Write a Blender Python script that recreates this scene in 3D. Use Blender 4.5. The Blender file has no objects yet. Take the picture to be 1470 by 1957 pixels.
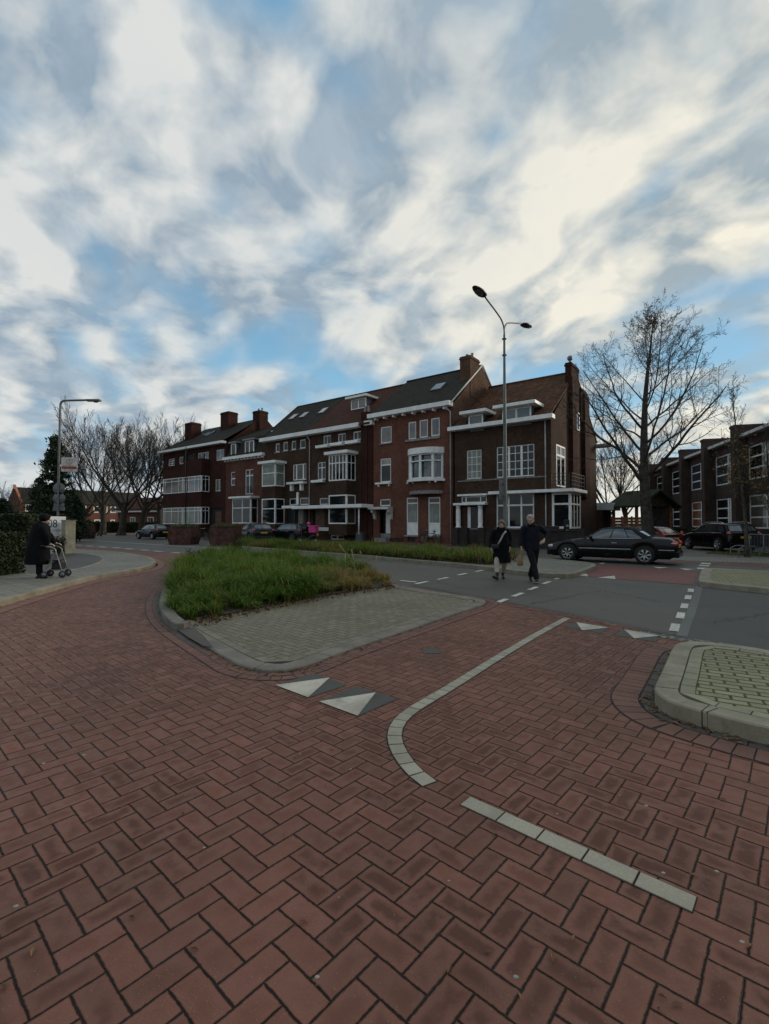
import bpy, bmesh, math, random
from math import sin, cos, pi, radians, sqrt, atan2, tan
from mathutils import Vector, Matrix, noise
from mathutils.geometry import tessellate_polygon
C = bpy.context.scene.collection
SC = bpy.context.scene
RNG = random.Random(7)

# ------------------------------------------------------------------ camera
F = 915.0; CX = 735.0; CY = 978.5; HOR = 1000.0; HC = 1.51
PITCH = math.atan((HOR-CY)/F)
cam_d = bpy.data.cameras.new('camera'); cam = bpy.data.objects.new('camera', cam_d); C.objects.link(cam)
cam.location = (0, 0, HC); cam.rotation_euler = (pi/2+PITCH, 0, 0)
cam_d.sensor_fit = 'HORIZONTAL'; cam_d.sensor_width = 36; cam_d.lens = F/1470*36
cam_d.clip_start = 0.05; cam_d.clip_end = 3000
SC.camera = cam
SC.view_settings.view_transform = 'Standard'; SC.view_settings.look = 'None'
SC.view_settings.exposure = 0.86; SC.view_settings.gamma = 1.0
SUN_AZ = radians(68); SUN_EL = radians(17)      # azimuth clockwise from +Y

def ray(u, v):
    x = (u-CX)/F; y = 1.0; z = (CY-v)/F
    c, s = cos(PITCH), sin(PITCH)
    return Vector((x, y*c - z*s, y*s + z*c))
def G(u, v, z=0.0):
    d = ray(u, v); t = (z-HC)/d.z
    return Vector((d.x*t, d.y*t, z))
def at(u, v, Y):
    d = ray(u, v); t = Y/d.y
    return Vector((d.x*t, Y, HC+d.z*t))

# ------------------------------------------------------------------ node helpers
class X:
    def __init__(s, nt, sock): s.nt = nt; s.s = sock
    def m(s, op, *a):
        n = s.nt.nodes.new('ShaderNodeMath'); n.operation = op
        for i, q in enumerate((s,)+a):
            if isinstance(q, X): s.nt.links.new(q.s, n.inputs[i])
            else: n.inputs[i].default_value = q
        return X(s.nt, n.outputs[0])
    def __add__(s, o): return s.m('ADD', o)
    def __sub__(s, o): return s.m('SUBTRACT', o)
    def __mul__(s, o): return s.m('MULTIPLY', o)
    def __truediv__(s, o): return s.m('DIVIDE', o)
    def floor(s): return s.m('FLOOR')
    def lt(s, o): return s.m('LESS_THAN', o)
    def gt(s, o): return s.m('GREATER_THAN', o)
    def min(s, o): return s.m('MINIMUM', o)
    def max(s, o): return s.m('MAXIMUM', o)
    def smooth(s, a, b, c=0.0, d=1.0):
        n = s.nt.nodes.new('ShaderNodeMapRange'); n.interpolation_type = 'SMOOTHSTEP'
        s.nt.links.new(s.s, n.inputs[0])
        for i, q in enumerate((a, b, c, d)): n.inputs[i+1].default_value = q
        return X(s.nt, n.outputs[0])
def val_in(nt, sock, q):
    if isinstance(q, X): nt.links.new(q.s, sock)
    elif hasattr(q, 'is_output'): nt.links.new(q, sock)
    else:
        if sock.type == 'RGBA' and len(q) == 3: q = tuple(q)+(1,)
        sock.default_value = q
def mixc(nt, fac, a, b, mode='MIX'):
    n = nt.nodes.new('ShaderNodeMix'); n.data_type = 'RGBA'; n.blend_type = mode
    val_in(nt, n.inputs[0], fac); val_in(nt, n.inputs[6], a); val_in(nt, n.inputs[7], b)
    return n.outputs[2]
def comb(nt, x, y, z=0.0):
    n = nt.nodes.new('ShaderNodeCombineXYZ')
    for i, q in enumerate((x, y, z)): val_in(nt, n.inputs[i], q)
    return n.outputs[0]
def sep(nt, vec):
    n = nt.nodes.new('ShaderNodeSeparateXYZ'); nt.links.new(vec, n.inputs[0])
    return [X(nt, o) for o in n.outputs]
def tnoise(nt, vec, scale, detail=3, rough=0.5, dist=0.0):
    n = nt.nodes.new('ShaderNodeTexNoise'); n.inputs['Scale'].default_value = scale
    n.inputs['Detail'].default_value = detail; n.inputs['Roughness'].default_value = rough
    n.inputs['Distortion'].default_value = dist
    if vec is not None: nt.links.new(vec, n.inputs['Vector'])
    return n
def bump(nt, h, strength, dist=0.01):
    n = nt.nodes.new('ShaderNodeBump'); n.inputs['Strength'].default_value = strength
    n.inputs['Distance'].default_value = dist; val_in(nt, n.inputs['Height'], h)
    return n.outputs[0]
def newmat(name):
    m = bpy.data.materials.new(name); m.use_nodes = True; nt = m.node_tree
    b = nt.nodes['Principled BSDF']; return m, nt, b
def coords(nt, kind='Object'):
    n = nt.nodes.new('ShaderNodeTexCoord'); return n.outputs[kind]
MATS = {}
def mat(name, col, rough=0.6, metal=0.0, var=0.15, scale=6.0, bmp=0.0, spec=0.5, coat=0.0, emit=None):
    if name in MATS: return MATS[name]
    m, nt, b = newmat(name)
    co = coords(nt)
    n = tnoise(nt, co, scale, 5, 0.6)
    f = X(nt, n.outputs[0]).smooth(0.3, 0.7)
    c2 = tuple(max(0, c*(1-2*var)) for c in col)
    c1 = tuple(min(1, c*(1+var)) for c in col)
    nt.links.new(mixc(nt, f, c2, c1), b.inputs['Base Color'])
    b.inputs['Roughness'].default_value = rough; b.inputs['Metallic'].default_value = metal
    b.inputs['Specular IOR Level'].default_value = spec; b.inputs['Coat Weight'].default_value = coat
    b.inputs['Coat Roughness'].default_value = 0.05
    if bmp: nt.links.new(bump(nt, X(nt, n.outputs[0]), bmp), b.inputs['Normal'])
    if emit:
        b.inputs['Emission Color'].default_value = tuple(emit[:3])+(1,); b.inputs['Emission Strength'].default_value = emit[3]
    MATS[name] = m; return m

# ------------------------------------------------------------------ world
def make_world():
    w = bpy.data.worlds.new('World'); SC.world = w; w.use_nodes = True; nt = w.node_tree
    bg = nt.nodes['Background']; bg.inputs['Strength'].default_value = 0.1
    sky = nt.nodes.new('ShaderNodeTexSky'); sky.sky_type = 'NISHITA'; sky.sun_disc = False
    sky.sun_elevation = SUN_EL; sky.sun_rotation = SUN_AZ
    sky.dust_density = 0.6; sky.ozone_density = 1.5
    tc = coords(nt, 'Generated'); x, y, z = sep(nt, tc)
    ZP = 0.27
    zz = z.max(0.0) + ZP
    px = x/zz; py = y/zz
    def P(u, v):
        d = ray(u, v).normalized(); k = max(d.z, 0)+ZP
        return d.x/k, d.y/k
    pv = comb(nt, px, py, 0.0)
    wn = tnoise(nt, pv, 2.2, 2, 0.5)
    wx, wy, wz = sep(nt, wn.outputs['Color'])
    qx = px + (wx-0.5)*0.25; qy = py + (wy-0.5)*0.25
    ca, sa = cos(radians(28)), sin(radians(28))
    def field(dx, dy, fine=True):
        # rolls of cloud: a broad layer, a middle layer of lumps, a fine layer; stretched along the wind
        ux = (qx+dx)*ca + (qy+dy)*sa; uy = (qy+dy)*ca - (qx+dx)*sa
        n = tnoise(nt, comb(nt, ux*1.0, uy*0.85, 3.7), 1.9, 1.0, 0.4)
        n2 = tnoise(nt, comb(nt, ux*1.3, uy*0.8, 9.1), 4.4, 1.2, 0.45)
        n3 = tnoise(nt, comb(nt, qx+dx, qy+dy, 1.1), 11.0, 3, 0.5)
        return X(nt, n.outputs[0])*0.45 + X(nt, n2.outputs[0])*0.46 + X(nt, n3.outputs[0])*0.09
    f = field(0, 0)
    base = f
    spots = [  # u, v, radius, amplitude (negative clears)
        (560, 70, .10, -.12), (650, 120, .06, -.10), (480, 20, .08, -.11), (380, 25, .08, -.07), (700, 190, .05, -.10), (720, 300, .06, -.08),
        (30, 20, .12, -.07), (10, 210, .08, -.05), (1050, 30, .08, -.09), (1000, 150, .05, -.08), (960, 250, .05, -.07),
        (210, 500, .09, -.07), (290, 560, .10, -.08), (60, 450, .1, -.06), (590, 600, .2, -.03), (790, 550, .08, -.07), (870, 470, .09, -.09), (950, 400, .08, -.08),
        (1260, 350, .06, -.12), (1230, 400, .07, -.10), (1140, 440, .08, -.08), (420, 735, .5, -.06), (620, 740, .4, -.07), (1200, 760, .5, -.10), (1300, 300, .06, -.05),
        (450, 250, .22, .07), (300, 120, .2, .08), (330, 380, .2, .07), (860, 120, .14, .10), (600, 430, .2, .05), (860, 330, .12, .05), (1060, 280, .12, .07), (1330, 150, .22, .10), (1400, 450, .3, .08), (120, 130, .15, .03),
        (500, 540, .15, .07), (150, 620, .3, .04), (700, 640, .22, .06), (1080, 560, .25, .06), (150, 330, .2, .04)]
    for (u, v, r, am) in spots:
        cx, cy = P(u, v)
        dx = px-cx + (wy-.5)*.12; dy = py-cy + (wz-.5)*.12
        g = ((dx*dx+dy*dy) * (-1.0/(r*r))).m('EXPONENT')
        f = f + g*am
    hz = z.smooth(0.0, 0.50, 0.075, 0.0)
    veil = (f+hz).smooth(0.31, 0.55)
    # lumps: billowed middle layer, sharper on the lit side
    def lumps(dx, dy):
        ux = (qx+dx)*ca + (qy+dy)*sa; uy = (qy+dy)*ca - (qx+dx)*sa
        a_ = tnoise(nt, comb(nt, ux*1.15, uy*1.02, 5.3), 4.0, 5.0, 0.48, 0.0)
        return X(nt, a_.outputs[0])
    g0 = lumps(0, 0)
    lump = g0*0.75 + (f+hz)*0.55
    relief = (g0 - lumps(0.045, 0.03))*3.0
    lit = ((lump-0.665)*4.2 + relief + 0.43).max(0.0).min(1.0)
    cover = veil
    az = x*sin(SUN_AZ) + y*cos(SUN_AZ)
    warm = az.smooth(0.0, 0.95)
    bright = mixc(nt, warm, (4.0, 4.1, 4.0), (5.25, 4.95, 4.15))
    dark = mixc(nt, warm, (1.6, 2.1, 2.6), (2.1, 2.5, 2.7))
    fine_n = X(nt, tnoise(nt, comb(nt, qx*1.1, qy, 2.2), 7.0, 5, 0.55).outputs[0]).smooth(0.38, 0.66)
    dark = mixc(nt, fine_n*0.40, dark, mixc(nt, warm, (2.9, 3.35, 3.7), (3.5, 3.75, 3.75)))
    bright = mixc(nt, fine_n*0.30, bright, mixc(nt, warm, (3.55, 3.75, 3.85), (4.7, 4.6, 4.1)))
    cc = mixc(nt, lit, dark, bright)
    # clear sky between the clouds, from the sky model, a little deeper and greener-blue
    blue = mixc(nt, 0.8, sky.outputs[0], (0.9, 2.15, 3.3))
    blue = mixc(nt, z.smooth(0.05, 0.45), (1.9, 3.5, 4.6), blue)
    out = mixc(nt, cover, blue, cc)
    haze = z.smooth(0.0, 0.17, 0.55, 0.0)
    out = mixc(nt, haze, out, mixc(nt, warm, (3.2, 3.55, 3.7), (4.9, 4.8, 4.3)))
    out = mixc(nt, z.smooth(-0.05, -0.0), (1.0, 0.9, 0.8), out)
    nt.links.new(out, bg.inputs['Color'])
make_world()
sd = bpy.data.lights.new('sun', 'SUN'); sd.energy = 1.1; sd.angle = radians(16); sd.color = (1, .88, .72)
so = bpy.data.objects.new('sun', sd); C.objects.link(so)
sv = Vector((sin(SUN_AZ)*cos(SUN_EL), cos(SUN_AZ)*cos(SUN_EL), sin(SUN_EL)))
so.rotation_euler = sv.to_track_quat('Z', 'Y').to_euler(); so.location = sv*50

# ------------------------------------------------------------------ mesh helpers
class MB:
    def __init__(s): s.v = []; s.f = []; s.sm = []; s.c = []
    def add(s, vs, fs, smooth=False):
        o = len(s.v); s.v += [tuple(v) for v in vs]; s.f += [tuple(i+o for i in f) for f in fs]; s.sm += [smooth]*len(fs); return s
    def box(s, x0, x1, y0, y1, z0, z1):
        vs = [(x, y, z) for z in (z0, z1) for x, y in ((x0, y0), (x1, y0), (x1, y1), (x0, y1))]
        return s.add(vs, [(3, 2, 1, 0), (4, 5, 6, 7), (0, 1, 5, 4), (1, 2, 6, 5), (2, 3, 7, 6), (3, 0, 4, 7)])
    def bbox(s, x0, x1, y0, y1, z0, z1, b=0.01):
        "box with chamfered edges"
        bm = bmesh.new(); bmesh.ops.create_cube(bm, size=1.0)
        for v in bm.verts:
            v.co = ((x0+x1)/2+v.co.x*(x1-x0), (y0+y1)/2+v.co.y*(y1-y0), (z0+z1)/2+v.co.z*(z1-z0))
        bmesh.ops.bevel(bm, geom=bm.edges[:], offset=b, segments=2, affect='EDGES', profile=.5)
        bm.verts.index_update()
        s.add([v.co[:] for v in bm.verts], [[v.index for v in f.verts] for f in bm.faces]); bm.free(); return s
    def prism(s, pts, z0, z1):
        "closed vertical prism over an outline in x,y"
        n = len(pts); vs = [(p[0], p[1], z0) for p in pts]+[(p[0], p[1], z1) for p in pts]
        tri = tessellate_polygon([[Vector((p[0], p[1], 0)) for p in pts]])
        fs = [tuple(t) for t in tri]+[tuple(i+n for i in t) for t in tri]
        fs += [(i, (i+1) % n, (i+1) % n+n, i+n) for i in range(n)]
        return s.add(vs, fs)
    def xprism(s, pts, x0, x1, axis='x'):
        "outline in (y,z) pushed along x"
        n = len(pts)
        if axis == 'x': vs = [(x0, p[0], p[1]) for p in pts]+[(x1, p[0], p[1]) for p in pts]
        else: vs = [(p[0], x0, p[1]) for p in pts]+[(p[0], x1, p[1]) for p in pts]
        tri = tessellate_polygon([[Vector((p[0], p[1], 0)) for p in pts]])
        fs = [tuple(t) for t in tri]+[tuple(i+n for i in t) for t in tri]
        fs += [(i, (i+1) % n, (i+1) % n+n, i+n) for i in range(n)]
        return s.add(vs, fs)
    def tube(s, pts, rad, n=8, caps=True, up=None, flat=1.0):
        "round or oval tube along points; rad number or list; flat squeezes the second axis"
        pts = [Vector(p) for p in pts]; k = len(pts)
        if not isinstance(rad, (list, tuple)): rad = [rad]*k
        vs = []; a = None
        for i, p in enumerate(pts):
            d = (pts[min(i+1, k-1)]-pts[max(i-1, 0)])
            d = d.normalized() if d.length > 1e-9 else Vector((0, 0, 1))
            if a is None:
                a = Vector(up) if up else (Vector((1, 0, 0)) if abs(d.x) < .9 else Vector((0, 1, 0)))
            a = (a-d*a.dot(d))
            a = a.normalized() if a.length > 1e-6 else d.orthogonal().normalized()
            b = d.cross(a)
            r = rad[i]; ra, rb = (r if isinstance(r, tuple) else (r, r*flat))
            for j in range(n):
                t = 2*pi*j/n; vs.append(p+a*cos(t)*ra+b*sin(t)*rb)
        fs = [(i*n+j, i*n+(j+1) % n, (i+1)*n+(j+1) % n, (i+1)*n+j) for i in range(k-1) for j in range(n)]
        s.add(vs, fs, True)
        if caps:
            o = len(s.v)-len(vs)
            s.f += [tuple(o+j for j in range(n-1, -1, -1)), tuple(o+(k-1)*n+j for j in range(n))]; s.sm += [False]*2
        return s
    def lathe(s, prof, center=(0, 0, 0), axis='z', n=24):
        "prof = [(r, h)]"
        vs = []; k = len(prof); c = Vector(center)
        for r, h in prof:
            for j in range(n):
                t = 2*pi*j/n; q = (r*cos(t), r*sin(t), h)
                if axis == 'y': q = (q[0], q[2], q[1])
                elif axis == 'x': q = (q[2], q[0], q[1])
                vs.append(c+Vector(q))
        fs = [(i*n+j, i*n+(j+1) % n, (i+1)*n+(j+1) % n, (i+1)*n+j) for i in range(k-1) for j in range(n)]
        return s.add(vs, fs, True)
    def ball(s, c, r, n=12, m=8, sc=(1, 1, 1)):
        prof = [(max(1e-4, sin(pi*i/m)), -cos(pi*i/m)) for i in range(m+1)]
        vs = []; c = Vector(c)
        for a, h in prof:
            for j in range(n):
                t = 2*pi*j/n; vs.append(c+Vector((a*cos(t)*r*sc[0], a*sin(t)*r*sc[1], h*r*sc[2])))
        fs = [(i*n+j, i*n+(j+1) % n, (i+1)*n+(j+1) % n, (i+1)*n+j) for i in range(m) for j in range(n)]
        return s.add(vs, fs, True)
    def mesh(s, name, m=None, fixn=True):
        me = bpy.data.meshes.new(name); me.from_pydata(s.v, [], s.f)
        me.polygons.foreach_set('use_smooth', s.sm)
        if fixn and len(s.f) < 60000:
            bm = bmesh.new(); bm.from_mesh(me); bmesh.ops.recalc_face_normals(bm, faces=bm.faces[:]); bm.to_mesh(me); bm.free()
        if m: me.materials.append(m)
        me.update(); return me
    def build(s, name, m=None, parent=None, fixn=True):
        if not s.v: return None
        o = bpy.data.objects.new(name, s.mesh(name, m, fixn)); C.objects.link(o)
        if parent: o.parent = parent
        return o
def tag(o, label=None, cat=None, group=None, kind=None):
    if label: o['label'] = label
    if cat: o['category'] = cat
    if group: o['group'] = group
    if kind: o['kind'] = kind
    return o
def thing(name, label, cat, loc=(0, 0, 0), rz=0.0, group=None):
    o = bpy.data.objects.new(name, None); C.objects.link(o); o.location = loc; o.rotation_euler = (0, 0, rz)
    o.empty_display_size = .3
    return tag(o, label, cat, group)
def dup(root, loc, rz, label, group=None):
    def cp(o, par):
        c = o.copy(); C.objects.link(c); c.parent = par
        for ch in list(o.children): cp(ch, c)
        return c
    r = cp(root, None); r.location = loc; r.rotation_euler = (0, 0, rz); r['label'] = label
    if group: r['group'] = group
    return r
def struct(name, mb, m, kind='structure'):
    o = mb.build(name, m); o['kind'] = kind; return o
def chaikin(pts, k=2, closed=True):
    pts = [Vector(p) for p in pts]
    for _ in range(k):
        q = []; n = len(pts)
        for i in range(n if closed else n-1):
            a, b = pts[i], pts[(i+1) % n]; q += [a*.75+b*.25, a*.25+b*.75]
        if not closed: q = [pts[0]]+q+[pts[-1]]
        pts = q
    return pts
def offset(pts, d, closed=True):
    "move an outline sideways (to the left of travel for d>0)"
    n = len(pts); out = []
    for i in range(n):
        p = Vector(pts[i][:2])
        a = Vector(pts[(i-1) % n][:2]) if closed or i > 0 else p; b = Vector(pts[(i+1) % n][:2]) if closed or i < n-1 else p
        e1 = (p-a); e2 = (b-p)
        e1 = e1.normalized() if e1.length > 1e-9 else e2.normalized(); e2 = e2.normalized() if e2.length > 1e-9 else e1
        n1 = Vector((-e1.y, e1.x)); n2 = Vector((-e2.y, e2.x)); m = (n1+n2)
        m = m.normalized() if m.length > 1e-6 else n1
        k = d/max(.4, m.dot(n1)); out.append(Vector((p.x+m.x*k, p.y+m.y*k, 0)))
    return out
def area(pts):
    return .5*sum(pts[i][0]*pts[(i+1) % len(pts)][1]-pts[(i+1) % len(pts)][0]*pts[i][1] for i in range(len(pts)))
def ccw(pts): return pts if area(pts) > 0 else pts[::-1]
def sheet(name, pts, z, m, kind='structure'):
    mb = MB(); tri = tessellate_polygon([[Vector((p[0], p[1], 0)) for p in pts]])
    mb.add([(p[0], p[1], z) for p in pts], [tuple(t) for t in tri])
    o = mb.build(name, m); me = o.data
    if me.polygons[0].normal.z < 0: me.flip_normals()
    o['kind'] = kind; return o
def inpoly(x, y, pts):
    c = False; n = len(pts); j = n-1
    for i in range(n):
        xi, yi = pts[i][0], pts[i][1]; xj, yj = pts[j][0], pts[j][1]
        if (yi > y) != (yj > y) and x < (xj-xi)*(y-yi)/(yj-yi)+xi: c = not c
        j = i
    return c

# ------------------------------------------------------------------ ground materials
A_AZ = radians(131.5)           # azimuth of the bricks' long direction
def brick_paving(name, c1, c2, stain, joint, anchor, pitch=0.1075, herring=True, jw=0.035, az=A_AZ, moss=None, wet=None, length=2.0, speck=.5):
    m, nt, b = newmat(name)
    g = nt.nodes.new('ShaderNodeNewGeometry'); wx, wy, wz = sep(nt, g.outputs['Position'])
    # slightly uneven laying
    wob = tnoise(nt, g.outputs['Position'], 1.3, 2, .5); ox, oy, oz = sep(nt, wob.outputs['Color'])
    wob2 = tnoise(nt, g.outputs['Position'], 22, 2, .6); o2x, o2y, o2z = sep(nt, wob2.outputs['Color'])
    dx = wx-anchor[0] + (ox-.5)*.02 + (o2x-.5)*.006; dy = wy-anchor[1] + (oy-.5)*.02 + (o2y-.5)*.006
    a = (sin(az), cos(az)); bb = (sin(az-pi/2), cos(az-pi/2))
    X0 = (dx*a[0]+dy*a[1])*(1/pitch); Y0 = (dx*bb[0]+dy*bb[1])*(-1/pitch)+1.0
    if herring:
        i = X0.floor(); j = Y0.floor(); fx = X0-i; fy = Y0-j
        k = (i-j).m('FLOORED_MODULO', 4.0)
        isH = k.lt(1.5); k1 = k.gt(.5)*k.lt(1.5); k2 = k.gt(1.5)*k.lt(2.5)
        uH = fx+k1; uV = fy+k2
        u = uH*isH+uV*(isH*-1+1.0); v = fy*isH+fx*(isH*-1+1.0)
        idx = i-k1; idy = j-k2
    else:
        j = Y0.floor(); sh = j.m('FLOORED_MODULO', 2.0)*(length/2)
        i = ((X0+sh)/length).floor(); u = (X0+sh)-i*length; v = Y0-j; idx = i; idy = j
    ed = u.min(u*-1+length).min(v).min(v*-1+1.0)
    wnz = nt.nodes.new('ShaderNodeTexWhiteNoise'); wnz.noise_dimensions = '3D'; nt.links.new(comb(nt, idx, idy, 0.5), wnz.inputs['Vector'])
    r1, r2, r3 = sep(nt, wnz.outputs['Color'])
    big = X(nt, tnoise(nt, g.outputs['Position'], .55, 4, .55).outputs[0])
    fine = X(nt, tnoise(nt, g.outputs['Position'], 160, 3, .6).outputs[0])
    mid = X(nt, tnoise(nt, g.outputs['Position'], 9, 4, .6).outputs[0])
    col = mixc(nt, (r1*.55+big.smooth(.38, .62)*.45), c1, c2)
    # dark blot in the middle of many bricks
    blot = (ed+(mid-.5)*.35).smooth(.10, .46)*((r2*.9+.25)*X(nt, tnoise(nt, g.outputs['Position'], .45, 3, .5).outputs[0]).smooth(.40, .56, .22, 1.15)-.08).max(0.0)*mid.smooth(.25, .55)*1.5
    col = mixc(nt, blot.min(1.0)*.66, col, stain)
    col = mixc(nt, r3.gt(.86)*.35, col, tuple(q*1.25 for q in c1))
    col = mixc(nt, fine.smooth(.30, .72)*.38, col, tuple(q*.42 for q in c1))
    col = mixc(nt, mid.smooth(.46, .72)*.28, col, tuple(q*.55 for q in c1))
    sp = nt.nodes.new('ShaderNodeTexVoronoi'); sp.inputs['Scale'].default_value = 75; nt.links.new(g.outputs['Position'], sp.inputs['Vector'])
    spk = X(nt, sp.outputs['Distance']).lt(.13)*X(nt, sep(nt, sp.outputs['Color'])[0].s).gt(.72)
    col = mixc(nt, spk*speck, col, (.42, .36, .30))
    dirt = X(nt, tnoise(nt, g.outputs['Position'], .9, 5, .65).outputs[0]).smooth(.52, .70)
    col = mixc(nt, dirt*.45, col, tuple(q*.5 for q in c1))
    if wet:
        col = mixc(nt, X(nt, tnoise(nt, g.outputs['Position'], .35, 3, .5).outputs[0]).smooth(.45, .6)*wet, col, tuple(q*.62 for q in c1))
    chip = X(nt, tnoise(nt, g.outputs['Position'], 45, 3, .6).outputs[0])
    je = ed + (mid-.5)*.035 + (chip-.5)*.07
    jf = je.smooth(jw*.75, jw*1.35, 1.0, 0.0)
    jc = joint if not moss else mixc(nt, mid.smooth(.4, .6), joint, moss)
    col = mixc(nt, jf, col, jc)
    nt.links.new(col, b.inputs['Base Color'])
    rg = mid.smooth(.3, .7, .52, .80); nt.links.new(rg.s, b.inputs['Roughness'])
    b.inputs['Specular IOR Level'].default_value = .25
    h = je.smooth(0.0, jw*2.2)*1.3 + fine*.10 + r3*.12 + mid*.08
    nt.links.new(bump(nt, h, .9, .008), b.inputs['Normal'])
    return m
def asphalt(name, c=(.052, .052, .05), patch=(.075, .072, .066)):
    m, nt, b = newmat(name); g = nt.nodes.new('ShaderNodeNewGeometry').outputs['Position']
    big = X(nt, tnoise(nt, g, .35, 5, .6).outputs[0]).smooth(.35, .65)
    fine = X(nt, tnoise(nt, g, 90, 3, .7).outputs[0])
    vor = nt.nodes.new('ShaderNodeTexVoronoi'); vor.inputs['Scale'].default_value = 120; nt.links.new(g, vor.inputs['Vector'])
    col = mixc(nt, big, c, patch)
    col = mixc(nt, fine.smooth(.35, .7)*.5, col, tuple(q*.45 for q in c))
    col = mixc(nt, X(nt, vor.outputs['Distance']).smooth(.0, .25, .35, 0.0), col, (.16, .15, .14))
    st = X(nt, tnoise(nt, g, 1.1, 6, .65, .6).outputs[0]).smooth(.54, .64)
    col = mixc(nt, st*.5, col, tuple(q*.6 for q in c))
    nt.links.new(col, b.inputs['Base Color']); b.inputs['Roughness'].default_value = .62
    b.inputs['Specular IOR Level'].default_value = .45
    nt.links.new(bump(nt, fine, .5, .006), b.inputs['Normal']); return m
def concrete(name, c, jt=0.0, bmp=.3):
    m, nt, b = newmat(name); g = nt.nodes.new('ShaderNodeNewGeometry').outputs['Position']
    n1 = X(nt, tnoise(nt, g, 2.2, 6, .65).outputs[0]); n2 = X(nt, tnoise(nt, g, 70, 3, .6).outputs[0])
    col = mixc(nt, n1.smooth(.3, .7), tuple(q*.62 for q in c), tuple(min(1, q*1.12) for q in c))
    col = mixc(nt, n2.smooth(.4, .75)*.35, col, tuple(q*.5 for q in c))
    st = X(nt, tnoise(nt, g, 6, 5, .7).outputs[0]).smooth(.58, .7)
    col = mixc(nt, st*.5, col, tuple(q*.45 for q in c))
    nt.links.new(col, b.inputs['Base Color']); b.inputs['Roughness'].default_value = .85
    nt.links.new(bump(nt, n2, bmp, .005), b.inputs['Normal']); return m

def broken_paint():
    m = concrete('road_paint', (.66, .63, .53), bmp=.4); nt = m.node_tree; b = nt.nodes['Principled BSDF']; g = nt.nodes.new('ShaderNodeNewGeometry').outputs['Position']
    src = b.inputs['Base Color'].links[0].from_socket; w = X(nt, tnoise(nt, g, 26, 5, .75).outputs[0]).smooth(.56, .64); w2 = X(nt, tnoise(nt, g, 3, 4, .6).outputs[0]).smooth(.5, .7)
    nt.links.new(mixc(nt, (w*.75+w2*.25).min(1.0), src, (.12, .11, .09)), b.inputs['Base Color']); return m
anc = G(679.6, 1869.2)
M_RED = brick_paving('red_clinker', (.240, .101, .068), (.165, .076, .052), (.055, .018, .013), (.014, .009, .006), anc, jw=.034, speck=.35)  # dark joint colour has the shade between the bricks put into it
M_RED2 = brick_paving('red_clinker_smooth', (.23, .095, .072), (.17, .075, .06), (.08, .03, .025), (.04, .027, .022), (0, 0), herring=False, pitch=.1, jw=.05, az=radians(-52))
M_EDGE = brick_paving('red_edge_course', (.25, .10, .072), (.19, .08, .06), (.10, .04, .03), (.035, .022, .018), (0, 0), herring=False, pitch=.1075, az=radians(40))
M_GREYP = brick_paving('grey_paver', (.25, .225, .155), (.19, .172, .12), (.13, .115, .075), (.03, .025, .015), anc, jw=.05, speck=.15, moss=(.07, .065, .025))
M_YELP = brick_paving('mossy_paver', (.35, .325, .19), (.26, .245, .15), (.2, .18, .10), (.04, .032, .008), G(1297, 1240, .12), herring=False, az=radians(120), pitch=.105, jw=.09, moss=(.10, .09, .015), speck=.1)
M_FLAG = brick_paving('flagstone', (.25, .235, .19), (.20, .19, .155), (.15, .14, .11), (.08, .075, .055), (0, 0), herring=False, pitch=.3, length=1.0, az=radians(-53), jw=.02, speck=.1, wet=.5)
M_ASPH = asphalt('asphalt', (.082, .075, .061), (.105, .095, .077)); M_ASPH2 = asphalt('old_asphalt', (.075, .075, .073), (.09, .09, .086))
M_REDASPH = asphalt('red_asphalt', (.15, .045, .035), (.19, .062, .046))
M_DASPH = asphalt('dark_asphalt', (.058, .055, .048), (.072, .068, .060)); M_SEAM = asphalt('seam_tar', (.11, .115, .10), (.15, .15, .13))
M_KERB = concrete('kerb_concrete', (.27, .235, .17)); M_KERB2 = concrete('grey_kerb', (.215, .19, .15))
M_SOIL = concrete('soil', (.05, .038, .024), bmp=.8)
M_PAINT = broken_paint(); M_TOOTH = concrete('white_stone', (.55, .50, .40)); M_DSTONE = concrete('dark_stone', (.085, .085, .072))
M_BLOCK = concrete('line_block', (.34, .345, .27), bmp=.5)
M_BASE = asphalt('ground_base', (.085, .075, .065), (.10, .09, .08))

# ------------------------------------------------------------------ ground
def gp(pts, z=0.0): return [G(u, v, z) for u, v in pts]
def ring(name, outer, inner, z1, z0, m, kind='structure', joints=0):
    "a kerb: band between two outlines with real height"
    n = len(outer); vs = []
    for p in outer: vs += [(p[0], p[1], z0)]
    for p in outer: vs += [(p[0], p[1], z1-.012)]
    bev = []
    for i in range(n):
        d = Vector(inner[i][:2])-Vector(outer[i][:2]); d = d.normalized()*.012
        bev.append((outer[i][0]+d.x, outer[i][1]+d.y, z1))
    vs += bev; vs += [(p[0], p[1], z1) for p in inner]; vs += [(p[0], p[1], z0) for p in inner]
    fs = [(k*n+i, k*n+(i+1) % n, (k+1)*n+(i+1) % n, (k+1)*n+i) for k in range(4) for i in range(n)]
    mb = MB(); mb.add(vs, fs); return struct(name, mb, m, kind)
struct('ground', MB().add([(-900, -300, -.02), (900, -300, -.02), (900, 1500, -.02), (-900, 1500, -.02)], [(0, 1, 2, 3)]), M_BASE)
sheet('road', [(-160, 3), (90, 3), (90, 120), (-160, 120)], -.006, M_ASPH)
sheet('road_patch', ccw(gp([(1334, 1116), (1318, 1160), (1300, 1223), (1470, 1247), (1750, 1305), (1750, 1160), (1470, 1128)])), -.002, M_DASPH)
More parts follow.
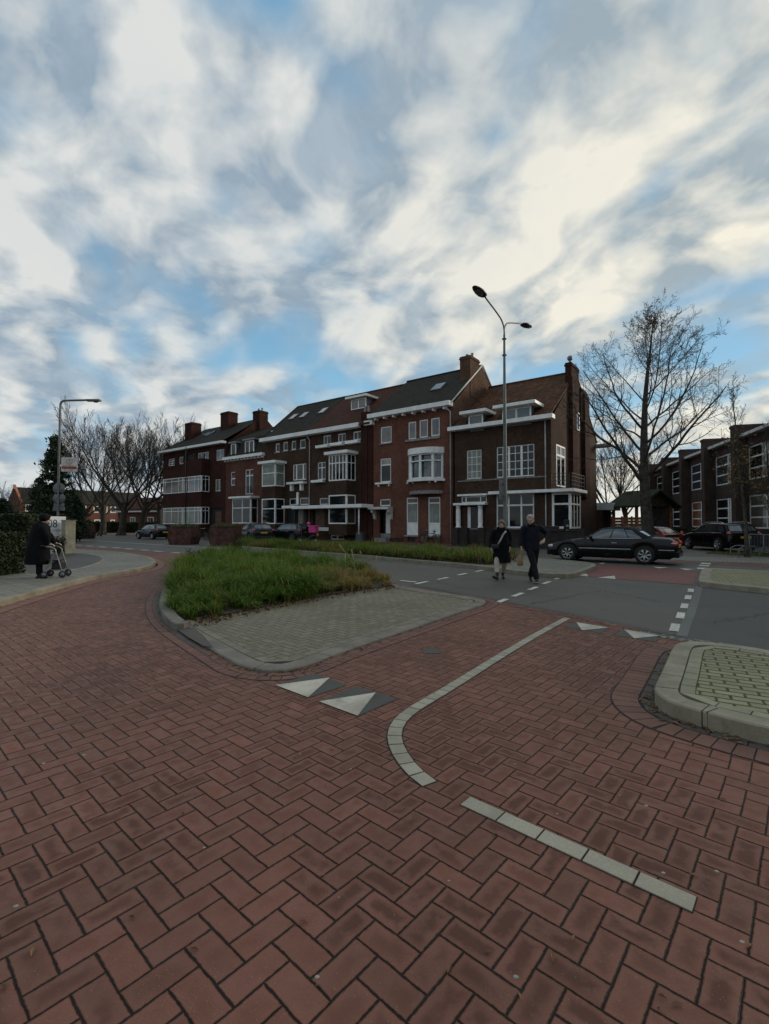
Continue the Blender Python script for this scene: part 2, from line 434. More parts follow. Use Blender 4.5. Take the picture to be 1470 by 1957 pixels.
near_edge = gp([(1700, 1292), (1470, 1246), (1300, 1222), (1110, 1181), (935, 1149), (760, 1121), (660, 1092), (560, 1073), (440, 1065), (400, 1062.5), (310, 1055), (220, 1049), (145, 1043.5), (0, 1036), (-300, 1029)])
sheet('brick_paving', near_edge+[Vector((-70, 20, 0)), Vector((-25, -8, 0)), Vector((25, -8, 0)), Vector((25, 3, 0))], 0.0, M_RED)
# old seam of broken concrete where the bricks meet the road
def strip(name, px, w, z, m, step=None):
    pts = gp(px); L = offset(pts, w/2, False); R_ = offset(pts, -w/2, False); n = len(pts)
    mb = MB(); mb.add([(p.x, p.y, z) for p in L]+[(p.x, p.y, z) for p in R_], [(i, i+1, n+i+1, n+i) for i in range(n-1)])
    o = mb.build(name, m)
    if o.data.polygons[0].normal.z < 0: o.data.flip_normals()
    o['kind'] = 'structure'; return o
def broken(name, base, light):
    m, nt, b = newmat(name); g = nt.nodes.new('ShaderNodeNewGeometry').outputs['Position']
    n1 = X(nt, tnoise(nt, g, 14, 5, .7, .5).outputs[0])
    nt.links.new(mixc(nt, n1.smooth(.5, .56), base, light), b.inputs['Base Color']); b.inputs['Roughness'].default_value = .9
    nt.links.new(bump(nt, n1, .8, .01), b.inputs['Normal']); return m
M_BROKEN = broken('broken_edge', (.07, .062, .05), (.30, .29, .24))
strip('road_edge', [(935, 1149), (1110, 1181), (1225, 1206)], .16, .004, M_EDGE)
strip('road_edge', [(1222, 1207), (1300, 1222), (1380, 1232)], .2, .004, M_BROKEN)
for pts, w_ in (([(1337, 1121), (1325, 1160), (1312, 1192), (1303, 1216)], .13),): strip('road_seam', pts, w_, .0015, M_SEAM)
strip('road_seam', [(930, 1143), (1020, 1160), (1110, 1176), (1200, 1195), (1290, 1213)], .16, .0, M_DASPH)
strip('road_seam', [(790, 1118), (860, 1130), (925, 1142)], .22, .0, M_DASPH)
# grey island in the middle
isl = chaikin(gp([(303, 1152), (307, 1172), (325, 1195), (360, 1219), (399, 1242), (432, 1262), (466, 1281), (530, 1289), (585, 1278), (630, 1259), (698, 1235), (790, 1204), (870, 1176), (920, 1160), (932, 1152), (915, 1146), (820, 1132), (745, 1118), (660, 1094), (560, 1076), (440, 1066), (400, 1069), (360, 1082), (330, 1105), (311, 1130)]), 1)
isl = ccw(isl); isl_in = offset(isl, .20)
ring('traffic_island_kerb', isl, isl_in, .035, -.02, M_KERB2)
sheet('traffic_island_paving', isl_in, .028, M_GREYP)
e1 = offset(isl, -.10); e2 = offset(isl, -.21)
def band(name, a, b_, z, m):
    n = len(a); mb = MB(); mb.add([(p.x, p.y, z) for p in a]+[(p.x, p.y, z) for p in b_], [(i, (i+1) % n, n+(i+1) % n, n+i) for i in range(n)])
    o = mb.build(name, m)
    if o.data.polygons[0].normal.z < 0: o.data.flip_normals()
    o['kind'] = 'structure'; return o
def radial_course(name, path, w, step, z, mats):
    "bricks laid one by one along a curve, each a low block; path is the inner side"
    rr = random.Random(5); mb = MB()
    pts = [Vector(p[:2]) for p in path]; n = len(pts)
    seg = []; 
    for i in range(n-1):
        seg.append((pts[i], pts[i+1], (pts[i+1]-pts[i]).length))
    tot = sum(s_[2] for s_ in seg); k = max(1, int(tot/step))
    def P(t):
        t = max(0, min(tot-1e-6, t))
        for a, b_, l in seg:
            if t <= l and l > 0: d = (b_-a)/l; return a+d*t, d
            t -= l
        a, b_, l = seg[-1]; return b_, (b_-a).normalized()
    for i in range(k):
        t0 = tot*i/k+.005; t1 = tot*(i+1)/k-.005
        a, da = P(t0); b_, db = P(t1); na = Vector((da.y, -da.x)); nb = Vector((db.y, -db.x))
        h = z+rr.uniform(-.001, .001)
        q = [a+na*.004, b_+nb*.004, b_+nb*w, a+na*w]
        mb.add([(v.x, v.y, -.01) for v in q]+[(v.x, v.y, h) for v in q], [(4, 5, 6, 7), (0, 1, 5, 4), (1, 2, 6, 5), (2, 3, 7, 6), (3, 0, 4, 7)])
    return struct(name, mb, mats)
def plainred(name, c):
    m, nt, b = newmat(name); g = nt.nodes.new('ShaderNodeNewGeometry'); 
    isl_ = X(nt, g.outputs['Random Per Island']); n1 = X(nt, tnoise(nt, g.outputs['Position'], 5, 5, .65).outputs[0]); n2 = X(nt, tnoise(nt, g.outputs['Position'], 110, 3, .6).outputs[0])
    col = mixc(nt, isl_, tuple(q*.78 for q in c), tuple(q*1.1 for q in c)); col = mixc(nt, n1.smooth(.45, .7)*.4, col, tuple(q*.45 for q in c)); col = mixc(nt, n2.smooth(.35, .7)*.35, col, tuple(q*.5 for q in c))
    nt.links.new(col, b.inputs['Base Color']); b.inputs['Roughness'].default_value = .75; nt.links.new(bump(nt, n2, .5, .004), b.inputs['Normal']); return m
M_COURSE = plainred('red_course', (.185, .083, .056)); M_JOINT = concrete('joint_sand', (.020, .014, .010)); M_GUTTER = plainred('gutter_brick', (.085, .068, .055))
M_LINE = plainred('pale_block', (.40, .365, .275)); M_DK = plainred('dark_block', (.085, .085, .073))
nI = len(isl); fr = isl+isl[:1]
band('joint_bed', isl, offset(isl, -.235), .0015, M_JOINT)
radial_course('edge_course', isl+isl[:1], .115, .21, .006, M_COURSE)
radial_course('edge_course', offset(isl, -.118)+offset(isl, -.118)[:1], .105, .105, .005, M_COURSE)
inw = offset(isl, .318)
band('joint_line', isl_in, offset(isl, .325), .0305, M_JOINT)
def raised(course, z): course.location.z = z; return course
raised(radial_course('paving_edge_course', inw+inw[:1], .105, .21, .034, plainred('grey_course', (.215, .195, .135))), 0)
sheet('gutter', ccw(gp([(292, 1146), (296, 1174), (316, 1200), (345, 1222), (385, 1246), (404, 1258), (388, 1240), (352, 1212), (327, 1194), (309, 1173), (303, 1152), (309, 1132), (300, 1134)])), .009, M_GUTTER)
sheet('gutter_dirt', ccw(gp([(329, 1195), (350, 1199), (372, 1200), (392, 1218), (408, 1238), (388, 1234), (360, 1218)], .036)), .0375, M_GUTTER)
# raised kerb round the planted end
gk = gp([(300, 1150), (308, 1176), (328, 1197), (345, 1200)], .03)
gk = chaikin([Vector(p) for p in gp([(330, 1098), (313, 1124), (304, 1150), (309, 1174), (330, 1196), (352, 1196)], .08)], 2, False)
gi = offset(gk, .17, False); vs = []
nk = len(gk); mbk = MB(); mbk.add([(p.x, p.y, -.01) for p in gk]+[(p.x, p.y, .10) for p in gk]+[(p.x, p.y, .115) for p in offset(gk, .012, False)]+[(p.x, p.y, .115) for p in gi]+[(p.x, p.y, 0) for p in gi], [(k*nk+i, k*nk+i+1, (k+1)*nk+i+1, (k+1)*nk+i) for k in range(4) for i in range(nk-1)]+[(nk-1, 2*nk-1, 3*nk-1, 4*nk-1, 5*nk-1), (0, nk, 2*nk, 3*nk, 4*nk)])
struct('island_kerb', mbk, M_KERB2)
# planting bed
BED = ccw(gp([(322, 1152), (326, 1172), (342, 1188), (372, 1190), (430, 1180), (500, 1165), (560, 1153), (640, 1139), (700, 1130), (752, 1122), (735, 1114), (655, 1093), (560, 1077), (440, 1068), (400, 1071), (365, 1083), (338, 1105), (325, 1130)]))
sheet('planting_soil', BED, .05, M_SOIL)
# right foreground island
ri = ccw(gp([(1287, 1233), (1269, 1275), (1254, 1305), (1250, 1314), (1255, 1325), (1275, 1339), (1306, 1350), (1352, 1362.5), (1417, 1379), (1470, 1391), (1720, 1450), (1760, 1290), (1470, 1243), (1436, 1237), (1377, 1229), (1330, 1226), (1302, 1227)], .12))
ri = ccw(chaikin(ri, 1)); ri_in = offset(ri, .17)
M_KERBJ = concrete('kerb_concrete_pale', (.32, .28, .20))
ring('kerb', ri, ri_in, .125, -.02, M_KERBJ)
sheet('sidewalk', ri_in, .118, M_YELP)
inr = offset(ri, .29)
band('joint_line', ri_in, offset(ri, .295), .1195, concrete('moss_joint', (.06, .055, .012)))
radial_course('paving_edge_course', inr+inr[:1], .108, .21, .124, plainred('pale_course', (.31, .29, .19)))
b1 = offset(ri, -.12); b2 = offset(ri, -.34)
band('joint_bed', ri, b2, .0015, M_JOINT)
radial_course('gutter', ri+ri[:1], .11, .21, .004, M_GUTTER)
radial_course('edge_course', offset(ri, -.122)+offset(ri, -.122)[:1], .205, .106, .006, M_COURSE)
mbj = MB()
for (u0, v0, u1, v1) in ((1251, 1313, 1296, 1318), (1352, 1362, 1372, 1355)):   # joints between kerb stones
    a = G(u0, v0, .12); b_ = G(u1, v1, .12); d = (b_-a).normalized(); n_ = Vector((-d.y, d.x, 0))*.004
    a = a-d*.004
    mbj.add([a+n_+Vector((0, 0, .0065)), a-n_+Vector((0, 0, .0065)), b_-n_+Vector((0, 0, .0065)), b_+n_+Vector((0, 0, .0065)), a+n_-Vector((0, 0, .13)), a-n_-Vector((0, 0, .13))], [(0, 1, 2, 3), (0, 1, 5, 4)])
struct('kerb_joint', mbj, M_JOINT)
def stone_joints(path, width, z, depth, step, ymax=16):
    acc = 0; n = len(path); mb = MB()
    for i in range(n):
        a = Vector(path[i][:2]); b_ = Vector(path[(i+1) % n][:2]); l = (b_-a).length
        if l < 1e-4: continue
        d = (b_-a)/l; nn = Vector((-d.y, d.x)); t = step-acc
        while t < l:
            p = a+d*t; q_ = p+nn*width
            if 1 < p.y < ymax:
                e = d*.0035; p = p-nn*.0015
                mb.add([(p.x-e.x, p.y-e.y, z), (p.x+e.x, p.y+e.y, z), (q_.x+e.x, q_.y+e.y, z), (q_.x-e.x, q_.y-e.y, z), (p.x-e.x, p.y-e.y, z-depth), (p.x+e.x, p.y+e.y, z-depth)], [(0, 1, 2, 3), (0, 1, 5, 4)])
            t += step
        acc = (acc+l) % step
    return struct('kerb_joint', mb, M_JOINT)
stone_joints(isl, .2, .0362, .03, .98); stone_joints(ri, .17, .1262, .12, 1.02)
rr = random.Random(21)
for (u0, v0, u1, v1) in ((1010, 1155, 1150, 1128), (1150, 1128, 1262, 1150), (1360, 1190, 1470, 1172), (820, 1108, 905, 1128)):
    a = G(u0, v0); b_ = G(u1, v1); pts = [a.lerp(b_, k/24)+Vector((rr.gauss(0, .03), rr.gauss(0, .05), 0)) for k in range(25)]
    L_ = offset(pts, .006, False); R_ = offset(pts, -.006, False); n = 25; mb = MB(); mb.add([(p.x, p.y, .0) for p in L_]+[(p.x, p.y, .0) for p in R_], [(i, i+1, n+i+1, n+i) for i in range(n-1)]); struct('road_crack', mb, M_JOINT)
# far right island
fi = ccw(chaikin(gp([(1334, 1109), (1338, 1096), (1342, 1087), (1350, 1085), (1470, 1091), (1720, 1103), (1720, 1150), (1470, 1124), (1345, 1112.5)], .12), 1)); fi_in = offset(fi, .25)
ring('kerb', fi, fi_in, .12, -.02, M_KERBJ); sheet('sidewalk', fi_in, .114, M_YELP)
# left pavement
lp = ccw(chaikin(gp([(-260, 1230), (-60, 1166), (0, 1148), (62, 1131), (110, 1118), (151, 1107), (202, 1096), (255, 1088), (288, 1081), (300, 1073), (292, 1066), (273, 1061), (243, 1056), (202, 1052), (147, 1049), (0, 1042), (-200, 1036)], .12)+[Vector((-60, 24, 0)), Vector((-40, 8, 0))], 1)); lp_in = offset(lp, .16)
ring('kerb', lp, lp_in, .12, -.02, M_KERB); sheet('sidewalk', lp_in, .113, M_FLAG)
band('joint_bed', lp, offset(lp, -.34), .0015, M_JOINT)
radial_course('edge_course', offset(lp, -.01)+offset(lp, -.01)[:1], .3, .105, .006, plainred('orange_course', (.25, .11, .075)))
da = chaikin(gp([(40, 1096), (80, 1095), (125, 1091), (160, 1084), (185, 1076), (197, 1069), (190, 1063), (165, 1059), (145, 1058), (100, 1060), (40, 1062)], .12), 2)
sheet('driveway', ccw(da), .121, M_DASPH)
dk = ccw(da); ring('driveway_edging', offset(dk, -.08), dk, .128, .1, M_KERB)
# puddle
M_WET, nt_, b_ = newmat('puddle_water'); b_.inputs['Base Color'].default_value = (.04, .035, .035, 1); b_.inputs['Roughness'].default_value = .03
pd = chaikin(gp([(225, 1090), (262, 1083), (292, 1078), (304, 1077), (300, 1084), (282, 1090), (262, 1094), (240, 1096)]), 2)
sheet('puddle', ccw(pd), .008, M_WET)
# median with planting and paved end
md = ccw(chaikin(gp([(446, 1044), (470, 1046), (600, 1055), (700, 1062.5), (790, 1071), (880, 1078), (930, 1084), (985, 1091), (1045, 1097), (1092, 1099), (1118, 1090), (1145, 1080), (1117, 1074), (1043, 1068), (1000, 1064), (900, 1057), (700, 1049), (600, 1044), (480, 1038), (452, 1039)], .1), 1)); md_in = offset(md, .14)
ring('kerb', md, md_in, .12, -.02, M_KERB)
sheet('median_paving', md_in, .112, M_FLAG)
MBED = ccw(gp([(450, 1043), (600, 1054), (700, 1061), (790, 1069), (880, 1076), (932, 1080), (960, 1078), (985, 1068), (960, 1063), (900, 1059), (700, 1050), (600, 1045), (480, 1039), (455, 1040)], .1))
sheet('planting_soil', MBED, .13, M_SOIL)
# red crossing
sheet('cycle_crossing', ccw(gp([(1100, 1100), (1142, 1079), (1336, 1090), (1326, 1118)])), .0, M_REDASPH)
sheet('sidewalk', ccw(gp([(1150, 1058), (1300, 1064), (1470, 1066), (1900, 1072), (1900, 1110), (1470, 1078), (1295, 1071), (1150, 1066)])), .004, M_FLAG)
sheet('cycle_path', ccw(gp([(1150, 1066.5), (1295, 1071.5), (1470, 1079), (1700, 1091), (1700, 1099), (1470, 1084), (1290, 1075), (1150, 1069)])), .0, M_REDASPH)
# pavement in front of the houses
RD = Vector((.799, -.601, 0)); IN = Vector((.601, .799, 0)); F0 = G(735, 1036)
q = [F0+RD*-75-IN*2.6, F0+RD*17-IN*2.6, F0+RD*17+IN*6, F0+RD*-75+IN*6]
sheet('sidewalk', ccw(q), .02, M_RED2)
mk = MB(); 
def dashrect(mb, c, az, L, W, z=.005):
    d = Vector((sin(az), cos(az), 0))*L/2; n = Vector((cos(az), -sin(az), 0))*W/2
    mb.add([(p.x, p.y, z) for p in (c-d-n, c-d+n, c+d+n, c+d-n)], [(0, 1, 2, 3)])
dl = [(917, 1091), (883.5, 1097.5), (847, 1105.5), (806.5, 1113.5), (958.6, 1148.6), (990, 1136.5), (1019, 1124.5), (1045, 1113.5), (1067, 1105), (1290, 1199), (1301, 1176), (1308.5, 1158), (1315.5, 1141.5), (1320.5, 1128.5)]
def marking(c, az, L, W, z=.003):
    mb = MB(); dashrect(mb, c, az, L, W, z); return struct('road_marking', mb, M_PAINT)
for i, (u, v) in enumerate(dl): marking(G(u, v), radians(34), .6, .115)
for (u, v) in ((1343, 1086.5), (1346, 1081), (1349, 1077)): marking(G(u, v), radians(34), .6, .3)
a = G(762, 1110.5); b_ = G(796, 1112.5)
strip('road_marking', [(765, 1109.5), (797, 1112.5)], .12, .003, M_PAINT)
cl = [(151, 1042), (172, 1043.7), (196, 1045.5), (223, 1047), (246, 1049), (276.5, 1051.4), (302.4, 1053.7), (338, 1056.5), (377, 1060), (130, 1040.5), (105, 1039)]
for i, (u, v) in enumerate(cl):
    strip('road_marking', [(u-6-i*.25, v-.4-i*.02), (u+6+i*.25, v+.4+i*.03)], .28, .006, M_PAINT)
for pts in ([(183, 1033.7), (316, 1042)], [(318, 1042.4), (380, 1045.6)], [(385, 1046), (440, 1049)], [(147, 1031.6), (171, 1033)]): strip('road_marking', pts, .16, .003, M_PAINT)
# shark teeth of stone set in the bricks
def zp(reg, pts): return [(reg[0]+x/reg[2], reg[1]+y/reg[2]) for x, y in pts]
ZB = (500, 1180, 2.45); ZC = (900, 960, 2.579)
for reg, w_, d_ in ((ZB, [(65, 320), (320, 285), (218, 378)], [(65, 320), (245, 262), (400, 318), (218, 378)]), (ZB, [(268, 397), (535, 355), (450, 465)], [(268, 397), (442, 325), (635, 382), (450, 465)]),
                    (ZC, [(520, 593), (680, 620), (548, 633)], [(462, 612), (520, 591), (682, 618), (640, 647)]), (ZC, [(755, 628), (935, 660), (805, 673)], [(705, 655), (755, 626), (937, 658), (905, 689)])):
    sheet('give_way_stone', ccw(gp(zp(reg, d_))), .004, M_DK)
    sheet('give_way_marking', ccw(gp(zp(reg, w_))), .008, M_TOOTH)
for w_ in ([(495, 358), (572, 352), (578, 366)], [(625, 372), (708, 362), (714, 378)], [(900, 318), (975, 322), (925, 326)], [(1028, 326), (1105, 330), (1060, 333)], [(720, 286), (760, 282), (735, 290)], [(630, 300), (665, 299), (650, 304)]):
    sheet('give_way_marking', ccw(gp(zp(ZC, w_))), .004, M_PAINT)
# pale block lines laid in the bricks
curve = [Vector(p) for p in gp(zp(ZB, [(1432, 4), (1300, 75), (1180, 145), (1050, 225), (900, 320), (790, 385), (705, 435), (655, 478), (630, 515), (622, 552), (628, 592), (648, 637), (680, 685), (720, 730), (790, 782)]))]
curve = chaikin(curve, 2, False)
L_ = offset(curve, .059, False); R_ = offset(curve, -.059, False); n = len(curve)
mb = MB(); mb.add([(p.x, p.y, .002) for p in L_]+[(p.x, p.y, .002) for p in R_], [(i, i+1, n+i+1, n+i) for i in range(n-1)]); struct('joint_bed', mb, M_JOINT)
radial_course('pale_block_line', offset(curve, .052, False), .104, .125, .006, M_LINE)
st = [G(889, 1531), G(1330, 1731)]
L_ = offset(st, .054, False); R_ = offset(st, -.054, False)
mb = MB(); mb.add([(p.x, p.y, .002) for p in L_]+[(p.x, p.y, .002) for p in R_], [(0, 1, 3, 2)]); struct('joint_bed', mb, M_JOINT)
radial_course('pale_block_line', offset(st, .05, False), .1, .205, .006, M_LINE)
# drain cover, pebbles and gum spots
mb = MB(); dc = gp([(806, 1240), (835, 1240), (842, 1249), (811, 1250)]); o = sheet('drain_cover', ccw(dc), .004, M_DK)
mb = MB(); M_GUM = mat('gum', (.33, .31, .26), .8)
for (u, v, r) in ((606, 1867, .009), (986, 1867, .010), (648, 1715, .004), (858, 1683, .006), (390, 1620, .007), (1235, 1540, .012), (1185, 1520, .005), (985, 1460, .006), (1268, 1668, .009), (1065, 1555, .006), (1370, 1665, .01), (1418, 1800, .01), (575, 1275, .006), (805, 1277, .01), (788, 1276, .006), (670, 1470, .008), (574, 1441, .007), (30, 1732, .012), (160, 1443, .012), (83, 1459, .012), (1320, 1415, .006), (1090, 1298, .008)):
    p = G(u, v); mb.ball(p, r, 8, 4, (1, .8, .25))
o = struct('gum_spots', mb, M_GUM, 'stuff')
mb = MB(); rr = random.Random(3); M_LEAF = mat('fallen_leaf', (.20, .10, .04), .8, var=.4)
for i in range(70):
    u = rr.uniform(0, 1470); v = 1240+rr.random()**1.3*700; p = G(u, v); a = rr.uniform(0, 6.28); s = rr.uniform(.004, .011)
    mb.add([(p.x+cos(a)*s*2, p.y+sin(a)*s*2, .006), (p.x+cos(a+1.6)*s*.7, p.y+sin(a+1.6)*s*.7, .012), (p.x-cos(a)*s*2, p.y-sin(a)*s*2, .005), (p.x-cos(a+1.6)*s*.7, p.y-sin(a+1.6)*s*.7, .010)], [(0, 1, 2, 3)])
for i in range(500):      # leaves washed against the kerbs
    k = rr.choice([0, 0, 1, 2]); path = (isl, ri, lp)[k]; j = rr.randrange(len(path)); a0 = Vector(path[j][:2]); b0 = Vector(path[(j+1) % len(path)][:2])
    if (b0-a0).length > 3: continue
    p = a0.lerp(b0, rr.random()); d = (b0-a0).normalized(); p += Vector((d.y, -d.x))*abs(rr.gauss(0, .06)); a = rr.uniform(0, 6.28); s = rr.uniform(.006, .018)
    if p.y < 1.0: continue
    mb.add([(p.x+cos(a)*s*2, p.y+sin(a)*s*2, .012), (p.x+cos(a+1.6)*s, p.y+sin(a+1.6)*s, .02), (p.x-cos(a)*s*2, p.y-sin(a)*s*2, .012), (p.x-cos(a+1.6)*s, p.y-sin(a+1.6)*s, .018)], [(0, 1, 2, 3)])
struct('fallen_leaves', mb, M_LEAF, 'stuff')
# ------------------------------------------------------------------ building kit
class Plane:
    "a vertical wall plane: origin o, direction d along the wall to the right as seen from the camera"
    def __init__(s, o, d): s.o = Vector((o[0], o[1], 0)); s.d = Vector((d[0], d[1], 0)).normalized(); s.n = Vector((-s.d.y, s.d.x, 0)); s.rz = atan2(s.d.y, s.d.x)
    def hit(s, u, v, y=0.0):
        r = ray(u, v); o = s.o+s.n*y
        t = (o-Vector((0, 0, 0))).dot(s.n)/Vector((r.x, r.y, 0)).dot(s.n)
        p = Vector((r.x*t, r.y*t, HC+r.z*t)); return (p-o).dot(s.d), p.z
    def rect(s, u0, u1, v0, v1, y=0.0):
        uc = (u0+u1)/2
        return s.hit(u0, v0, y)[0], s.hit(u1, v0, y)[0], s.hit(uc, v1, y)[1], s.hit(uc, v0, y)[1]
    def zrect(s, reg, x0, x1, y0, y1, y=0.0):
        f = lambda a, b_: (reg[0]+a/reg[2], reg[1]+b_/reg[2])
        u0, v0 = f(x0, y0); u1, v1 = f(x1, y1); return s.rect(u0, u1, v0, v1, y)
def brickwall(name, c1, c2, mort, rowh=.065):
    m, nt, b = newmat(name); co = coords(nt); x, y, z = sep(nt, co)
    vec = comb(nt, x+y, z, 0.0)
    br = nt.nodes.new('ShaderNodeTexBrick'); nt.links.new(vec, br.inputs['Vector'])
    br.inputs['Scale'].default_value = 1.0; br.inputs['Brick Width'].default_value = .22; br.inputs['Row Height'].default_value = rowh
    br.inputs['Mortar Size'].default_value = .008; br.inputs['Bias'].default_value = 0.0
    br.inputs['Color1'].default_value = tuple(c1)+(1,); br.inputs['Color2'].default_value = tuple(c2)+(1,); br.inputs['Mortar'].default_value = tuple(mort)+(1,)
    n1 = X(nt, tnoise(nt, co, .7, 6, .65).outputs[0]); n2 = X(nt, tnoise(nt, co, 5, 5, .7).outputs[0])
    col = mixc(nt, n1.smooth(.38, .62)*.5, br.outputs[0], tuple(q*.55 for q in c1))
    col = mixc(nt, n2.smooth(.5, .7)*.45, col, tuple(min(1, q*1.5) for q in c2))
    st = X(nt, tnoise(nt, comb(nt, (x+y)*3.0, z*.35, 0.0), 1.0, 4, .6).outputs[0]).smooth(.55, .72)
    col = mixc(nt, st*.4, col, tuple(q*.5 for q in c1))
    nt.links.new(col, b.inputs['Base Color']); b.inputs['Roughness'].default_value = .9; b.inputs['Specular IOR Level'].default_value = .08
    nt.links.new(bump(nt, X(nt, br.outputs['Fac'])*-1.0+n2*.4, .5, .01), b.inputs['Normal']); return m
def tiles(name, c1, c2, moss):
    m, nt, b = newmat(name); co = coords(nt); x, y, z = sep(nt, co)
    row = z*(1/.22); fr = row-row.floor(); colx = (x*(1/.24)); fx = colx-colx.floor()
    wn = nt.nodes.new('ShaderNodeTexWhiteNoise'); nt.links.new(comb(nt, row.floor(), colx.floor(), 0), wn.inputs['Vector'])
    r = X(nt, wn.outputs['Value']); n1 = X(nt, tnoise(nt, co, .6, 6, .65).outputs[0]); n2 = X(nt, tnoise(nt, co, 4, 5, .7).outputs[0])
    col = mixc(nt, r*.8, c1, c2); col = mixc(nt, n1.smooth(.45, .62)*.6, col, moss); col = mixc(nt, n2.smooth(.5, .7)*.5, col, tuple(q*.4 for q in c1))
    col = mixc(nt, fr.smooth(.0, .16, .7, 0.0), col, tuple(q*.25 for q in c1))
    nt.links.new(col, b.inputs['Base Color']); b.inputs['Roughness'].default_value = .85; b.inputs['Specular IOR Level'].default_value = .08
    h = fr*-1.0 + ((fx-.5)*(fx-.5))*2.5
    nt.links.new(bump(nt, h, 1.0, .04), b.inputs['Normal']); return m
M_BB = brickwall('brown_brick', (.058, .034, .024), (.088, .052, .036), (.05, .04, .03))
M_BR = brickwall('red_brick', (.150, .062, .043), (.20, .086, .062), (.09, .06, .045))
M_BR2 = brickwall('dull_red_brick', (.12, .050, .036), (.165, .072, .052), (.085, .055, .045))
M_BD = brickwall('dark_brick', (.045, .019, .015), (.070, .029, .022), (.035, .023, .018))
M_BG = brickwall('gable_brick', (.10, .055, .034), (.155, .088, .058), (.08, .06, .045))
M_BPL = brickwall('plinth_brick', (.04, .033, .03), (.055, .045, .04), (.035, .03, .028))
M_BSC = brickwall('school_brick', (.072, .045, .040), (.098, .064, .056), (.06, .052, .048))
M_TD = tiles('dark_tiles', (.030, .027, .023), (.050, .044, .036), (.038, .040, .022))
M_TR = tiles('red_tiles', (.065, .027, .020), (.105, .042, .030), (.045, .035, .022))
M_TG = tiles('orange_brown_tiles', (.075, .032, .020), (.16, .075, .040), (.045, .035, .02))
M_WH = mat('white_paint', (.80, .80, .77), .5, var=.07, scale=2.5)
M_CR = mat('cream_paint', (.58, .58, .53), .6, var=.12, scale=2.0)
M_STONE = mat('sill_stone', (.24, .23, .21), .8, var=.2)
M_ZINC = mat('zinc', (.17, .19, .20), .5, .3, var=.1); M_ZD = mat('slate_cladding', (.075, .085, .10), .6, var=.2)
M_BLK = mat('black_paint', (.012, .012, .013), .35); M_DOORD = mat('dark_door', (.02, .022, .024), .35); M_WOOD = mat('brown_wood', (.10, .04, .022), .5, var=.3)
M_IRON = mat('iron', (.02, .02, .022), .5, .3); M_PIPE = mat('grey_pipe', (.42, .43, .41), .5); M_POT = mat('chimney_pot', (.3, .29, .26), .7)
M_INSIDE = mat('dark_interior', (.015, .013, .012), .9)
def glass(name, col, rough=.06, folds=False, ior=1.35):
    m, nt, b = newmat(name); co = coords(nt)
    n = X(nt, tnoise(nt, co, 1.6, 2, .5).outputs[0])
    c = mixc(nt, n.smooth(.35, .65), tuple(q*.6 for q in col), col)
    if folds:
        x, y, z = sep(nt, co); w = ((x+y)*42.0+n*6).m('SINE')*.5+.5
        c = mixc(nt, w*.55, c, tuple(q*.45 for q in col))
    nt.links.new(c, b.inputs['Base Color']); b.inputs['Roughness'].default_value = .5 if folds else rough
    b.inputs['IOR'].default_value = ior; b.inputs['Coat Weight'].default_value = .35; b.inputs['Coat Roughness'].default_value = .03; b.inputs['Coat IOR'].default_value = 1.5
    nt.links.new(bump(nt, n, .15, .02), b.inputs['Coat Normal'])
    nt.links.new(bump(nt, n, .1, .02), b.inputs['Normal']); return m
G_D = glass('window_glass', (.012, .014, .016)); G_C = glass('curtained_glass', (.27, .30, .26), folds=True); G_B = glass('blind_glass', (.38, .38, .35), .5)
G_SKY = glass('sky_glass', (.05, .062, .075), .04, ior=1.7); G_O = glass('warm_glass', (.25, .10, .04), .3); G_Y = glass('dim_room_glass', (.12, .11, .085), .3)

def wall_holes(mb, s0, s1, z0, z1, holes, y=0.0, rev=.14):
    xs = sorted(set([s0, s1]+[max(s0, min(s1, h[k])) for h in holes for k in (0, 1)])); zs = sorted(set([z0, z1]+[max(z0, min(z1, h[k])) for h in holes for k in (2, 3)]))
    for i in range(len(xs)-1):
        for j in range(len(zs)-1):
            cx, cz = (xs[i]+xs[i+1])/2, (zs[j]+zs[j+1])/2
            if any(h[0] < cx < h[1] and h[2] < cz < h[3] for h in holes): continue
            mb.add([(xs[i], y, zs[j]), (xs[i+1], y, zs[j]), (xs[i+1], y, zs[j+1]), (xs[i], y, zs[j+1])], [(0, 1, 2, 3)])
    for a, b_, c, d in [h[:4] for h in holes]:
        q = [(a, c), (b_, c), (b_, d), (a, d)]
        for k in range(4):
            p, r = q[k], q[(k+1) % 4]; mb.add([(p[0], y, p[1]), (r[0], y, r[1]), (r[0], y+rev, r[1]), (p[0], y+rev, p[1])], [(0, 1, 2, 3)])
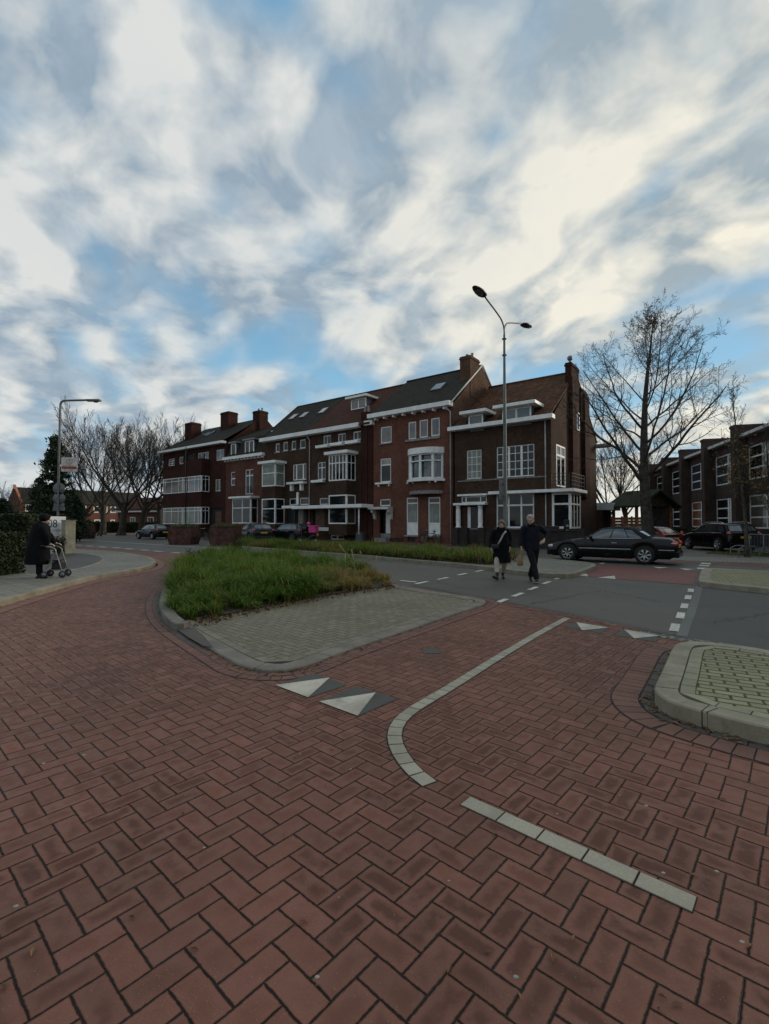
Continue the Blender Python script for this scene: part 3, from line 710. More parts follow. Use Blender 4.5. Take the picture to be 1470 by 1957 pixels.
def window(par, h, cols=1, rows=1, m=None, g=None, y=0.0, fr=.07, bar=.045, split=None, tr=None, sill=None, dy=.07, name='window', vs=None, swap=None, gtop=None):
    """frame + pane(s). split: list of fractions for columns; tr: transom heights as fractions from the bottom;
    swap='x' builds it in a wall that runs along y"""
    s0, s1, z0, z1 = h[:4]; m = m or M_WH; g = g or G_D
    mb = MB(); P = lambda a0, a1, b0, b1, c0, c1: (mb.box(a0, a1, b0, b1, c0, c1) if not swap else mb.box(swap-b1, swap-b0, a0, a1, c0, c1))
    yf = y+dy; yb = yf+.06
    s0 += .002; s1 -= .002; z0 += .002; z1 -= .002
    P(s0, s0+fr, yf, yb, z0, z1); P(s1-fr, s1, yf, yb, z0, z1); P(s0+fr, s1-fr, yf, yb, z0, z0+fr); P(s0+fr, s1-fr, yf, yb, z1-fr, z1)
    cs = split or [i/cols for i in range(1, cols)]; rs = tr or [i/rows for i in range(1, rows)]
    for c in cs:
        x = s0+(s1-s0)*c; P(x-bar/2, x+bar/2, yf+.004, yb-.003, z0+fr, z1-fr)
    for r in rs:
        z = z0+(z1-z0)*r; P(s0+fr, s1-fr, yf+.008, yb-.006, z-bar/2, z+bar/2)
    f = mb.build(name, m, par)
    zt = z0+(z1-z0)*(rs[-1] if rs else 1.0)
    def pn(a0, a1, c0, c1, gm):
        p = MB(); 
        if not swap: p.box(a0, a1, yb-.028, yb-.02, c0, c1)
        else: p.box(swap-yb+.02, swap-yb+.028, a0, a1, c0, c1)
        p.build('pane', gm, f)
    if gtop and rs: pn(s0+fr/2, s1-fr/2, z0+fr/2, zt, g); pn(s0+fr/2, s1-fr/2, zt, z1-fr/2, gtop)
    else: pn(s0+fr/2, s1-fr/2, z0+fr/2, z1-fr/2, g)
    bk = MB()
    if sill:
        sb = MB(); 
        if not swap: sb.bbox(s0-.08, s1+.08, y-sill, y+.02, z0-.09, z0-.003, .01)
        else: sb.bbox(swap-y-.02, swap-y+sill, s0-.08, s1+.08, z0-.09, z0-.003, .01)
        sb.build('sill', M_STONE, f)
    return f
def gable_block(mb, s0, s1, D, z0, ze, zr, yr, holes, zback=None, hip=None):
    "closed walls; gables at both ends up to the ridge"
    zb = zback or ze
    wall_holes(mb, s0, s1, z0, ze, holes)
    for s in (s0, s1):
        mb.add([(s, 0, z0), (s, D, z0), (s, D, zb), (s, yr, zr), (s, 0, ze)], [(0, 1, 2, 3, 4)])
    mb.add([(s0, D, z0), (s1, D, z0), (s1, D, zb), (s0, D, zb)], [(0, 1, 2, 3)])
def slab_roof(mb, s0, s1, ye, ze, yr, zr, D, zb, th=.14, over=.0):
    "two roof slopes, each a slab with thickness"
    mb.xprism([(ye, ze), (yr, zr), (yr, zr-th*1.3), (ye, ze-th)], s0-over, s1+over)
    mb.xprism([(D, zb), (yr, zr), (yr, zr-th*1.3), (D, zb-th)], s0-over, s1+over)
def cornice(par, s0, s1, z0, z1, yo=.45, m=None):
    MB().bbox(s0, s1, -yo, .05, z0, z1, .015).build('cornice', m or M_WH, par)
def chimney(par, s0, s1, y0, y1, z0, z1, m, pots=2):
    mb = MB(); mb.box(s0, s1, y0, y1, z0, z1-.25); mb.box(s0-.05, s1+.05, y0-.05, y1+.05, z1-.25, z1-.12); mb.box(s0, s1, y0, y1, z1-.12, z1)
    c = mb.build('chimney', m, par); p = MB()
    for i in range(pots):
        x = s0+(s1-s0)*(i+.5)/pots; p.lathe([(.10, 0), (.12, .05), (.09, .1), (.10, .35), (.13, .38), (.0, .38)], (x, (y0+y1)/2, z1-.01), n=10)
    if pots: p.build('chimney_pot', M_POT, c)
    return c
def pipe(par, pts, r=.045, m=None): MB().tube(pts, r, 8).build('downpipe', m or M_PIPE, par)
def skylight(par, pl, px, roofpt, slope, w=.8, l=1.1, m=None):
    "px: centre; lies on a roof plane through (y0,z0) with slope dz/dy"
    u, v = px; y0, z0 = roofpt; y = y0+2.0
    for _ in range(30):
        s, z = pl.hit(u, v, y); y += ((z-z0)/slope-(y-y0))*.4
    a = math.atan(slope); mb = MB(); g = MB(); ca, sa = cos(a), sin(a)
    def q(mb_, x0, x1, t0, t1, h0, h1):
        vs = []
        for h in (h0, h1):
            for x, t in ((x0, t0), (x1, t0), (x1, t1), (x0, t1)): vs.append((s+x, y+t*ca-h*sa, y*0+z0+(y-y0)*slope+t*sa+h*ca))
        mb_.add(vs, [(3, 2, 1, 0), (4, 5, 6, 7), (0, 1, 5, 4), (1, 2, 6, 5), (2, 3, 7, 6), (3, 0, 4, 7)])
    q(mb, -w/2, w/2, -l/2, l/2, -.05, .10); f = mb.build('skylight', M_ZD, par)
    q(g, -w/2+.06, w/2-.06, -l/2+.06, l/2-.06, .09, .112); g.build('pane', G_SKY, f)
def building(name, label, pl): return thing(name, label, 'house', (pl.o.x, pl.o.y, 0), pl.rz)
FP = Plane(F0, RD)
Z2 = (280, 760, 5.25); Z3 = (480, 740, 5.25); Z4 = (660, 660, 4.893); Z5 = (840, 680, 4.594)
def sx(reg, x, y=0.0): return FP.hit(reg[0]+x/reg[2], 950, y)[0]
def zy(reg, x, yy, y=0.0): return FP.hit(reg[0]+x/reg[2], reg[1]+yy/reg[2], y)[1]
def R(reg, x0, x1, y0, y1, y=0.0): return FP.zrect(reg, x0, x1, y0, y1, y)
def bay(par, h_list, s0, s1, z0, z1, dep, roofz, m_wall, wins, top=.22, rgt=True, sides=None, name='bay_window', solid=None):
    "box bay standing dep in front of the wall; wins: list of (z0,z1,front cols,side cols,rows,glass)"
    mb = MB()
    ranges = sorted([(w[0], w[1]) for w in wins])
    zz = z0
    for a, b_ in ranges+[(z1, z1)]:
        if a > zz+.01: mb.box(s0, s1, -dep, 0.0, zz, a)
        zz = b_
    mb.box(s0+.3, s1-.3, -.12, -.01, z0+.02, z1-.02); body = mb.build(name, m_wall, par)
    for (a, b_, fc, sc_, rows, g) in wins:
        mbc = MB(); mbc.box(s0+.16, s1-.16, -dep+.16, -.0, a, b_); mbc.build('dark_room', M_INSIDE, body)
        window(body, (s0, s1, a, b_), split=fc, tr=rows, y=-dep, dy=0.0, fr=.10, bar=.09, g=g[0], gtop=g[2] if len(g) > 2 else None)
        window(body, (-dep+.062, .0, a, b_), split=sc_, tr=rows, y=0, dy=0, fr=.09, bar=.07, swap=s1, g=g[1])
        window(body, (-dep+.062, .0, a, b_), split=sc_, tr=rows, y=0, dy=-.06, fr=.09, bar=.07, swap=s0, g=g[1])
    if roofz:
        r = MB(); r.bbox(s0-.3, s1+.3, -dep-.3, -.002, roofz[0], roofz[1], .02); r.build('bay_roof', M_WH, body)
    return body

# ---- corner house (right end of the row)
s0 = sx(Z5, 135); s1 = sx(Z5, 985)
B6 = building('corner_house', 'brown corner house with orange tiled roof, two dormers and white columns at its door', FP)
ze = zy(Z5, 500, 612); YR = 5.9; D6 = 11.6
zr = FP.hit(840+1095/4.594, 680+175/4.594, YR)[1]
hw = R(Z5, 238, 368, 825, 1080); hb = R(Z5, 500, 832, 785, 1062); hg = R(Z5, 497, 830, 1208, 1512)
hd = R(Z5, 238, 360, 1322, 1600); ht = R(Z5, 190, 415, 1232, 1290); hbf = R(Z5, 1012, 1150, 1200, 1520)
Z0 = -.05
wl = MB(); gable_block(wl, s0, s1, D6, Z0, ze, zr, YR, [hw, hb, hg, hd, ht]); wl.build('wall', M_BB, B6)
rf = MB(); slab_roof(rf, s0-.02, s1+.03, -.45, ze+.12, YR, zr+.12, D6+.35, ze+.12); roof6 = rf.build('roof', M_TG, B6)
rd = MB(); rd.tube([(s0, YR, zr+.14), (s1-.2, YR, zr+.14)], .1, 8); rd.build('ridge_tiles', M_TG, roof6)
window(B6, hw, 3, 4, g=G_C, bar=.035, sill=.05); window(B6, hb, split=[1/6, 1/3, 1/2, 2/3, 5/6], rows=4, bar=.04, g=G_D, sill=.05)
mm = MB(); 
for k in (1, 2):
    x = hb[0]+(hb[1]-hb[0])*k/3; mm.box(x-.07, x+.07, .055, .125, hb[2]+.01, hb[3]-.01)
mm.build('mullion', M_WH, B6)
window(B6, hg, split=[1/3, 2/3], tr=[.66], bar=.11, fr=.1, sill=.06)
window(B6, ht, split=[.18, .75], bar=.08); 
zc = zy(Z5, 970, 1188); canopy_s = sx(Z5, 455)
MB().bbox(canopy_s, s1+.0, -.55, .02, zc-.1, zc+.1, .02).build('canopy', M_WH, B6)
cornice(B6, s0-.3, s1+.25, ze-.06, ze+.22, .55)
MB().bbox(s0+.25, s1-.3, -.03, .02, hb[2]-.13, hb[2]-.05, .005).build('string_course', M_STONE, B6)
# door with two white columns
dz0 = R(Z5, 250, 355, 1325, 1560)[2]; plz = zy(Z5, 270, 1512)
door = MB(); door.bbox(hd[0]+.28, hd[1]-.02, .10, .16, plz-.02, hd[3]-.02, .01); dr = door.build('door', M_DOORD, B6)
MB().box(hd[0]+.02, hd[0]+.26, .10, .15, plz, hd[3]-.02).build('side_light', M_WH, B6)
MB().box(hd[0]+.0, hd[1], .0, .3, Z0, plz-.02).build('door_step', M_STONE, B6)
MB().ball((hd[0]+.4, .07, plz+1.0), .035).build('handle', M_ZINC, dr)
for xx in (180, 373):
    x = sx(Z5, xx); zt = zy(Z5, xx, 1318)
    MB().lathe([(.0, plz), (.2, plz), (.2, plz+.10), (.15, plz+.16), (.17, plz+.5), (.16, plz+1.2), (.135, zt-.1), (.18, zt-.06), (.18, zt), (0, zt)], (x, -.25, 0), n=16).build('column', M_WH, B6)
x0 = sx(Z5, 148); x1 = sx(Z5, 427); zt = zy(Z5, 285, 1312); MB().bbox(x0, x1, -.5, .0, zt, zt+.16, .015).build('porch_roof', M_WH, B6)
zt = zy(Z5, 297, 1230); MB().bbox(sx(Z5, 168), x1, -.22, .0, zt, zt+.13, .012).build('ledge', M_WH, B6)
MB().box(s0+.02, s1+.0, -.05, -.0, Z0, plz-.1).build('plinth', M_BPL, B6)
pipe(B6, [(s1-.35, -.07, ze-.08), (s1-.35, -.07, zc+.1)]); pipe(B6, [(s1-.35, -.07, zc-.1), (s1-.35, -.07, .1)])
# dormers
def dormer(par, h, y, slope_pt, m_side, roofover=.25, cols=1, th=.22, g=G_SKY, wallmat=None, fr=.1, roof_h=None):
    s0, s1, z0, z1 = h; mb = MB(); yb = y+ (z1-z0)/slope_pt+.4
    mb.xprism([(y+.06, z0-.05), (y+.06, z1+.05), (yb+.6, z1+.05), (y+.2, z0-.3)], s0+.03, s1-.03); d = mb.build('dormer', m_side, par)
    window(d, (s0, s1, z0, z1), cols=cols, y=y, dy=-.01, fr=fr, bar=.12, g=g)
    MB().bbox(s0-roofover, s1+roofover, y-roofover-.1, yb+.8, z1+.02, z1+.02+th, .02).build('dormer_roof', M_WH, d)
    return d
sl6 = (zr-ze)/(YR+.45)
h = R(Z5, 255, 383, 516, 620, -.2); dormer(B6, h, -.2, sl6, M_ZINC, .45)
h = R(Z5, 550, 805, 455, 583, -.15); dormer(B6, h, -.15, sl6, M_ZINC, .45, 2)
# side: bay with a balcony on top, chimney stacks, balcony door
SP = Plane(FP.o+FP.d*s1, FP.n)      # the gable wall; direction runs away from the camera
fbx = FP.hit(1091.4, 980)[0]; bz1 = zc-.1; bz0 = zy(Z5, 1080, 1518)
bd = SP.hit(1110, 980, -(fbx-s1))[0] + .0
bm_ = MB(); bm_.box(s1+.001, fbx-.0, .0, bd, Z0, bz0); bm_.build('bay_base', M_BB, B6)
br_ = MB(); br_.box(s1+.01, fbx-.2, .2, bd-.2, bz0, bz1); bayr = br_.build('bay_window', M_INSIDE, B6)
window(bayr, (s1+.01, fbx, bz0, bz1), tr=[.68], y=0, dy=.01, fr=.14, bar=.12)
window(bayr, (.075, bd, bz0, bz1), split=[.33, .66], tr=[.68], swap=fbx, dy=0, fr=.12, bar=.10)
MB().bbox(s1, fbx+.35, -.55, bd+.35, zc-.1, zc+.1, .02).build('balcony_floor', M_WH, B6)
rl = MB(); zr0 = zc+.1; zr1 = zr0+.95
for k in range(5): y = -.4+k*(bd+.55)/4; rl.box(fbx+.18, fbx+.22, y-.02, y+.02, zr0, zr1)
for k in range(3): x = s1+.12+k*(fbx-s1)/2.2; rl.box(x-.02, x+.02, -.42, -.38, zr0, zr1)
for zz in (zr0+.25, zr0+.5, zr0+.75, zr1): rl.box(fbx+.185, fbx+.215, -.4, bd+.2, zz-.015, zz+.015); rl.box(s1+.1, fbx+.2, -.415, -.385, zz-.015, zz+.015)
rl.build('railing', M_IRON, B6)
def SR(x0, x1, y0, y1):
    f = lambda a, b_: (840+a/4.594, 680+b_/4.594); u0, v0 = f(x0, y0); u1, v1 = f(x1, y1); return SP.rect(u0, u1, v0, v1)
h = SR(1020, 1097, 790, 1150); window(B6, (h[0], h[1], max(h[2], zc+.12), h[3]), split=[.5], tr=[.75], swap=s1, dy=-.05, fr=.1, bar=.12)
h = SR(1190, 1224, 495, 655); window(B6, h, swap=s1, dy=-.05, fr=.08, g=G_SKY)
yA = SP.hit(840+1140/4.594, 900)[0]; yB = SP.hit(840+1175/4.594, 900)[0]; yC = SP.hit(840+1250/4.594, 900)[0]; yD = SP.hit(840+1290/4.594, 900)[0]
zch = SP.hit(840+1180/4.594, 680+85/4.594)[1]
sk = MB(); sk.box(s1+.001, s1+.28, yA, yB, Z0+bz1, zch-1.2); sk.box(s1+.001, s1+.28, yC, yD, bz1, zch-1.7)
sk.build('brick_pier', M_BD, B6)
yf_ = SP.hit(1090, 750)[0]; yg_ = SP.hit(1104, 750)[0]; sf_ = FP.hit(1080.5, 750, yf_)[0]
chimney(B6, sf_, s1+.1, yf_, yg_, zr-1.6, zch, M_BD, 0); chimney(B6, s1-.35, s1+.12, yC-.4, yD-.1, zr-3.4, zch-1.3, M_BD, 0)
MB().tube([(sf_+.25, yf_+.35, zch-.05), (sf_+.25, yf_+.35, zch+.25)], .09, 8).ball((sf_+.25, yf_+.35, zch+.38), .2).build('chimney_cowl', M_ZINC, B6)
sh = MB(); sh.bbox(s1-3, s1+1.2, D6+.05, D6+3.2, 2.6, 3.2, .02); ext = sh.build('extension', M_CR, B6); MB().box(s1-2.9, s1+.4, D6+.051, D6+3, Z0, 2.6).build('wall', M_BB, ext)
MB().bbox(s1-.1, s1+1.1, D6-.2, D6+.6, ze-.4, ze-.15, .02).build('gutter', M_STONE, B6)

# ---- tall red house
s0 = sx(Z4, 258)+.0; s1 = sx(Z4, 1003); s6l = sx(Z5, 135)
B5 = building('red_brick_house', 'tall three storey red brick house with a curved white bay window and white front door', FP)
ze = zy(Z4, 615, 622); YR = 5.0; D5 = 10.2
zr = FP.hit(660+1115/4.893, 660+243/4.893, YR)[1]
w1 = R(Z4, 328, 432, 757, 915); tri = [R(Z4, 587, 662, 712, 878), R(Z4, 690, 772, 692, 862), R(Z4, 798, 882, 675, 846)]
w2 = R(Z4, 325, 427, 1055, 1280); wt = R(Z4, 322, 422, 1437, 1503); wd = R(Z4, 318, 422, 1530, 1800); g1 = R(Z4, 570, 680, 1422, 1775); g2 = R(Z4, 772, 888, 1418, 1780); vt = R(Z4, 582, 655, 1797, 1835)
wl = MB(); gable_block(wl, s0, s1, D5, Z0, ze, zr, YR, [w1]+tri+[w2, wt, wd, g1, g2, vt]); wl.build('wall', M_BR, B5)
# lighter brick skin of the exposed gable
gb = MB(); gb.xprism([(0.02, 3.0), (D5, 3.0), (D5, ze), (YR, zr+.1), (0.02, ze+.05)], s1+.001, s1+.02); gb.build('gable_wall', M_BG, B5)
vg = MB()
for (ya, za, yb, zb) in ((-.3, ze+.05, YR, zr+.18), (D5+.1, ze+.05, YR, zr+.18)): vg.tube([(s1+.05, ya, za+.05), (s1+.05, yb, zb+.02)], .06, 6)
vg.build('verge', M_CR, B5)
rf = MB(); slab_roof(rf, s0-.05, s1+.0, -.45, ze+.16, YR, zr+.14, D5+.35, ze+.16); roof5 = rf.build('roof', M_TD, B5)
MB().tube([(s0, YR, zr+.16), (s1, YR, zr+.16)], .1, 8).build('ridge_tiles', M_TD, roof5)
cornice(B5, s0-.15, s1+.05, ze-.1, ze+.24, .6)
for k in range(8): x = s0+.5+k*(s1-s0-1)/7; MB().box(x-.08, x+.08, -.4, -.001, ze-.28, ze-.1).build('cornice_bracket', M_WH, B5)
window(B5, w1, g=G_SKY, sill=.1, fr=.1)
for t in tri: window(B5, t, g=G_SKY, fr=.1)
MB().bbox(tri[0][0]-.2, tri[2][1]+.1, -.12, .0, tri[1][2]-.2, tri[1][2]-.03, .01).build('sill', M_STONE, B5)
window(B5, w2, tr=[.72], sill=None, fr=.1, bar=.1, gtop=G_B)
sb = MB(); sb.bbox(w2[0]-.3, w2[1]+.1, -.3, .0, w2[2]-.16, w2[2]-.02, .01)
for x in (w2[0]-.05, w2[1]-.1): sb.box(x-.05, x+.05, -.2, -.0, w2[2]-.35, w2[2]-.16)
sb.build('balcony_sill', M_WH, B5)
window(B5, wt, fr=.09)
# curved bay
bl = sx(Z4, 575, -.5); brt = sx(Z4, 880, -.5); zb0 = zy(Z4, 760, 1245, -.8); zb1 = zy(Z4, 760, 1005, -.8); xc = (bl+brt)/2; hwid = (brt-bl)/2
def arc(r_out, n=14, dep=.9, ext=0.0):
    pts = []
    for i in range(n+1):
        t = -1+2*i/n; a = abs(t)
        yy = -dep*(1-a**4.0); pts.append((xc+t*(hwid+ext), yy-ext*.6 if a < .99 else 0))
    return pts
core = MB(); core.prism(arc(0, dep=.72)+[], zb0, zb1)
bay5 = MB(); 
def bowed(mb, z0, z1, dep, ext, n=12):
    mb.prism([(xc-hwid-ext, 0.0)]+[(xc-(hwid+ext)*cos(pi*(i/n))**1 if False else xc+(hwid+ext)*(-1+2*i/n), -(dep+ext)*(1-abs(-1+2*i/n)**3.2)-.12) for i in range(n+1)]+[(xc+hwid+ext, 0.0)], z0, z1)
bowed(bay5, zb1-.02, zb1+.42, .75, .15)
bb = bay5.build('bay_window', M_WH, B5); sl_ = MB(); bowed(sl_, zb0-.18, zb0, .75, .22); sl_.build('sill', M_WH, bb)
cbk = MB(); bowed(cbk, zy(Z4, 720, 1385, -.8), zb0-.19, .70, -.05); cbk.build('bay_base', M_BR, bb)
lg = MB(); zl = zy(Z4, 720, 1385, -.8); bowed(lg, zl-.02, zl+.22, .72, .02); lg.build('stone_ledge', M_STONE, bb)
ins = MB(); bowed(ins, zb0, zb1-.02, .63, -.10); ins.build('pane', G_SKY, bb)
n_ = 12; pf = MB()
for i in (0, 2, 6, 10, 12):
    t = -1+2*i/n_; x = xc+hwid*t; y = -.75*(1-abs(t)**3.2)-.12; w_ = .09 if i in (2, 6, 10) else .07; pf.box(x-w_, x+w_, y-.01, y+.14, zb0, zb1-.02)
for zz, hh in ((zb0+.06, .06), (zb0+(zb1-zb0)*.70, .06), (zb1-.08, .06)):
    for i in range(n_):
        t = -1+2*i/n_; t2 = -1+2*(i+1)/n_
        a = Vector((xc+hwid*t, -.75*(1-abs(t)**3.2)-.11, zz)); b_ = Vector((xc+hwid*t2, -.75*(1-abs(t2)**3.2)-.11, zz)); pf.tube([a, b_], (hh), 4)
pf.build('window_frame', M_WH, bb)
for k in range(6): x = xc-hwid+.2+k*(2*hwid-.4)/5; MB().box(x-.05, x+.05, -.75, -.6, zb0-.3, zb0-.181).build('bracket', M_WH, bb)
for g_ in (g1, g2):
    zs = g_[2]+(g_[3]-g_[2])*.30; window(B5, (g_[0], g_[1], zs, g_[3]), tr=[.78], g=G_C, fr=.1, bar=.09, gtop=G_Y)
    MB().bbox(g_[0]+.01, g_[1]-.01, .06, .12, g_[2], zs-.01, .01).build('panel', M_WH, B5)
    MB().bbox(g_[0]-.15, g_[1]+.05, -.1, .05, g_[2]-.12, g_[2]-.003, .01).build('sill', M_STONE, B5)
MB().box(vt[0], vt[1], .1, .13, vt[2], vt[3]).build('cellar_vent', M_IRON, B5)
cz = zy(Z4, 352, 1533); MB().bbox(sx(Z4, 258), sx(Z4, 447), -.7, .0, cz-.02, cz+.17, .015).build('porch_roof', M_CR, B5)
for xx in (282, 437):
    x = sx(Z4, xx); MB().xprism([(-.55, cz-.02), (-.5, cz-.25), (-.25, cz-.4), (-.18, cz-.75), (0, cz-.85), (0, cz-.02)], x-.1, x+.1).build('corbel', M_CR, B5)
dd = MB(); dd.bbox(wd[0]+.35, wd[1]-.03, .42, .48, wd[2]+.35, wd[3]-.02, .01); dr = dd.build('door', M_WH, B5)
MB().bbox(wd[0]+.8, wd[1]-.18, .40, .42, wd[2]+.8, wd[3]-.2, .004).build('pane', G_D, dr)
MB().box(wd[0]-.01, wd[1]+.01, .14, .55, wd[2], wd[2]+.34).build('door_step', M_STONE, B5); MB().box(wd[0]-.05, wd[1], -.6, -.002, Z0, wd[2]+.0).build('door_step', M_STONE, B5)
MB().box(wd[0]-.0, wd[1]+0., .55, .6, wd[2]+.3, wd[3]+.05).build('porch_wall', M_INSIDE, B5)
MB().box(s0, g1[0]-.3, -.04, -.0, Z0, .35).build('plinth', M_BPL, B5)
pipe(B5, [(s1-.35, -.5, ze-.1), (s1-.1, -.12, ze-.5), (s1-.1, -.1, .1)])
sl5 = (zr-ze)/(YR+.45)
skylight(B5, FP, (660+872/4.893, 660+393/4.893), (-.45, ze+.16), sl5, 1.0, 1.3)
cx0 = sx(Z4, 1140, YR-.2); zt = FP.hit(660+1180/4.893, 660+148/4.893, YR-.5)[1]
chimney(B5, s1-.85, s1+.06, YR-2.2, YR-.6, zr-2.8, zt-.1, M_BG, 2)
# ---- brown house with dormer (left of the tall one), shares its cornice with the next
s0 = sx(Z3, 577); s1b = sx(Z4, 258)-.02; s1 = s1b
B4 = building('brown_brick_house', 'brown brick house with red tiled roof and one white dormer near the ridge', FP)
ze = zy(Z3, 830, 438); D4 = 10; YR = 5.0
zr = FP.hit(760, 741, YR)[1]
tops = [R(Z3, 723, 800, 482, 575), R(Z3, 870, 948, 463, 550), R(Z3, 1023, 1108, 440, 528)]
mid = R(Z3, 665, 748, 750, 928); tw = R(Z3, 685, 770, 1112, 1178); dw = R(Z3, 622, 735, 1215, 1440); bw = R(Z3, 795, 930, 1483, 1530)
b0 = sx(Z3, 778, -1.17); b1_ = sx(Z3, 957, -1.17)
wl = MB(); gable_block(wl, s0, s1, D4, Z0, ze, zr, YR, tops+[mid, tw, dw, bw]); wl.build('wall', M_BB, B4)
rf = MB(); slab_roof(rf, s0, s1, -.45, ze+.16, YR, zr+.14, D4+.35, ze+.16); r4 = rf.build('roof', M_TR, B4)
MB().tube([(s0, YR, zr+.16), (s1, YR, zr+.16)], .09, 8).build('ridge_tiles', M_TR, r4)
sp = sx(Z3, 1115)
cornice(B4, s0, sp, ze-.1, ze+.25, .6)
for t in tops:
    window(B4, t, 2, g=G_D, fr=.08); MB().bbox(t[0]-.55, t[1]-.05, -.45, -.0, t[2]-.30, t[2]-.06, .015).build('flower_box', M_WH, B4)
window(B4, mid, tr=[.68], split=[.5], fr=.08, bar=.08); MB().bbox(mid[0]-.45, mid[1]+.0, -.4, -.0, mid[2]-.25, mid[2]-.03, .015).build('flower_box', M_WH, B4)
window(B4, tw, fr=.07)
dd = MB().bbox(dw[0]+.2, dw[1]-.1, .1, .15, dw[2]+.2, dw[3]-.02, .01).build('door', M_WOOD, B4)
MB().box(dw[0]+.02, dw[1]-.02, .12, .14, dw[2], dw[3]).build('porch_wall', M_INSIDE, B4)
window(B4, bw, 2, fr=.1, bar=.12)
zA, zB = zy(Z3, 866, 938, -1.17), zy(Z3, 866, 672, -1.17); zC, zD = zy(Z3, 866, 1372, -1.17), zy(Z3, 866, 1080, -1.17)
bay(B4, None, b0, b1_, .5, zB, 1.17, (zB, zB+.25), M_BB, [(zC, zD, None, None, [.55], (G_D, G_Y)), (zA, zB, [.2, .4, .6, .8], [.5], [.67], (G_D, G_D))])
cz = zy(Z3, 860, 1195, -1.5); cz2 = cz
cv = MB(); cv.bbox(s0-.6, b0-.01, -1.55, -.0, cz-.14, cz+.14, .02); cv.bbox(b1_+.13, s1+.1, -1.55, .0, cz-.14, cz+.14, .02); cv.bbox(b0-.02, b1_+.14, -1.56, -1.175, cz-.142, cz+.142, .02); cv.build('canopy', M_WH, B4)
pipe(B4, [(sp+.65, -1.2, cz-.14), (sp+.65, -1.2, .6)], .06, M_WH)
pipe(B4, [(s0+.05, -.35, ze-.1), (s0+.18, -.08, ze-.5), (s0+.18, -.08, .3)], .05, M_PIPE)
pp = MB(); zpt = zy(Z3, 1150, 250); pp.box(sp+.001, sx(Z3, 1178), -.18, .4, Z0, zpt); pp.box(sx(Z3, 1178), s1+.05, -.10, .3, Z0, zy(Z3, 1200, 385)); pr = pp.build('brick_pier', M_BD, B4)
zz = zy(Z3, 1190, 385); MB().bbox(sx(Z3, 1160), s1+.2, -.4, .2, zz-.02, zz+.35, .02).build('pier_cap', M_WH, B4)
pt = MB(); 
for k in (0, 1): pt.lathe([(.09, 0), (.12, .1), (.10, .45), (.13, .5), (0, .5)], (sp+.25+k*.35, .1, zpt), n=10)
pt.build('chimney_pot', M_POT, B4)
sl = (zr-ze)/(YR+.45)
hd4 = R(Z3, 1003, 1155, 115, 220, 2.1); dormer(B4, hd4, 2.1, sl, M_ZINC, .35, 2, .2)
MB().bbox(dw[0]+1.2, dw[1]+1.5, -1.0, -.6, .85, 1.15, .02).build('door_sign', M_CR, B4)

# ---- grey roofed brown house
s1 = s0-.0; s0 = sx(Z3, 140); B3 = building('brown_brick_house', 'brown brick house with a dark grey roof, three skylights and four small top windows', FP)
t4 = [R(Z3, 243, 285, 562, 652), R(Z3, 320, 368, 548, 638), R(Z3, 403, 450, 537, 628), R(Z3, 488, 545, 522, 614)]
mid = R(Z3, 418, 553, 768, 932); tw1 = R(Z3, 382, 462, 1115, 1182); tw2 = R(Z3, 488, 577, 1108, 1180); dw = R(Z3, 358, 555, 1215, 1440)
zr3 = FP.hit(480+700/5.25, 740+162/5.25, YR)[1]
wl = MB(); wall_holes(wl, s0, s1-.001, Z0, ze, t4+[mid, tw1, tw2, dw]); wl.add([(s0, 0, Z0), (s0, 10, Z0), (s0, 10, ze), (s0, 0, ze)], [(0, 1, 2, 3)]); wl.add([(s0, 10, Z0), (s1, 10, Z0), (s1, 10, ze), (s0, 10, ze)], [(0, 1, 2, 3)]); wl.build('wall', M_BB, B3)
srl = FP.hit(568.6, 900, YR)[0]; srr = s1
rf = MB(); e0 = ze+.16; rr_ = zr3+.14
rf.add([(s0-.2, -.45, e0), (srr, -.45, e0), (srr, YR, rr_), (srl, YR, rr_), (s0-.2, 10.35, e0), (srr, 10.35, e0), (s0-.2, -.45, e0-.15), (srr, -.45, e0-.15), (s0-.2, 10.35, e0-.15), (srr, 10.35, e0-.15)],
       [(0, 1, 2, 3), (0, 3, 4), (4, 3, 2, 5), (0, 6, 7, 1), (0, 4, 8, 6), (6, 8, 9, 7), (1, 7, 9, 5, 2)])
r3 = rf.build('roof', M_TD, B3); MB().tube([(srl, YR, rr_), (srr, YR, rr_)], .09, 8).tube([(s0-.2, -.45, e0), (srl, YR, rr_)], .08, 6).build('ridge_tiles', M_TD, r3)
cornice(B3, s0-.25, s1-.001, ze-.1, ze+.25, .6)
for t in t4: window(B3, t, fr=.1, g=G_D, sill=.06)
window(B3, mid, split=[.25, .75], fr=.09, bar=.14, g=G_Y)
sb = MB(); sb.bbox(mid[0]-.35, mid[1]+.1, -.5, 0., mid[2]-.38, mid[2]-.18, .01)
for x in (mid[0]+.1, mid[1]-.4): sb.bbox(x-.1, x+.1, -.35, -.0, mid[2]-1.0, mid[2]-.38, .01)
sb.build('balcony_sill', M_WH, B3)
window(B3, tw1, fr=.08); window(B3, tw2, fr=.08)
xx = sx(Z3, 474); MB().bbox(xx-.12, xx+.12, -.15, .0, zy(Z3, 474, 1180), zy(Z3, 474, 1055), .01).build('pillar', M_WH, B3)
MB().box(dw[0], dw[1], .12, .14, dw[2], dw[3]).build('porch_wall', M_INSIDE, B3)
MB().bbox(dw[0]+.15, dw[0]+1.1, .06, .11, dw[2]+.3, dw[3]-.1, .01).build('door', M_DOORD, B3)
MB().bbox(dw[1]-.75, dw[1]-.1, -.3, .1, dw[2], dw[3]-.02, .01).build('porch_pillar', M_STONE, B3)
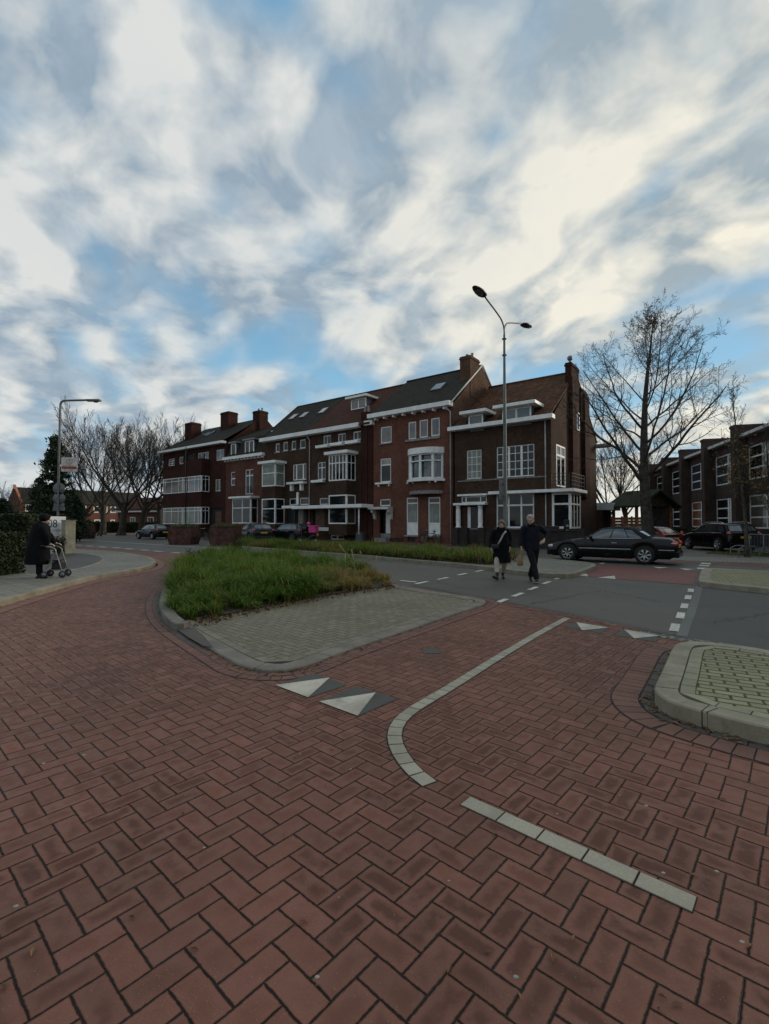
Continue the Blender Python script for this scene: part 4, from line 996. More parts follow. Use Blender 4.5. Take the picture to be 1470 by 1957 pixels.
cz3 = zy(Z3, 400, 1200, -1.5); MB().bbox(sx(Z3, 310, -1.3), s1-.65, -1.35, .0, cz3-.12, cz3+.12, .02).build('canopy', M_WH, B3)
b0 = sx(Z3, 107, -1.17); b1_ = sx(Z3, 240, -1.17); b1_ = sx(Z3, 240, -1.17)
zA, zB = zy(Z3, 170, 995, -1.17), zy(Z3, 170, 768, -1.17); zC, zD = zy(Z3, 170, 1372, -1.17), zy(Z3, 170, 1118, -1.17)
bay(B3, None, b0, b1_, .5, zB, 1.17, (zB, zB+.25), M_BB, [(zC, zD, None, None, [.6], (G_D, G_D)), (zA, zB, None, None, [.58], (G_C, G_C))])
sl3 = (rr_-e0)/(YR+.45)
for (u, v) in ((428, 302), (535, 283), (727, 240)): skylight(B3, FP, (480+u/5.25, 740+v/5.25), (-.45, e0), sl3, .8, 1.1)
s3l = s0
# ---- narrow red house with mansard
s1 = s3l-.02; s0 = sx(Z2, 795); B2 = building('narrow_red_house', 'narrow red brick house with dark mansard roof, two dormers and a white ground floor bay', FP)
zm = zy(Z2, 980, 598); zmt = zy(Z2, 980, 415, .9); h1 = R(Z2, 845, 890, 745, 880); h2 = R(Z2, 990, 1072, 718, 970)
wl = MB(); wall_holes(wl, s0, s1, Z0, zm, [h1, h2]); wl.xprism([(0.001, zm), (0.9, zmt), (9.5, zmt+1.4), (10, zmt), (10, Z0), (.5, Z0)], s0, s1); wl.build('wall', M_BR2, B2)
rf = MB(); rf.xprism([(-.1, zm), (.85, zmt+.1), (5, zmt+2.0), (10.2, zmt+.1), (10.2, zmt), (5, zmt+1.8), (.95, zmt-.05), (.05, zm)], s0-.0, s1); rf.build('roof', M_TD, B2)
st_ = MB()
for k in range(9): y = 1.0+k*.5; z = zmt+.2+k*.24; st_.box(s1-.1, s1+.2, y-.25, y+.25, z-.1, z+.14)
st_.build('stepped_verge', M_CR, B2)
cornice(B2, s0-.05, s1, zm-.12, zm+.18, .45)
for k in range(12): x = s0+.2+k*(s1-s0-.4)/11; MB().box(x-.05, x+.05, -.3, -.001, zm-.3, zm-.12).build('cornice_bracket', M_WH, B2)
for a, b_, c, d in ((848, 897, 462, 595), (988, 1078, 430, 570)):
    h = R(Z2, a, b_, c, d, .1); mbd = MB(); mbd.box(h[0]+.02, h[1]-.02, .16, 2.6, h[2]-.05, h[3]+.05); d_ = mbd.build('dormer', M_ZD, B2)
    window(d_, h, cols=2 if b_ > 1000 else 1, y=.1, dy=0, fr=.1, bar=.12, g=G_D); MB().bbox(h[0]-.2, h[1]+.25, -.1, 2.7, h[3]+.02, h[3]+.2, .02).build('dormer_roof', M_ZINC, d_)
window(B2, h1, tr=[.5], fr=.08, bar=.12); window(B2, h2, split=[.5], tr=[.75], fr=.09, bar=.1)
zb0, zb1 = zy(Z2, 920, 1262, -.9), zy(Z2, 920, 1012, -.9)
bay(B2, None, sx(Z2, 862, -.9), sx(Z2, 1045, -.9), .3, zb1, .9, (zb1, zb1+.2), M_BR2, [(zb0, zb1, [.55], None, [.62], (G_D, G_D))])
rl = MB(); x0, x1 = sx(Z2, 850, -.9), sx(Z2, 1060, -.9)
for k in range(15): x = x0+(x1-x0)*k/14; rl.box(x-.015, x+.015, -1.0, -.97, zb1+.2, zb1+1.1)
rl.box(x0, x1, -1.01, -.96, zb1+1.08, zb1+1.12); rl.build('railing', M_IRON, B2)
# ---- dark brick apartment block at the left end
s1 = s0-.02; s0 = sx(Z2, 165); B1 = building('apartment_block', 'dark brick apartment block at the left end of the row, long window bands', FP)
B1['category'] = 'building'
ze = zy(Z2, 480, 510); YR = 5; D1 = 10
zr = FP.hit(392, 823, YR)[1]; srl = FP.hit(392, 900, YR)[0]
dep = 1.0
pj1 = sx(Z2, 548, -dep); pj0 = sx(Z2, 166, -dep)
holes = [R(Z2, 515, 625, 548, 633), R(Z2, 700, 780, 518, 628), R(Z2, 690, 745, 818, 938), R(Z2, 220, 282, 612, 683), R(Z2, 328, 372, 592, 665), R(Z2, 400, 480, 560, 640), R(Z2, 640, 755, 1105, 1290)]
wl = MB(); gable_block(wl, s0, s1, D1, Z0, ze, ze+.01, YR, holes); wl.build('wall', M_BD, B1)
rf = MB(); e0 = ze+.2
rf.add([(s0-.3, -.5, e0), (s1, -.5, e0), (s1, YR, zr+.14), (srl, YR, zr+.14), (s0-.3, 10.35, e0), (s1, 10.35, e0), (s0-.3, -.5, e0-.15), (s1, -.5, e0-.15), (s0-.3, 10.35, e0-.15), (s1, 10.35, e0-.15)],
       [(0, 1, 2, 3), (0, 3, 4), (4, 3, 2, 5), (0, 6, 7, 1), (0, 4, 8, 6), (6, 8, 9, 7)]); rf.build('roof', M_TD, B1)
ga = MB(); ga.xprism([(0, ze), (YR, zr+.3), (D1, ze)], s1-.2, s1+.05); ga.build('gable_wall', M_BD, B1)
cornice(B1, s0-.3, s1, ze-.02, ze+.24, .6)
window(B1, holes[0], 3, g=G_SKY); window(B1, holes[1], 2, g=G_SKY); window(B1, holes[2], split=[.6], g=G_Y); window(B1, holes[3], 2, 3, g=G_SKY, bar=.05); window(B1, holes[4], 2, g=G_D)
MB().box(holes[5][0], holes[5][1], .12, .14, holes[5][2], holes[5][3]).build('pane', G_D, B1)
MB().box(holes[6][0], holes[6][1], .12, .14, holes[6][2], holes[6][3]).build('porch_wall', M_INSIDE, B1)
MB().bbox(holes[6][0]+.9, holes[6][0]+2.0, .05, .1, .3, holes[6][3]-.4, .01).build('door', M_WOOD, B1)
zA, zB = zy(Z2, 450, 948, -dep), zy(Z2, 450, 790, -dep); zC, zD = zy(Z2, 400, 1268, -dep), zy(Z2, 400, 1100, -dep); ztp = zy(Z2, 500, 645, -dep)
pr = MB(); pr.box(pj0+.5, pj1-.5, -.1, 0., Z0, ztp-.6); pr.box(pj0, pj1, -dep, -.0, Z0, zC); pr.box(pj0, pj1, -dep, 0., zD, zA); pr.box(pj0+0, pj1, -dep, 0., zB, ztp-.5); pr.box(sx(Z2, 388, -dep), pj1, -dep, .0, ztp-.5, ztp+.35)
pj = pr.build('projecting_front', M_BD, B1)
for (a, b_) in ((zC, zD), (zA, zB)):
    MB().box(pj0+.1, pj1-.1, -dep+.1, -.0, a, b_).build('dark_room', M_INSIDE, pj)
    mid_ = pj0+(pj1-pj0)*.53
    window(pj, (pj0+.02, mid_, a, b_), split=[.1, .45, .8], tr=[.78], y=-dep, dy=.0, fr=.07, bar=.06, g=G_Y)
    window(pj, (mid_+.12, pj1, a, b_), split=[.3, .65, .85], tr=[.78], y=-dep, dy=.0, fr=.07, bar=.06, g=G_C if a == zC else G_SKY)
    window(pj, (-dep+.062, 0, a, b_), split=[.5], tr=[.78], swap=pj1, dy=0, fr=.07, bar=.06)
pipe(B1, [(sx(Z2, 390, -dep-.1), -dep-.08, ze), (sx(Z2, 390, -dep-.1), -dep-.08, .2)], .05, M_BLK)
for (x0, x1, yy, y_) in ((368, 475, 250, 2.0), (727, 845, 142, 3.2)):
    z1_ = FP.hit(280+(x0+x1)/2/5.25, 760+yy/5.25, y_)[1]; chimney(B1, sx(Z2, x0+10, y_), sx(Z2, x1-28, y_), y_, y_+1.3, e0+.5, z1_, M_BD, 0)
z1_ = FP.hit(280+1115/5.25, 760+140/5.25, 4.6)[1]; chimney(B1, sx(Z2, 1090, 4.6), s1+.3 if s1+.3 > sx(Z2, 1120, 4.6) else sx(Z2, 1145, 4.6), 4.2, 5.4, zr-2, z1_, M_BD, 2)
sl1 = (zr-ze)/(YR+.5)
for (u, v) in ((500, 380), (535, 388), (590, 378), (645, 364)): skylight(B1, FP, (280+u/5.25, 760+v/5.25), (-.5, e0), sl1, .35, 1.5)
# ------------------------------------------------------------------ school on the right
SCP = Plane(at(1430, 1000, 34), Vector((-.274, -.962, 0)))
sch = thing('school_building', 'long two storey brown brick school with white gridded windows and brick piers', 'building', (SCP.o.x, SCP.o.y, 0), SCP.rz)
ZR = (1280, 780, 6.523)
def SRc(x0, x1, y0, y1): return SCP.zrect(ZR, x0, x1, y0, y1)
u_h = lambda u, v: SCP.hit(u, v)
zc = u_h(1408, 843.5)[1]; zg = u_h(1430, 1008.5)[1]
win2 = [SRc(25, 158, 790, 1065), SRc(265, 435, 690, 1015), SRc(568, 795, 575, 955)]
win1 = [SRc(32, 160, 1205, 1483), SRc(270, 440, 1165, 1480), SRc(576, 803, 1120, 1480)]
Z6 = (1130, 880, 9.19)
f6 = lambda x0, x1, y0, y1: SCP.zrect(Z6, x0, x1, y0, y1)
win2.insert(0, f6(1138, 1282, 300, 640)); win1.insert(0, f6(1140, 1290, 805, 1170))
zt2 = sum(w[3] for w in win2[1:])/3; zb2 = sum(w[2] for w in win2[1:])/3; zt1 = sum(w[3] for w in win1)/4; zb1 = sum(w[2] for w in win1)/4
ctr = [(w[0]+w[1])/2 for w in win1]; pitch = (win1[3][0]-win1[1][0])/2; wid = pitch-1.05; ctr = [w[0]+wid/2 for w in win1]
cts = [ctr[3]+pitch*k for k in range(-3, 5)]
hs = []
for c in cts:
    ww = wid
    hs += [(c-ww/2, c+ww/2, zb2, zt2), (c-ww/2, c+ww/2, zb1, zt1)]
sL = cts[0]-pitch*.6; sR = cts[-1]+pitch*.5
wl = MB(); wall_holes(wl, sL, sR, -.05, zc, hs); wl.add([(sL, 0, -.05), (sL, 12, -.05), (sL, 12, zc), (sL, 0, zc)], [(0, 1, 2, 3)])
wl.add([(sL, 12, -.05), (sR, 12, -.05), (sR, 12, zc), (sL, 12, zc)], [(0, 1, 2, 3)]); wl.add([(sR, 0, -.05), (sR, 12, -.05), (sR, 12, zc), (sR, 0, zc)], [(0, 1, 2, 3)]); wl.build('wall', M_BSC, sch)
MB().box(sL-.2, sR+.2, -.05, 12.3, zc+.02, zc+.2).build('roof', M_ZD, sch)
MB().bbox(sL-.2, sR+.2, -.5, -.0, zc+.0, zc+.22, .02).build('gutter', M_CR, sch)
for i, h in enumerate(hs):
    g = G_D if i % 2 else (G_SKY if i in (4, 6) else G_D)
    if i == 5: g = G_O
    if i >= 9: g = G_Y
    window(sch, h, 2, 3, g=g, fr=.09, bar=.1, dy=.05)
for k in range(len(cts)+1):
    x = cts[0]-pitch/2+k*pitch
    p = MB(); p.box(x-.36, x+.36, -.75, -.001, -.05, zc+.75); p.box(x-.40, x+.40, -.80, 1.9, zc+.75, zc+.95); p.box(x-.36, x+.36, -.001, 1.8, zc+.2, zc+.75); p.build('brick_pier', M_BSC, sch)
MB().box(sL, sR, -.08, -.0, -.05, .55).build('plinth', M_BPL, sch)
# wooden shelter and slatted fence
M_GRASSROOF = tiles('mossy_roof', (.03, .032, .022), (.045, .05, .03), (.05, .065, .02)); M_TAN = mat('tan_boards', (.25, .105, .05), .7, var=.3); M_DKW = mat('dark_timber', (.05, .035, .025), .8, var=.3)
c0 = at(1172, 985, 40); c1 = at(1218, 985, 38); d_ = (c1-c0); d_.z = 0; L = d_.length
P_ = Plane(c0, d_); shd = thing('wooden_shelter', 'dark timber shelter with mossy pitched roof behind the slatted fence', 'shelter', (c0.x, c0.y, 0), P_.rz)
ze_ = at(1180, 966, 40).z; zr_ = at(1200, 940, 42).z
rf = MB(); rf.xprism([(-.5, ze_-.1), (2.2, zr_), (4.9, ze_-.1), (4.9, ze_-.25), (2.2, zr_-.18), (-.5, ze_-.25)], -.5, L+.5); rf.build('roof', M_GRASSROOF, shd)
for x in (0.05, L/2, L-.05):
    for y in (0, 4.2): MB().box(x-.09, x+.09, y-.09, y+.09, 0, ze_-.1).build('post', M_TAN, shd)
gb = MB(); gb.xprism([(-.2, ze_-.1), (2.2, zr_-.2), (4.6, ze_-.1)], L-.05, L); gb.build('gable_board', M_DKW, shd)
MB().box(.1, L-.1, 3.9, 4.1, 0, ze_-.2).build('back_wall', M_DKW, shd)
c0 = at(1170, 1000, 34); c1 = at(1226, 1000, 32.5); d_ = c1-c0; d_.z = 0; P_ = Plane(c0, d_); L = d_.length
fe = thing('slatted_fence', 'orange brown fence of horizontal boards behind the black convertible', 'fence', (c0.x, c0.y, 0), P_.rz)
zt = at(1200, 988, 33).z
for k in range(9): z0 = .1+k*(zt-.1)/9; MB().box(0, L, -.02, .02, z0, z0+(zt-.1)/9-.02).build('board', M_TAN, fe)
for k in range(4): x = k*L/3; MB().box(x-.05, x+.05, .021, .12, 0, zt+.05).build('post', M_TAN, fe)
# hedges of leaves
def leafmat(name, c1, c2, c3=None):
    m, nt, b = newmat(name); g = nt.nodes.new('ShaderNodeNewGeometry'); r = X(nt, g.outputs['Random Per Island'])
    col = mixc(nt, r, c1, c2)
    if c3: col = mixc(nt, r.gt(.88), col, c3)
    nt.links.new(col, b.inputs['Base Color']); b.inputs['Roughness'].default_value = .65; b.inputs['Specular IOR Level'].default_value = .25; return m
L_HEDGE = leafmat('hedge_leaves', (.018, .030, .012), (.045, .06, .022)); L_CON = leafmat('conifer_leaves', (.012, .025, .012), (.03, .05, .02))
L_IVY = leafmat('dark_leaves', (.02, .03, .014), (.05, .05, .02)); L_YEL = leafmat('yellow_leaves', (.16, .11, .02), (.28, .18, .03), (.10, .06, .03)); L_BRN = leafmat('dry_leaves', (.05, .03, .018), (.11, .06, .03))
BARK = mat('bark', (.045, .036, .028), .9, var=.35, scale=5, bmp=.6); BARK2 = mat('pale_bark', (.075, .062, .045), .9, var=.35, scale=5, bmp=.6)
def leaf(mb, p, s, rr):
    a = Vector((rr.gauss(0, 1), rr.gauss(0, 1), rr.gauss(0, 1))).normalized(); b_ = a.orthogonal().normalized()*s*.5
    if rr.random() < .5: b_ = Matrix.Rotation(rr.uniform(0, 6.28), 3, a) @ b_
    c = a.cross(b_).normalized()*s; mb.add([p-c, p+b_, p+c, p-b_], [(0, 1, 2, 3)])
def hedge(name, label, c0, c1, w, h, n, leafsize, m, base=.0):
    c0 = Vector((c0.x, c0.y, 0)); c1 = Vector((c1.x, c1.y, 0)); d = c1-c0; L = d.length; P_ = Plane(c0, d)
    t = thing(name, label, 'hedge', (c0.x, c0.y, base), P_.rz); rr = random.Random(int(L*100)); mb = MB()
    for i in range(n):
        x = rr.uniform(0, L); f = rr.random()
        wob = .12*noise.noise(Vector((x*1.3, 0, 5))); hh = h+.12*noise.noise(Vector((x*.9, 3, 1)))
        if f < .5: p = Vector((x, wob+abs(rr.gauss(0, .06)), rr.uniform(0, hh)))
        elif f < .8: p = Vector((x, rr.uniform(0, w), hh-abs(rr.gauss(0, .07))+.1*noise.noise(Vector((x*2, 7, 7)))))
        elif f < .9: p = Vector((L-abs(rr.gauss(0, .06)), rr.uniform(0, w), rr.uniform(0, hh)))
        else: p = Vector((abs(rr.gauss(0, .06)), rr.uniform(0, w), rr.uniform(0, hh)))
        leaf(mb, p, leafsize*rr.uniform(.6, 1.3), rr)
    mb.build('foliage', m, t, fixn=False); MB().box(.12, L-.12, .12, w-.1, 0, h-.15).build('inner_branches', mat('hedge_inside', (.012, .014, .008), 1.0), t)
    return t
hb0 = G(-160, 1120, .12); hb1 = G(48, 1094, .12)
hedge('low_hedge', 'low dark clipped hedge beside the left pavement, behind the person', hb0, hb1, 1.6, (at(30, 1017, 15.0).z-.12), 11000, .045, L_HEDGE, .12)
hb0 = at(-150, 1000, 17.5); hb1 = at(56, 1000, 18.3)
hedge('tall_hedge', 'tall dark hedge rising behind the low clipped hedge', hb0, hb1, 1.8, at(40, 984, 18).z, 9000, .06, L_HEDGE, 0)
a = SCP.o+SCP.d*(cts[0]-2)-SCP.n*3.0; b2 = SCP.o+SCP.d*(cts[3]+2)-SCP.n*3.0
hedge('school_hedge', 'long dark hedge along the foot of the brick school', a, b2, 1.2, 1.15, 9000, .08, L_HEDGE)
a = G(160, 1018.5); b2 = G(318, 1018.5)
hedge('roadside_hedge', 'dark hedge under the bare trees across the road', a, b2, 1.5, at(240, 998, a.y).z, 7000, .14, L_IVY)

# trees
def tube_seg(mb, p, q, r0, r1, n):
    d = (q-p)
    if d.length < 1e-5: return
    d.normalize(); a = d.orthogonal().normalized(); b_ = d.cross(a); o = len(mb.v)
    for c, r in ((p, r0), (q, r1)):
        for j in range(n):
            t = 2*pi*j/n; mb.v.append(tuple(c+a*cos(t)*r+b_*sin(t)*r))
    for j in range(n): mb.f.append((o+j, o+(j+1) % n, o+n+(j+1) % n, o+n+j)); mb.sm.append(True)
def grow(wood, twig, tips, p, d, L, r, lvl, mx, rr, S):
    n = max(3, int(S['seg'][lvl])); step = L/n; kids = S['kids'][lvl]; rend = r*S['taper'][lvl]
    pts = [p]; dirs = [d]; 
    for i in range(n):
        w = S['wob'][lvl]
        d = (d+Vector((rr.gauss(0, w), rr.gauss(0, w), rr.gauss(0, w)+S['up'][lvl]))).normalized()
        q = p+d*step; ra = r+(rend-r)*i/n; rb = r+(rend-r)*(i+1)/n
        tube_seg(wood if lvl < S.get('split', 2) else twig, p, q, max(ra, S['rmin']), max(rb, S['rmin']*.7), 8 if lvl == 0 else (6 if lvl == 1 else (4 if lvl == 2 else 3)))
        p = q; pts.append(p); dirs.append(d)
    if lvl >= mx: tips.append(p); return
    for k in range(kids):
        t = S['t0'][lvl]+(1-S['t0'][lvl])*(k+rr.uniform(.1, .9))/kids
        t = min(t, .985); i = int(t*n); f = t*n-i; b0 = pts[i].lerp(pts[i+1], f); dd = dirs[i]
        ang = S['ang'][lvl]*rr.uniform(.75, 1.2)
        if lvl == 0 and 'angtop' in S: ang = S['ang'][0]*(1-t)+S['angtop']*t; ang *= rr.uniform(.85, 1.15)
        az = (k*2.4+rr.uniform(-.5, .5)) if lvl < 2 else rr.uniform(0, 6.28)
        o = dd.orthogonal().normalized(); o = Matrix.Rotation(az, 3, dd) @ o
        nd = (dd*cos(ang)+o*sin(ang)).normalized()
        ratio = S['len'][lvl]
        if lvl == 0: ln = L*ratio*S['shape'](t)*rr.uniform(.85, 1.15)
        else: ln = L*ratio*(1-.55*t)*rr.uniform(.7, 1.25)
        rc = (r+(rend-r)*t)*S['rr'][lvl]*rr.uniform(.8, 1.1)
        if lvl == 0: rc *= S['shape'](t)**.6
        grow(wood, twig, tips, b0, nd, ln, rc, lvl+1, mx, rr, S)
    tips.append(p)
def tree(name, label, cat, loc, H, r, seed, S, mx=4, group=None, leaves=0, leafm=None, ls=.05, bark=None, d0=(0, 0, 1), low=None):
    t = thing(name, label, cat, loc, 0, group); rr = random.Random(seed); w, tw, tips = MB(), MB(), []
    grow(w, tw, tips, Vector((0, 0, 0)), Vector(d0).normalized(), H, r, 0, mx, rr, S)
    for a in range(8):      # root flare
        t_ = a*pi/4; tube_seg(w, Vector((cos(t_)*r*.5, sin(t_)*r*.5, .5)), Vector((cos(t_)*r*1.35, sin(t_)*r*1.35, -.05)), r*.45, r*.3, 5)
    w.build('trunk', bark or BARK, t, fixn=False); cr = tw.build('crown', bark or BARK, t, fixn=False)
    if leaves:
        lm = MB()
        for i in range(leaves):
            p = rr.choice(tips)+Vector((rr.gauss(0, .12), rr.gauss(0, .12), rr.gauss(0, .12)))
            if low and p.z > low*rr.uniform(.5, 1.5): continue
            leaf(lm, p, ls*rr.uniform(.6, 1.3), rr)
        lm.build('leaves', leafm, t, fixn=False)
    return t, tips
BIG = dict(seg=[26, 12, 8, 5, 4, 3], kids=[28, 11, 7, 5, 3], taper=[.05, .22, .3, .4, .5, .6], wob=[.018, .085, .12, .16, .18, .2], up=[.02, .055, .05, .03, .0, 0], t0=[.24, .22, .15, .15, .2, .2],
           ang=[1.3, .72, .8, .8, .8], angtop=.50, len=[.44, .48, .5, .5, .5], rr=[.36, .5, .6, .65, .7], rmin=.007, shape=lambda t: max(.20, (1.08*(1-max(0, (t-.30)/.73)**1.7) if t > .34 else .85+t*.6)))
bt = G(1240, 1053)
bt = at(1240, 1000, 26.5); bt.z = 0
tree('bare_tree', 'large bare tree with spreading limbs standing right of the corner house', 'tree', bt, at(1240, 592, 26.5).z*1.0, .36, 12, BIG, 4, leaves=900, leafm=L_BRN, ls=.03, bark=BARK)
SMALL = dict(seg=[18, 8, 5, 4], kids=[26, 8, 5, 3], taper=[.12, .3, .4, .5], wob=[.02, .07, .12, .15], up=[.02, .10, .06, .02], t0=[.25, .2, .2, .2], ang=[.75, .6, .7, .7], angtop=.35, len=[.26, .45, .5, .5], rr=[.4, .55, .6, .7], rmin=.006, shape=lambda t: max(.3, 1-t*.6))
tree('young_street_tree', 'slim young tree with yellow leaves inside a low metal guard', 'tree', G(1428, 1064), 7.6, .085, 5, SMALL, 3, leaves=2600, leafm=L_YEL, ls=.055, bark=BARK2, low=4.0)
tree('young_street_tree', 'slim young tree with thinning leaves at the right edge of the photo', 'tree', at(1478, 1060, 27), 7.0, .09, 9, SMALL, 3, leaves=1500, leafm=L_YEL, ls=.055, bark=BARK2, low=3.5)
VASE = dict(seg=[5, 12, 8, 5, 4], kids=[7, 12, 10, 7, 3], taper=[.75, .18, .3, .4, .5], wob=[.05, .05, .08, .12, .12], up=[.0, .05, .09, .09, .06], t0=[.55, .25, .15, .15, .2], ang=[.72, .55, .5, .5, .5], len=[2.5, .55, .5, .5, .5], rr=[.44, .42, .5, .6, .7], rmin=.013, shape=lambda t: 1.0)
rr_ = random.Random(11)
for i, (u, Y, H, sd_) in enumerate(((196, 64, 15.2, 1), (232, 60, 15.5, 2), (270, 62, 16.0, 3), (160, 70, 13.5, 4), (305, 72, 17.5, 6), (345, 76, 17.5, 7), (375, 86, 17.5, 8))):
    p = at(u, 1000, Y); p.z = 0
    tree('bare_tree', ['bare tree across the road, leftmost with its trunk left of the roof middle', 'bare tree with vase shaped crown, middle trunk before the terrace', 'bare tree whose trunk stands just left of the parked dark hatchback', 'smallest bare tree at the left end of the tree row', 'tall bare tree close beside the apartment block', 'bare tree rising behind the left chimney of the apartment block', 'bare tree farthest back behind the apartment block'][i],
         'tree', p, H*.27, .42, sd_, VASE, 4 if i < 3 else 3, group='bare trees across the road', bark=BARK)
for i, (u, Y, H) in enumerate(((1165, 52, 11.5), (1195, 56, 12.0))):
    p = at(u, 1000, Y); p.z = 0
    tree('bare_tree', ['upright bare tree just right of the corner house', 'upright bare tree above the wooden shelter with some yellow leaves'][i], 'tree', p, H*.27, .3, 21+i, VASE, 3, leaves=500*i, leafm=L_YEL, ls=.12, bark=BARK)
for i, (u, Y, H) in enumerate(((12, 75, 8.5), (40, 95, 9.0))):
    p = at(u, 1000, Y); p.z = 0
    tree('small_bare_tree', ['small bare tree at the far left behind the hedge', 'small bare tree behind the gable of the brick terrace'][i], 'tree', p, H*.27, .2, 31+i, VASE, 3, bark=BARK)
def conifer(name, label, loc, H, W, n, seed, m):
    t = thing(name, label, 'tree', loc); rr = random.Random(seed); tr = MB()
    tr.tube([(0, 0, 0), (.05, 0, H*.5), (0, .05, H*.97)], [.22, .14, .03], 8); lm = MB()
    nb = 95
    for b_ in range(nb):
        f = (b_+rr.random())/nb; z = H*(.06+.92*f); az = rr.uniform(0, 6.28)
        R_ = W*(1.05-f)**.75*rr.uniform(.55, 1.12); z2 = z+R_*rr.uniform(-.15, .45)
        a = Vector((0, 0, z)); e = Vector((cos(az)*R_, sin(az)*R_, z2)); tube_seg(tr, a, e, .045*(1.1-f), .01, 4)
        for k in range(int(n/nb)):
            q = a.lerp(e, rr.uniform(.2, 1.05))+Vector((rr.gauss(0, .13), rr.gauss(0, .13), rr.gauss(0, .10)))
            leaf(lm, q, rr.uniform(.07, .15), rr)
    tr.build('trunk', BARK, t, fixn=False); lm.build('crown', m, t, fixn=False)
p = at(103, 1000, 36); p.z = 0; conifer('conifer', 'dark evergreen conifer behind the left street lamp', p, at(100, 834, 36).z, 1.9, 9500, 3, L_CON)
p = at(75, 1000, 44); p.z = 0; conifer('small_conifer', 'shorter dark evergreen left of the tall conifer', p, at(75, 912, 44).z, 1.7, 5000, 4, L_CON)
p = at(138, 1000, 40); p.z = 0; conifer('evergreen_shrub', 'wide dark evergreen shrub right of the conifer', p, at(140, 945, 40).z, 1.8, 5500, 6, L_CON)
p = at(3, 1000, 40); p.z = 0; conifer('evergreen_shrub', 'dark rounded shrub at the far left edge above the hedge', p, at(3, 955, 40).z, 2.0, 5500, 8, L_CON)

# brick terrace far left
TP = Plane(at(37, 1000, 91), Vector((.6, .8, 0)))
ter = thing('brick_terrace', 'low brick terrace with a long brown roof behind the bare trees', 'house', (TP.o.x, TP.o.y, 0), TP.rz)
Z1 = (0, 730, 4.594); sE = TP.hit(276, 1000)[0]; ze = TP.hit(150, 963)[1]; D_ = 7.5; zr = TP.hit(135, 936, D_/2)[1]
tw = []
for x0, x1 in ((222, 290), (720, 760), (822, 868), (905, 945), (970, 1020), (1088, 1138), (1155, 1200), (1222, 1262)):
    h = TP.zrect(Z1, x0, x1, 1085, 1145); zc_ = ze-1.05; tw.append((h[0], h[1], ze-1.75, ze-.35))
for x0, x1 in ((830, 885), (972, 1012), (1090, 1135)):
    h = TP.zrect(Z1, x0, x1, 1085, 1145); tw.append((h[0], h[1], .9, 2.3))
wl = MB(); gable_block(wl, 0, sE, D_, -.1, ze, zr, D_/2, tw); wl.build('wall', M_BR, ter)
rf = MB(); slab_roof(rf, .3, sE-.3, -.3, ze, D_/2, zr, D_+.3, ze); rf.build('roof', M_TD, ter)
M_ORV = mat('orange_verge', (.40, .14, .06), .7)
for x in (0.0, sE-.35):
    vg = MB(); vg.xprism([(-.35, ze-.1), (D_/2, zr+.15), (D_/2, zr+.5), (-.35, ze+.25)], x, x+.35); vg.build('verge', M_ORV, ter)
for h in tw: window(ter, h, cols=2 if h[1]-h[0] > 2 else 1, rows=1, fr=.18, bar=.16, g=G_D, dy=.02)
p = at(312, 1000, 84)
E2 = thing('brick_annex', 'small red brick house with flat white eaves left of the apartment block', 'house', (p.x-3.5, p.y, 0), radians(-20))
MB().box(-6, 6, 0, 6, 0, 4.0).build('wall', M_BR, E2); rf = MB(); rf.xprism([(-.5, 4.0), (3, 6.2), (6.5, 4.0), (6.5, 3.8), (-.5, 3.8)], -6.3, 6.3); rf.build('roof', M_TR, E2); MB().box(-6.2, 6.2, -.9, -.0, 3.45, 3.7).build('gutter', M_CR, E2)
window(E2, (1, 2.4, 1.2, 2.6), 2, y=-.13, fr=.12); window(E2, (-3, -1.8, 1.2, 2.6), 2, y=-.13, fr=.12)

# ------------------------------------------------------------------ grass
def grassmat(name, roots, mids, tips, straw):
    m, nt, b = newmat(name); at_ = nt.nodes.new('ShaderNodeAttribute'); at_.attribute_name = 'blade'
    r, g, bb_ = sep(nt, at_.outputs['Color'])      # r: along blade (darker base, paler tip), g: per blade, b: straw or green
    col = mixc(nt, r, roots, mids); col = mixc(nt, r.smooth(.6, 1.0)*.6, col, tips); col = mixc(nt, g*.6, col, tuple(q*1.35 for q in mids)); col = mixc(nt, bb_, col, straw)
    nt.links.new(col, b.inputs['Base Color']); b.inputs['Roughness'].default_value = .6; b.inputs['Specular IOR Level'].default_value = .12
    tr = nt.nodes.new('ShaderNodeBsdfTranslucent'); nt.links.new(col, tr.inputs['Color']); ms = nt.nodes.new('ShaderNodeMixShader'); ms.inputs[0].default_value = .3
    nt.links.new(b.outputs[0], ms.inputs[1]); nt.links.new(tr.outputs[0], ms.inputs[2]); nt.links.new(ms.outputs[0], nt.nodes['Material Output'].inputs['Surface']); return m
M_GRASS = grassmat('long_grass', (.010, .026, .004), (.070, .150, .016), (.16, .23, .035), (.30, .21, .075))
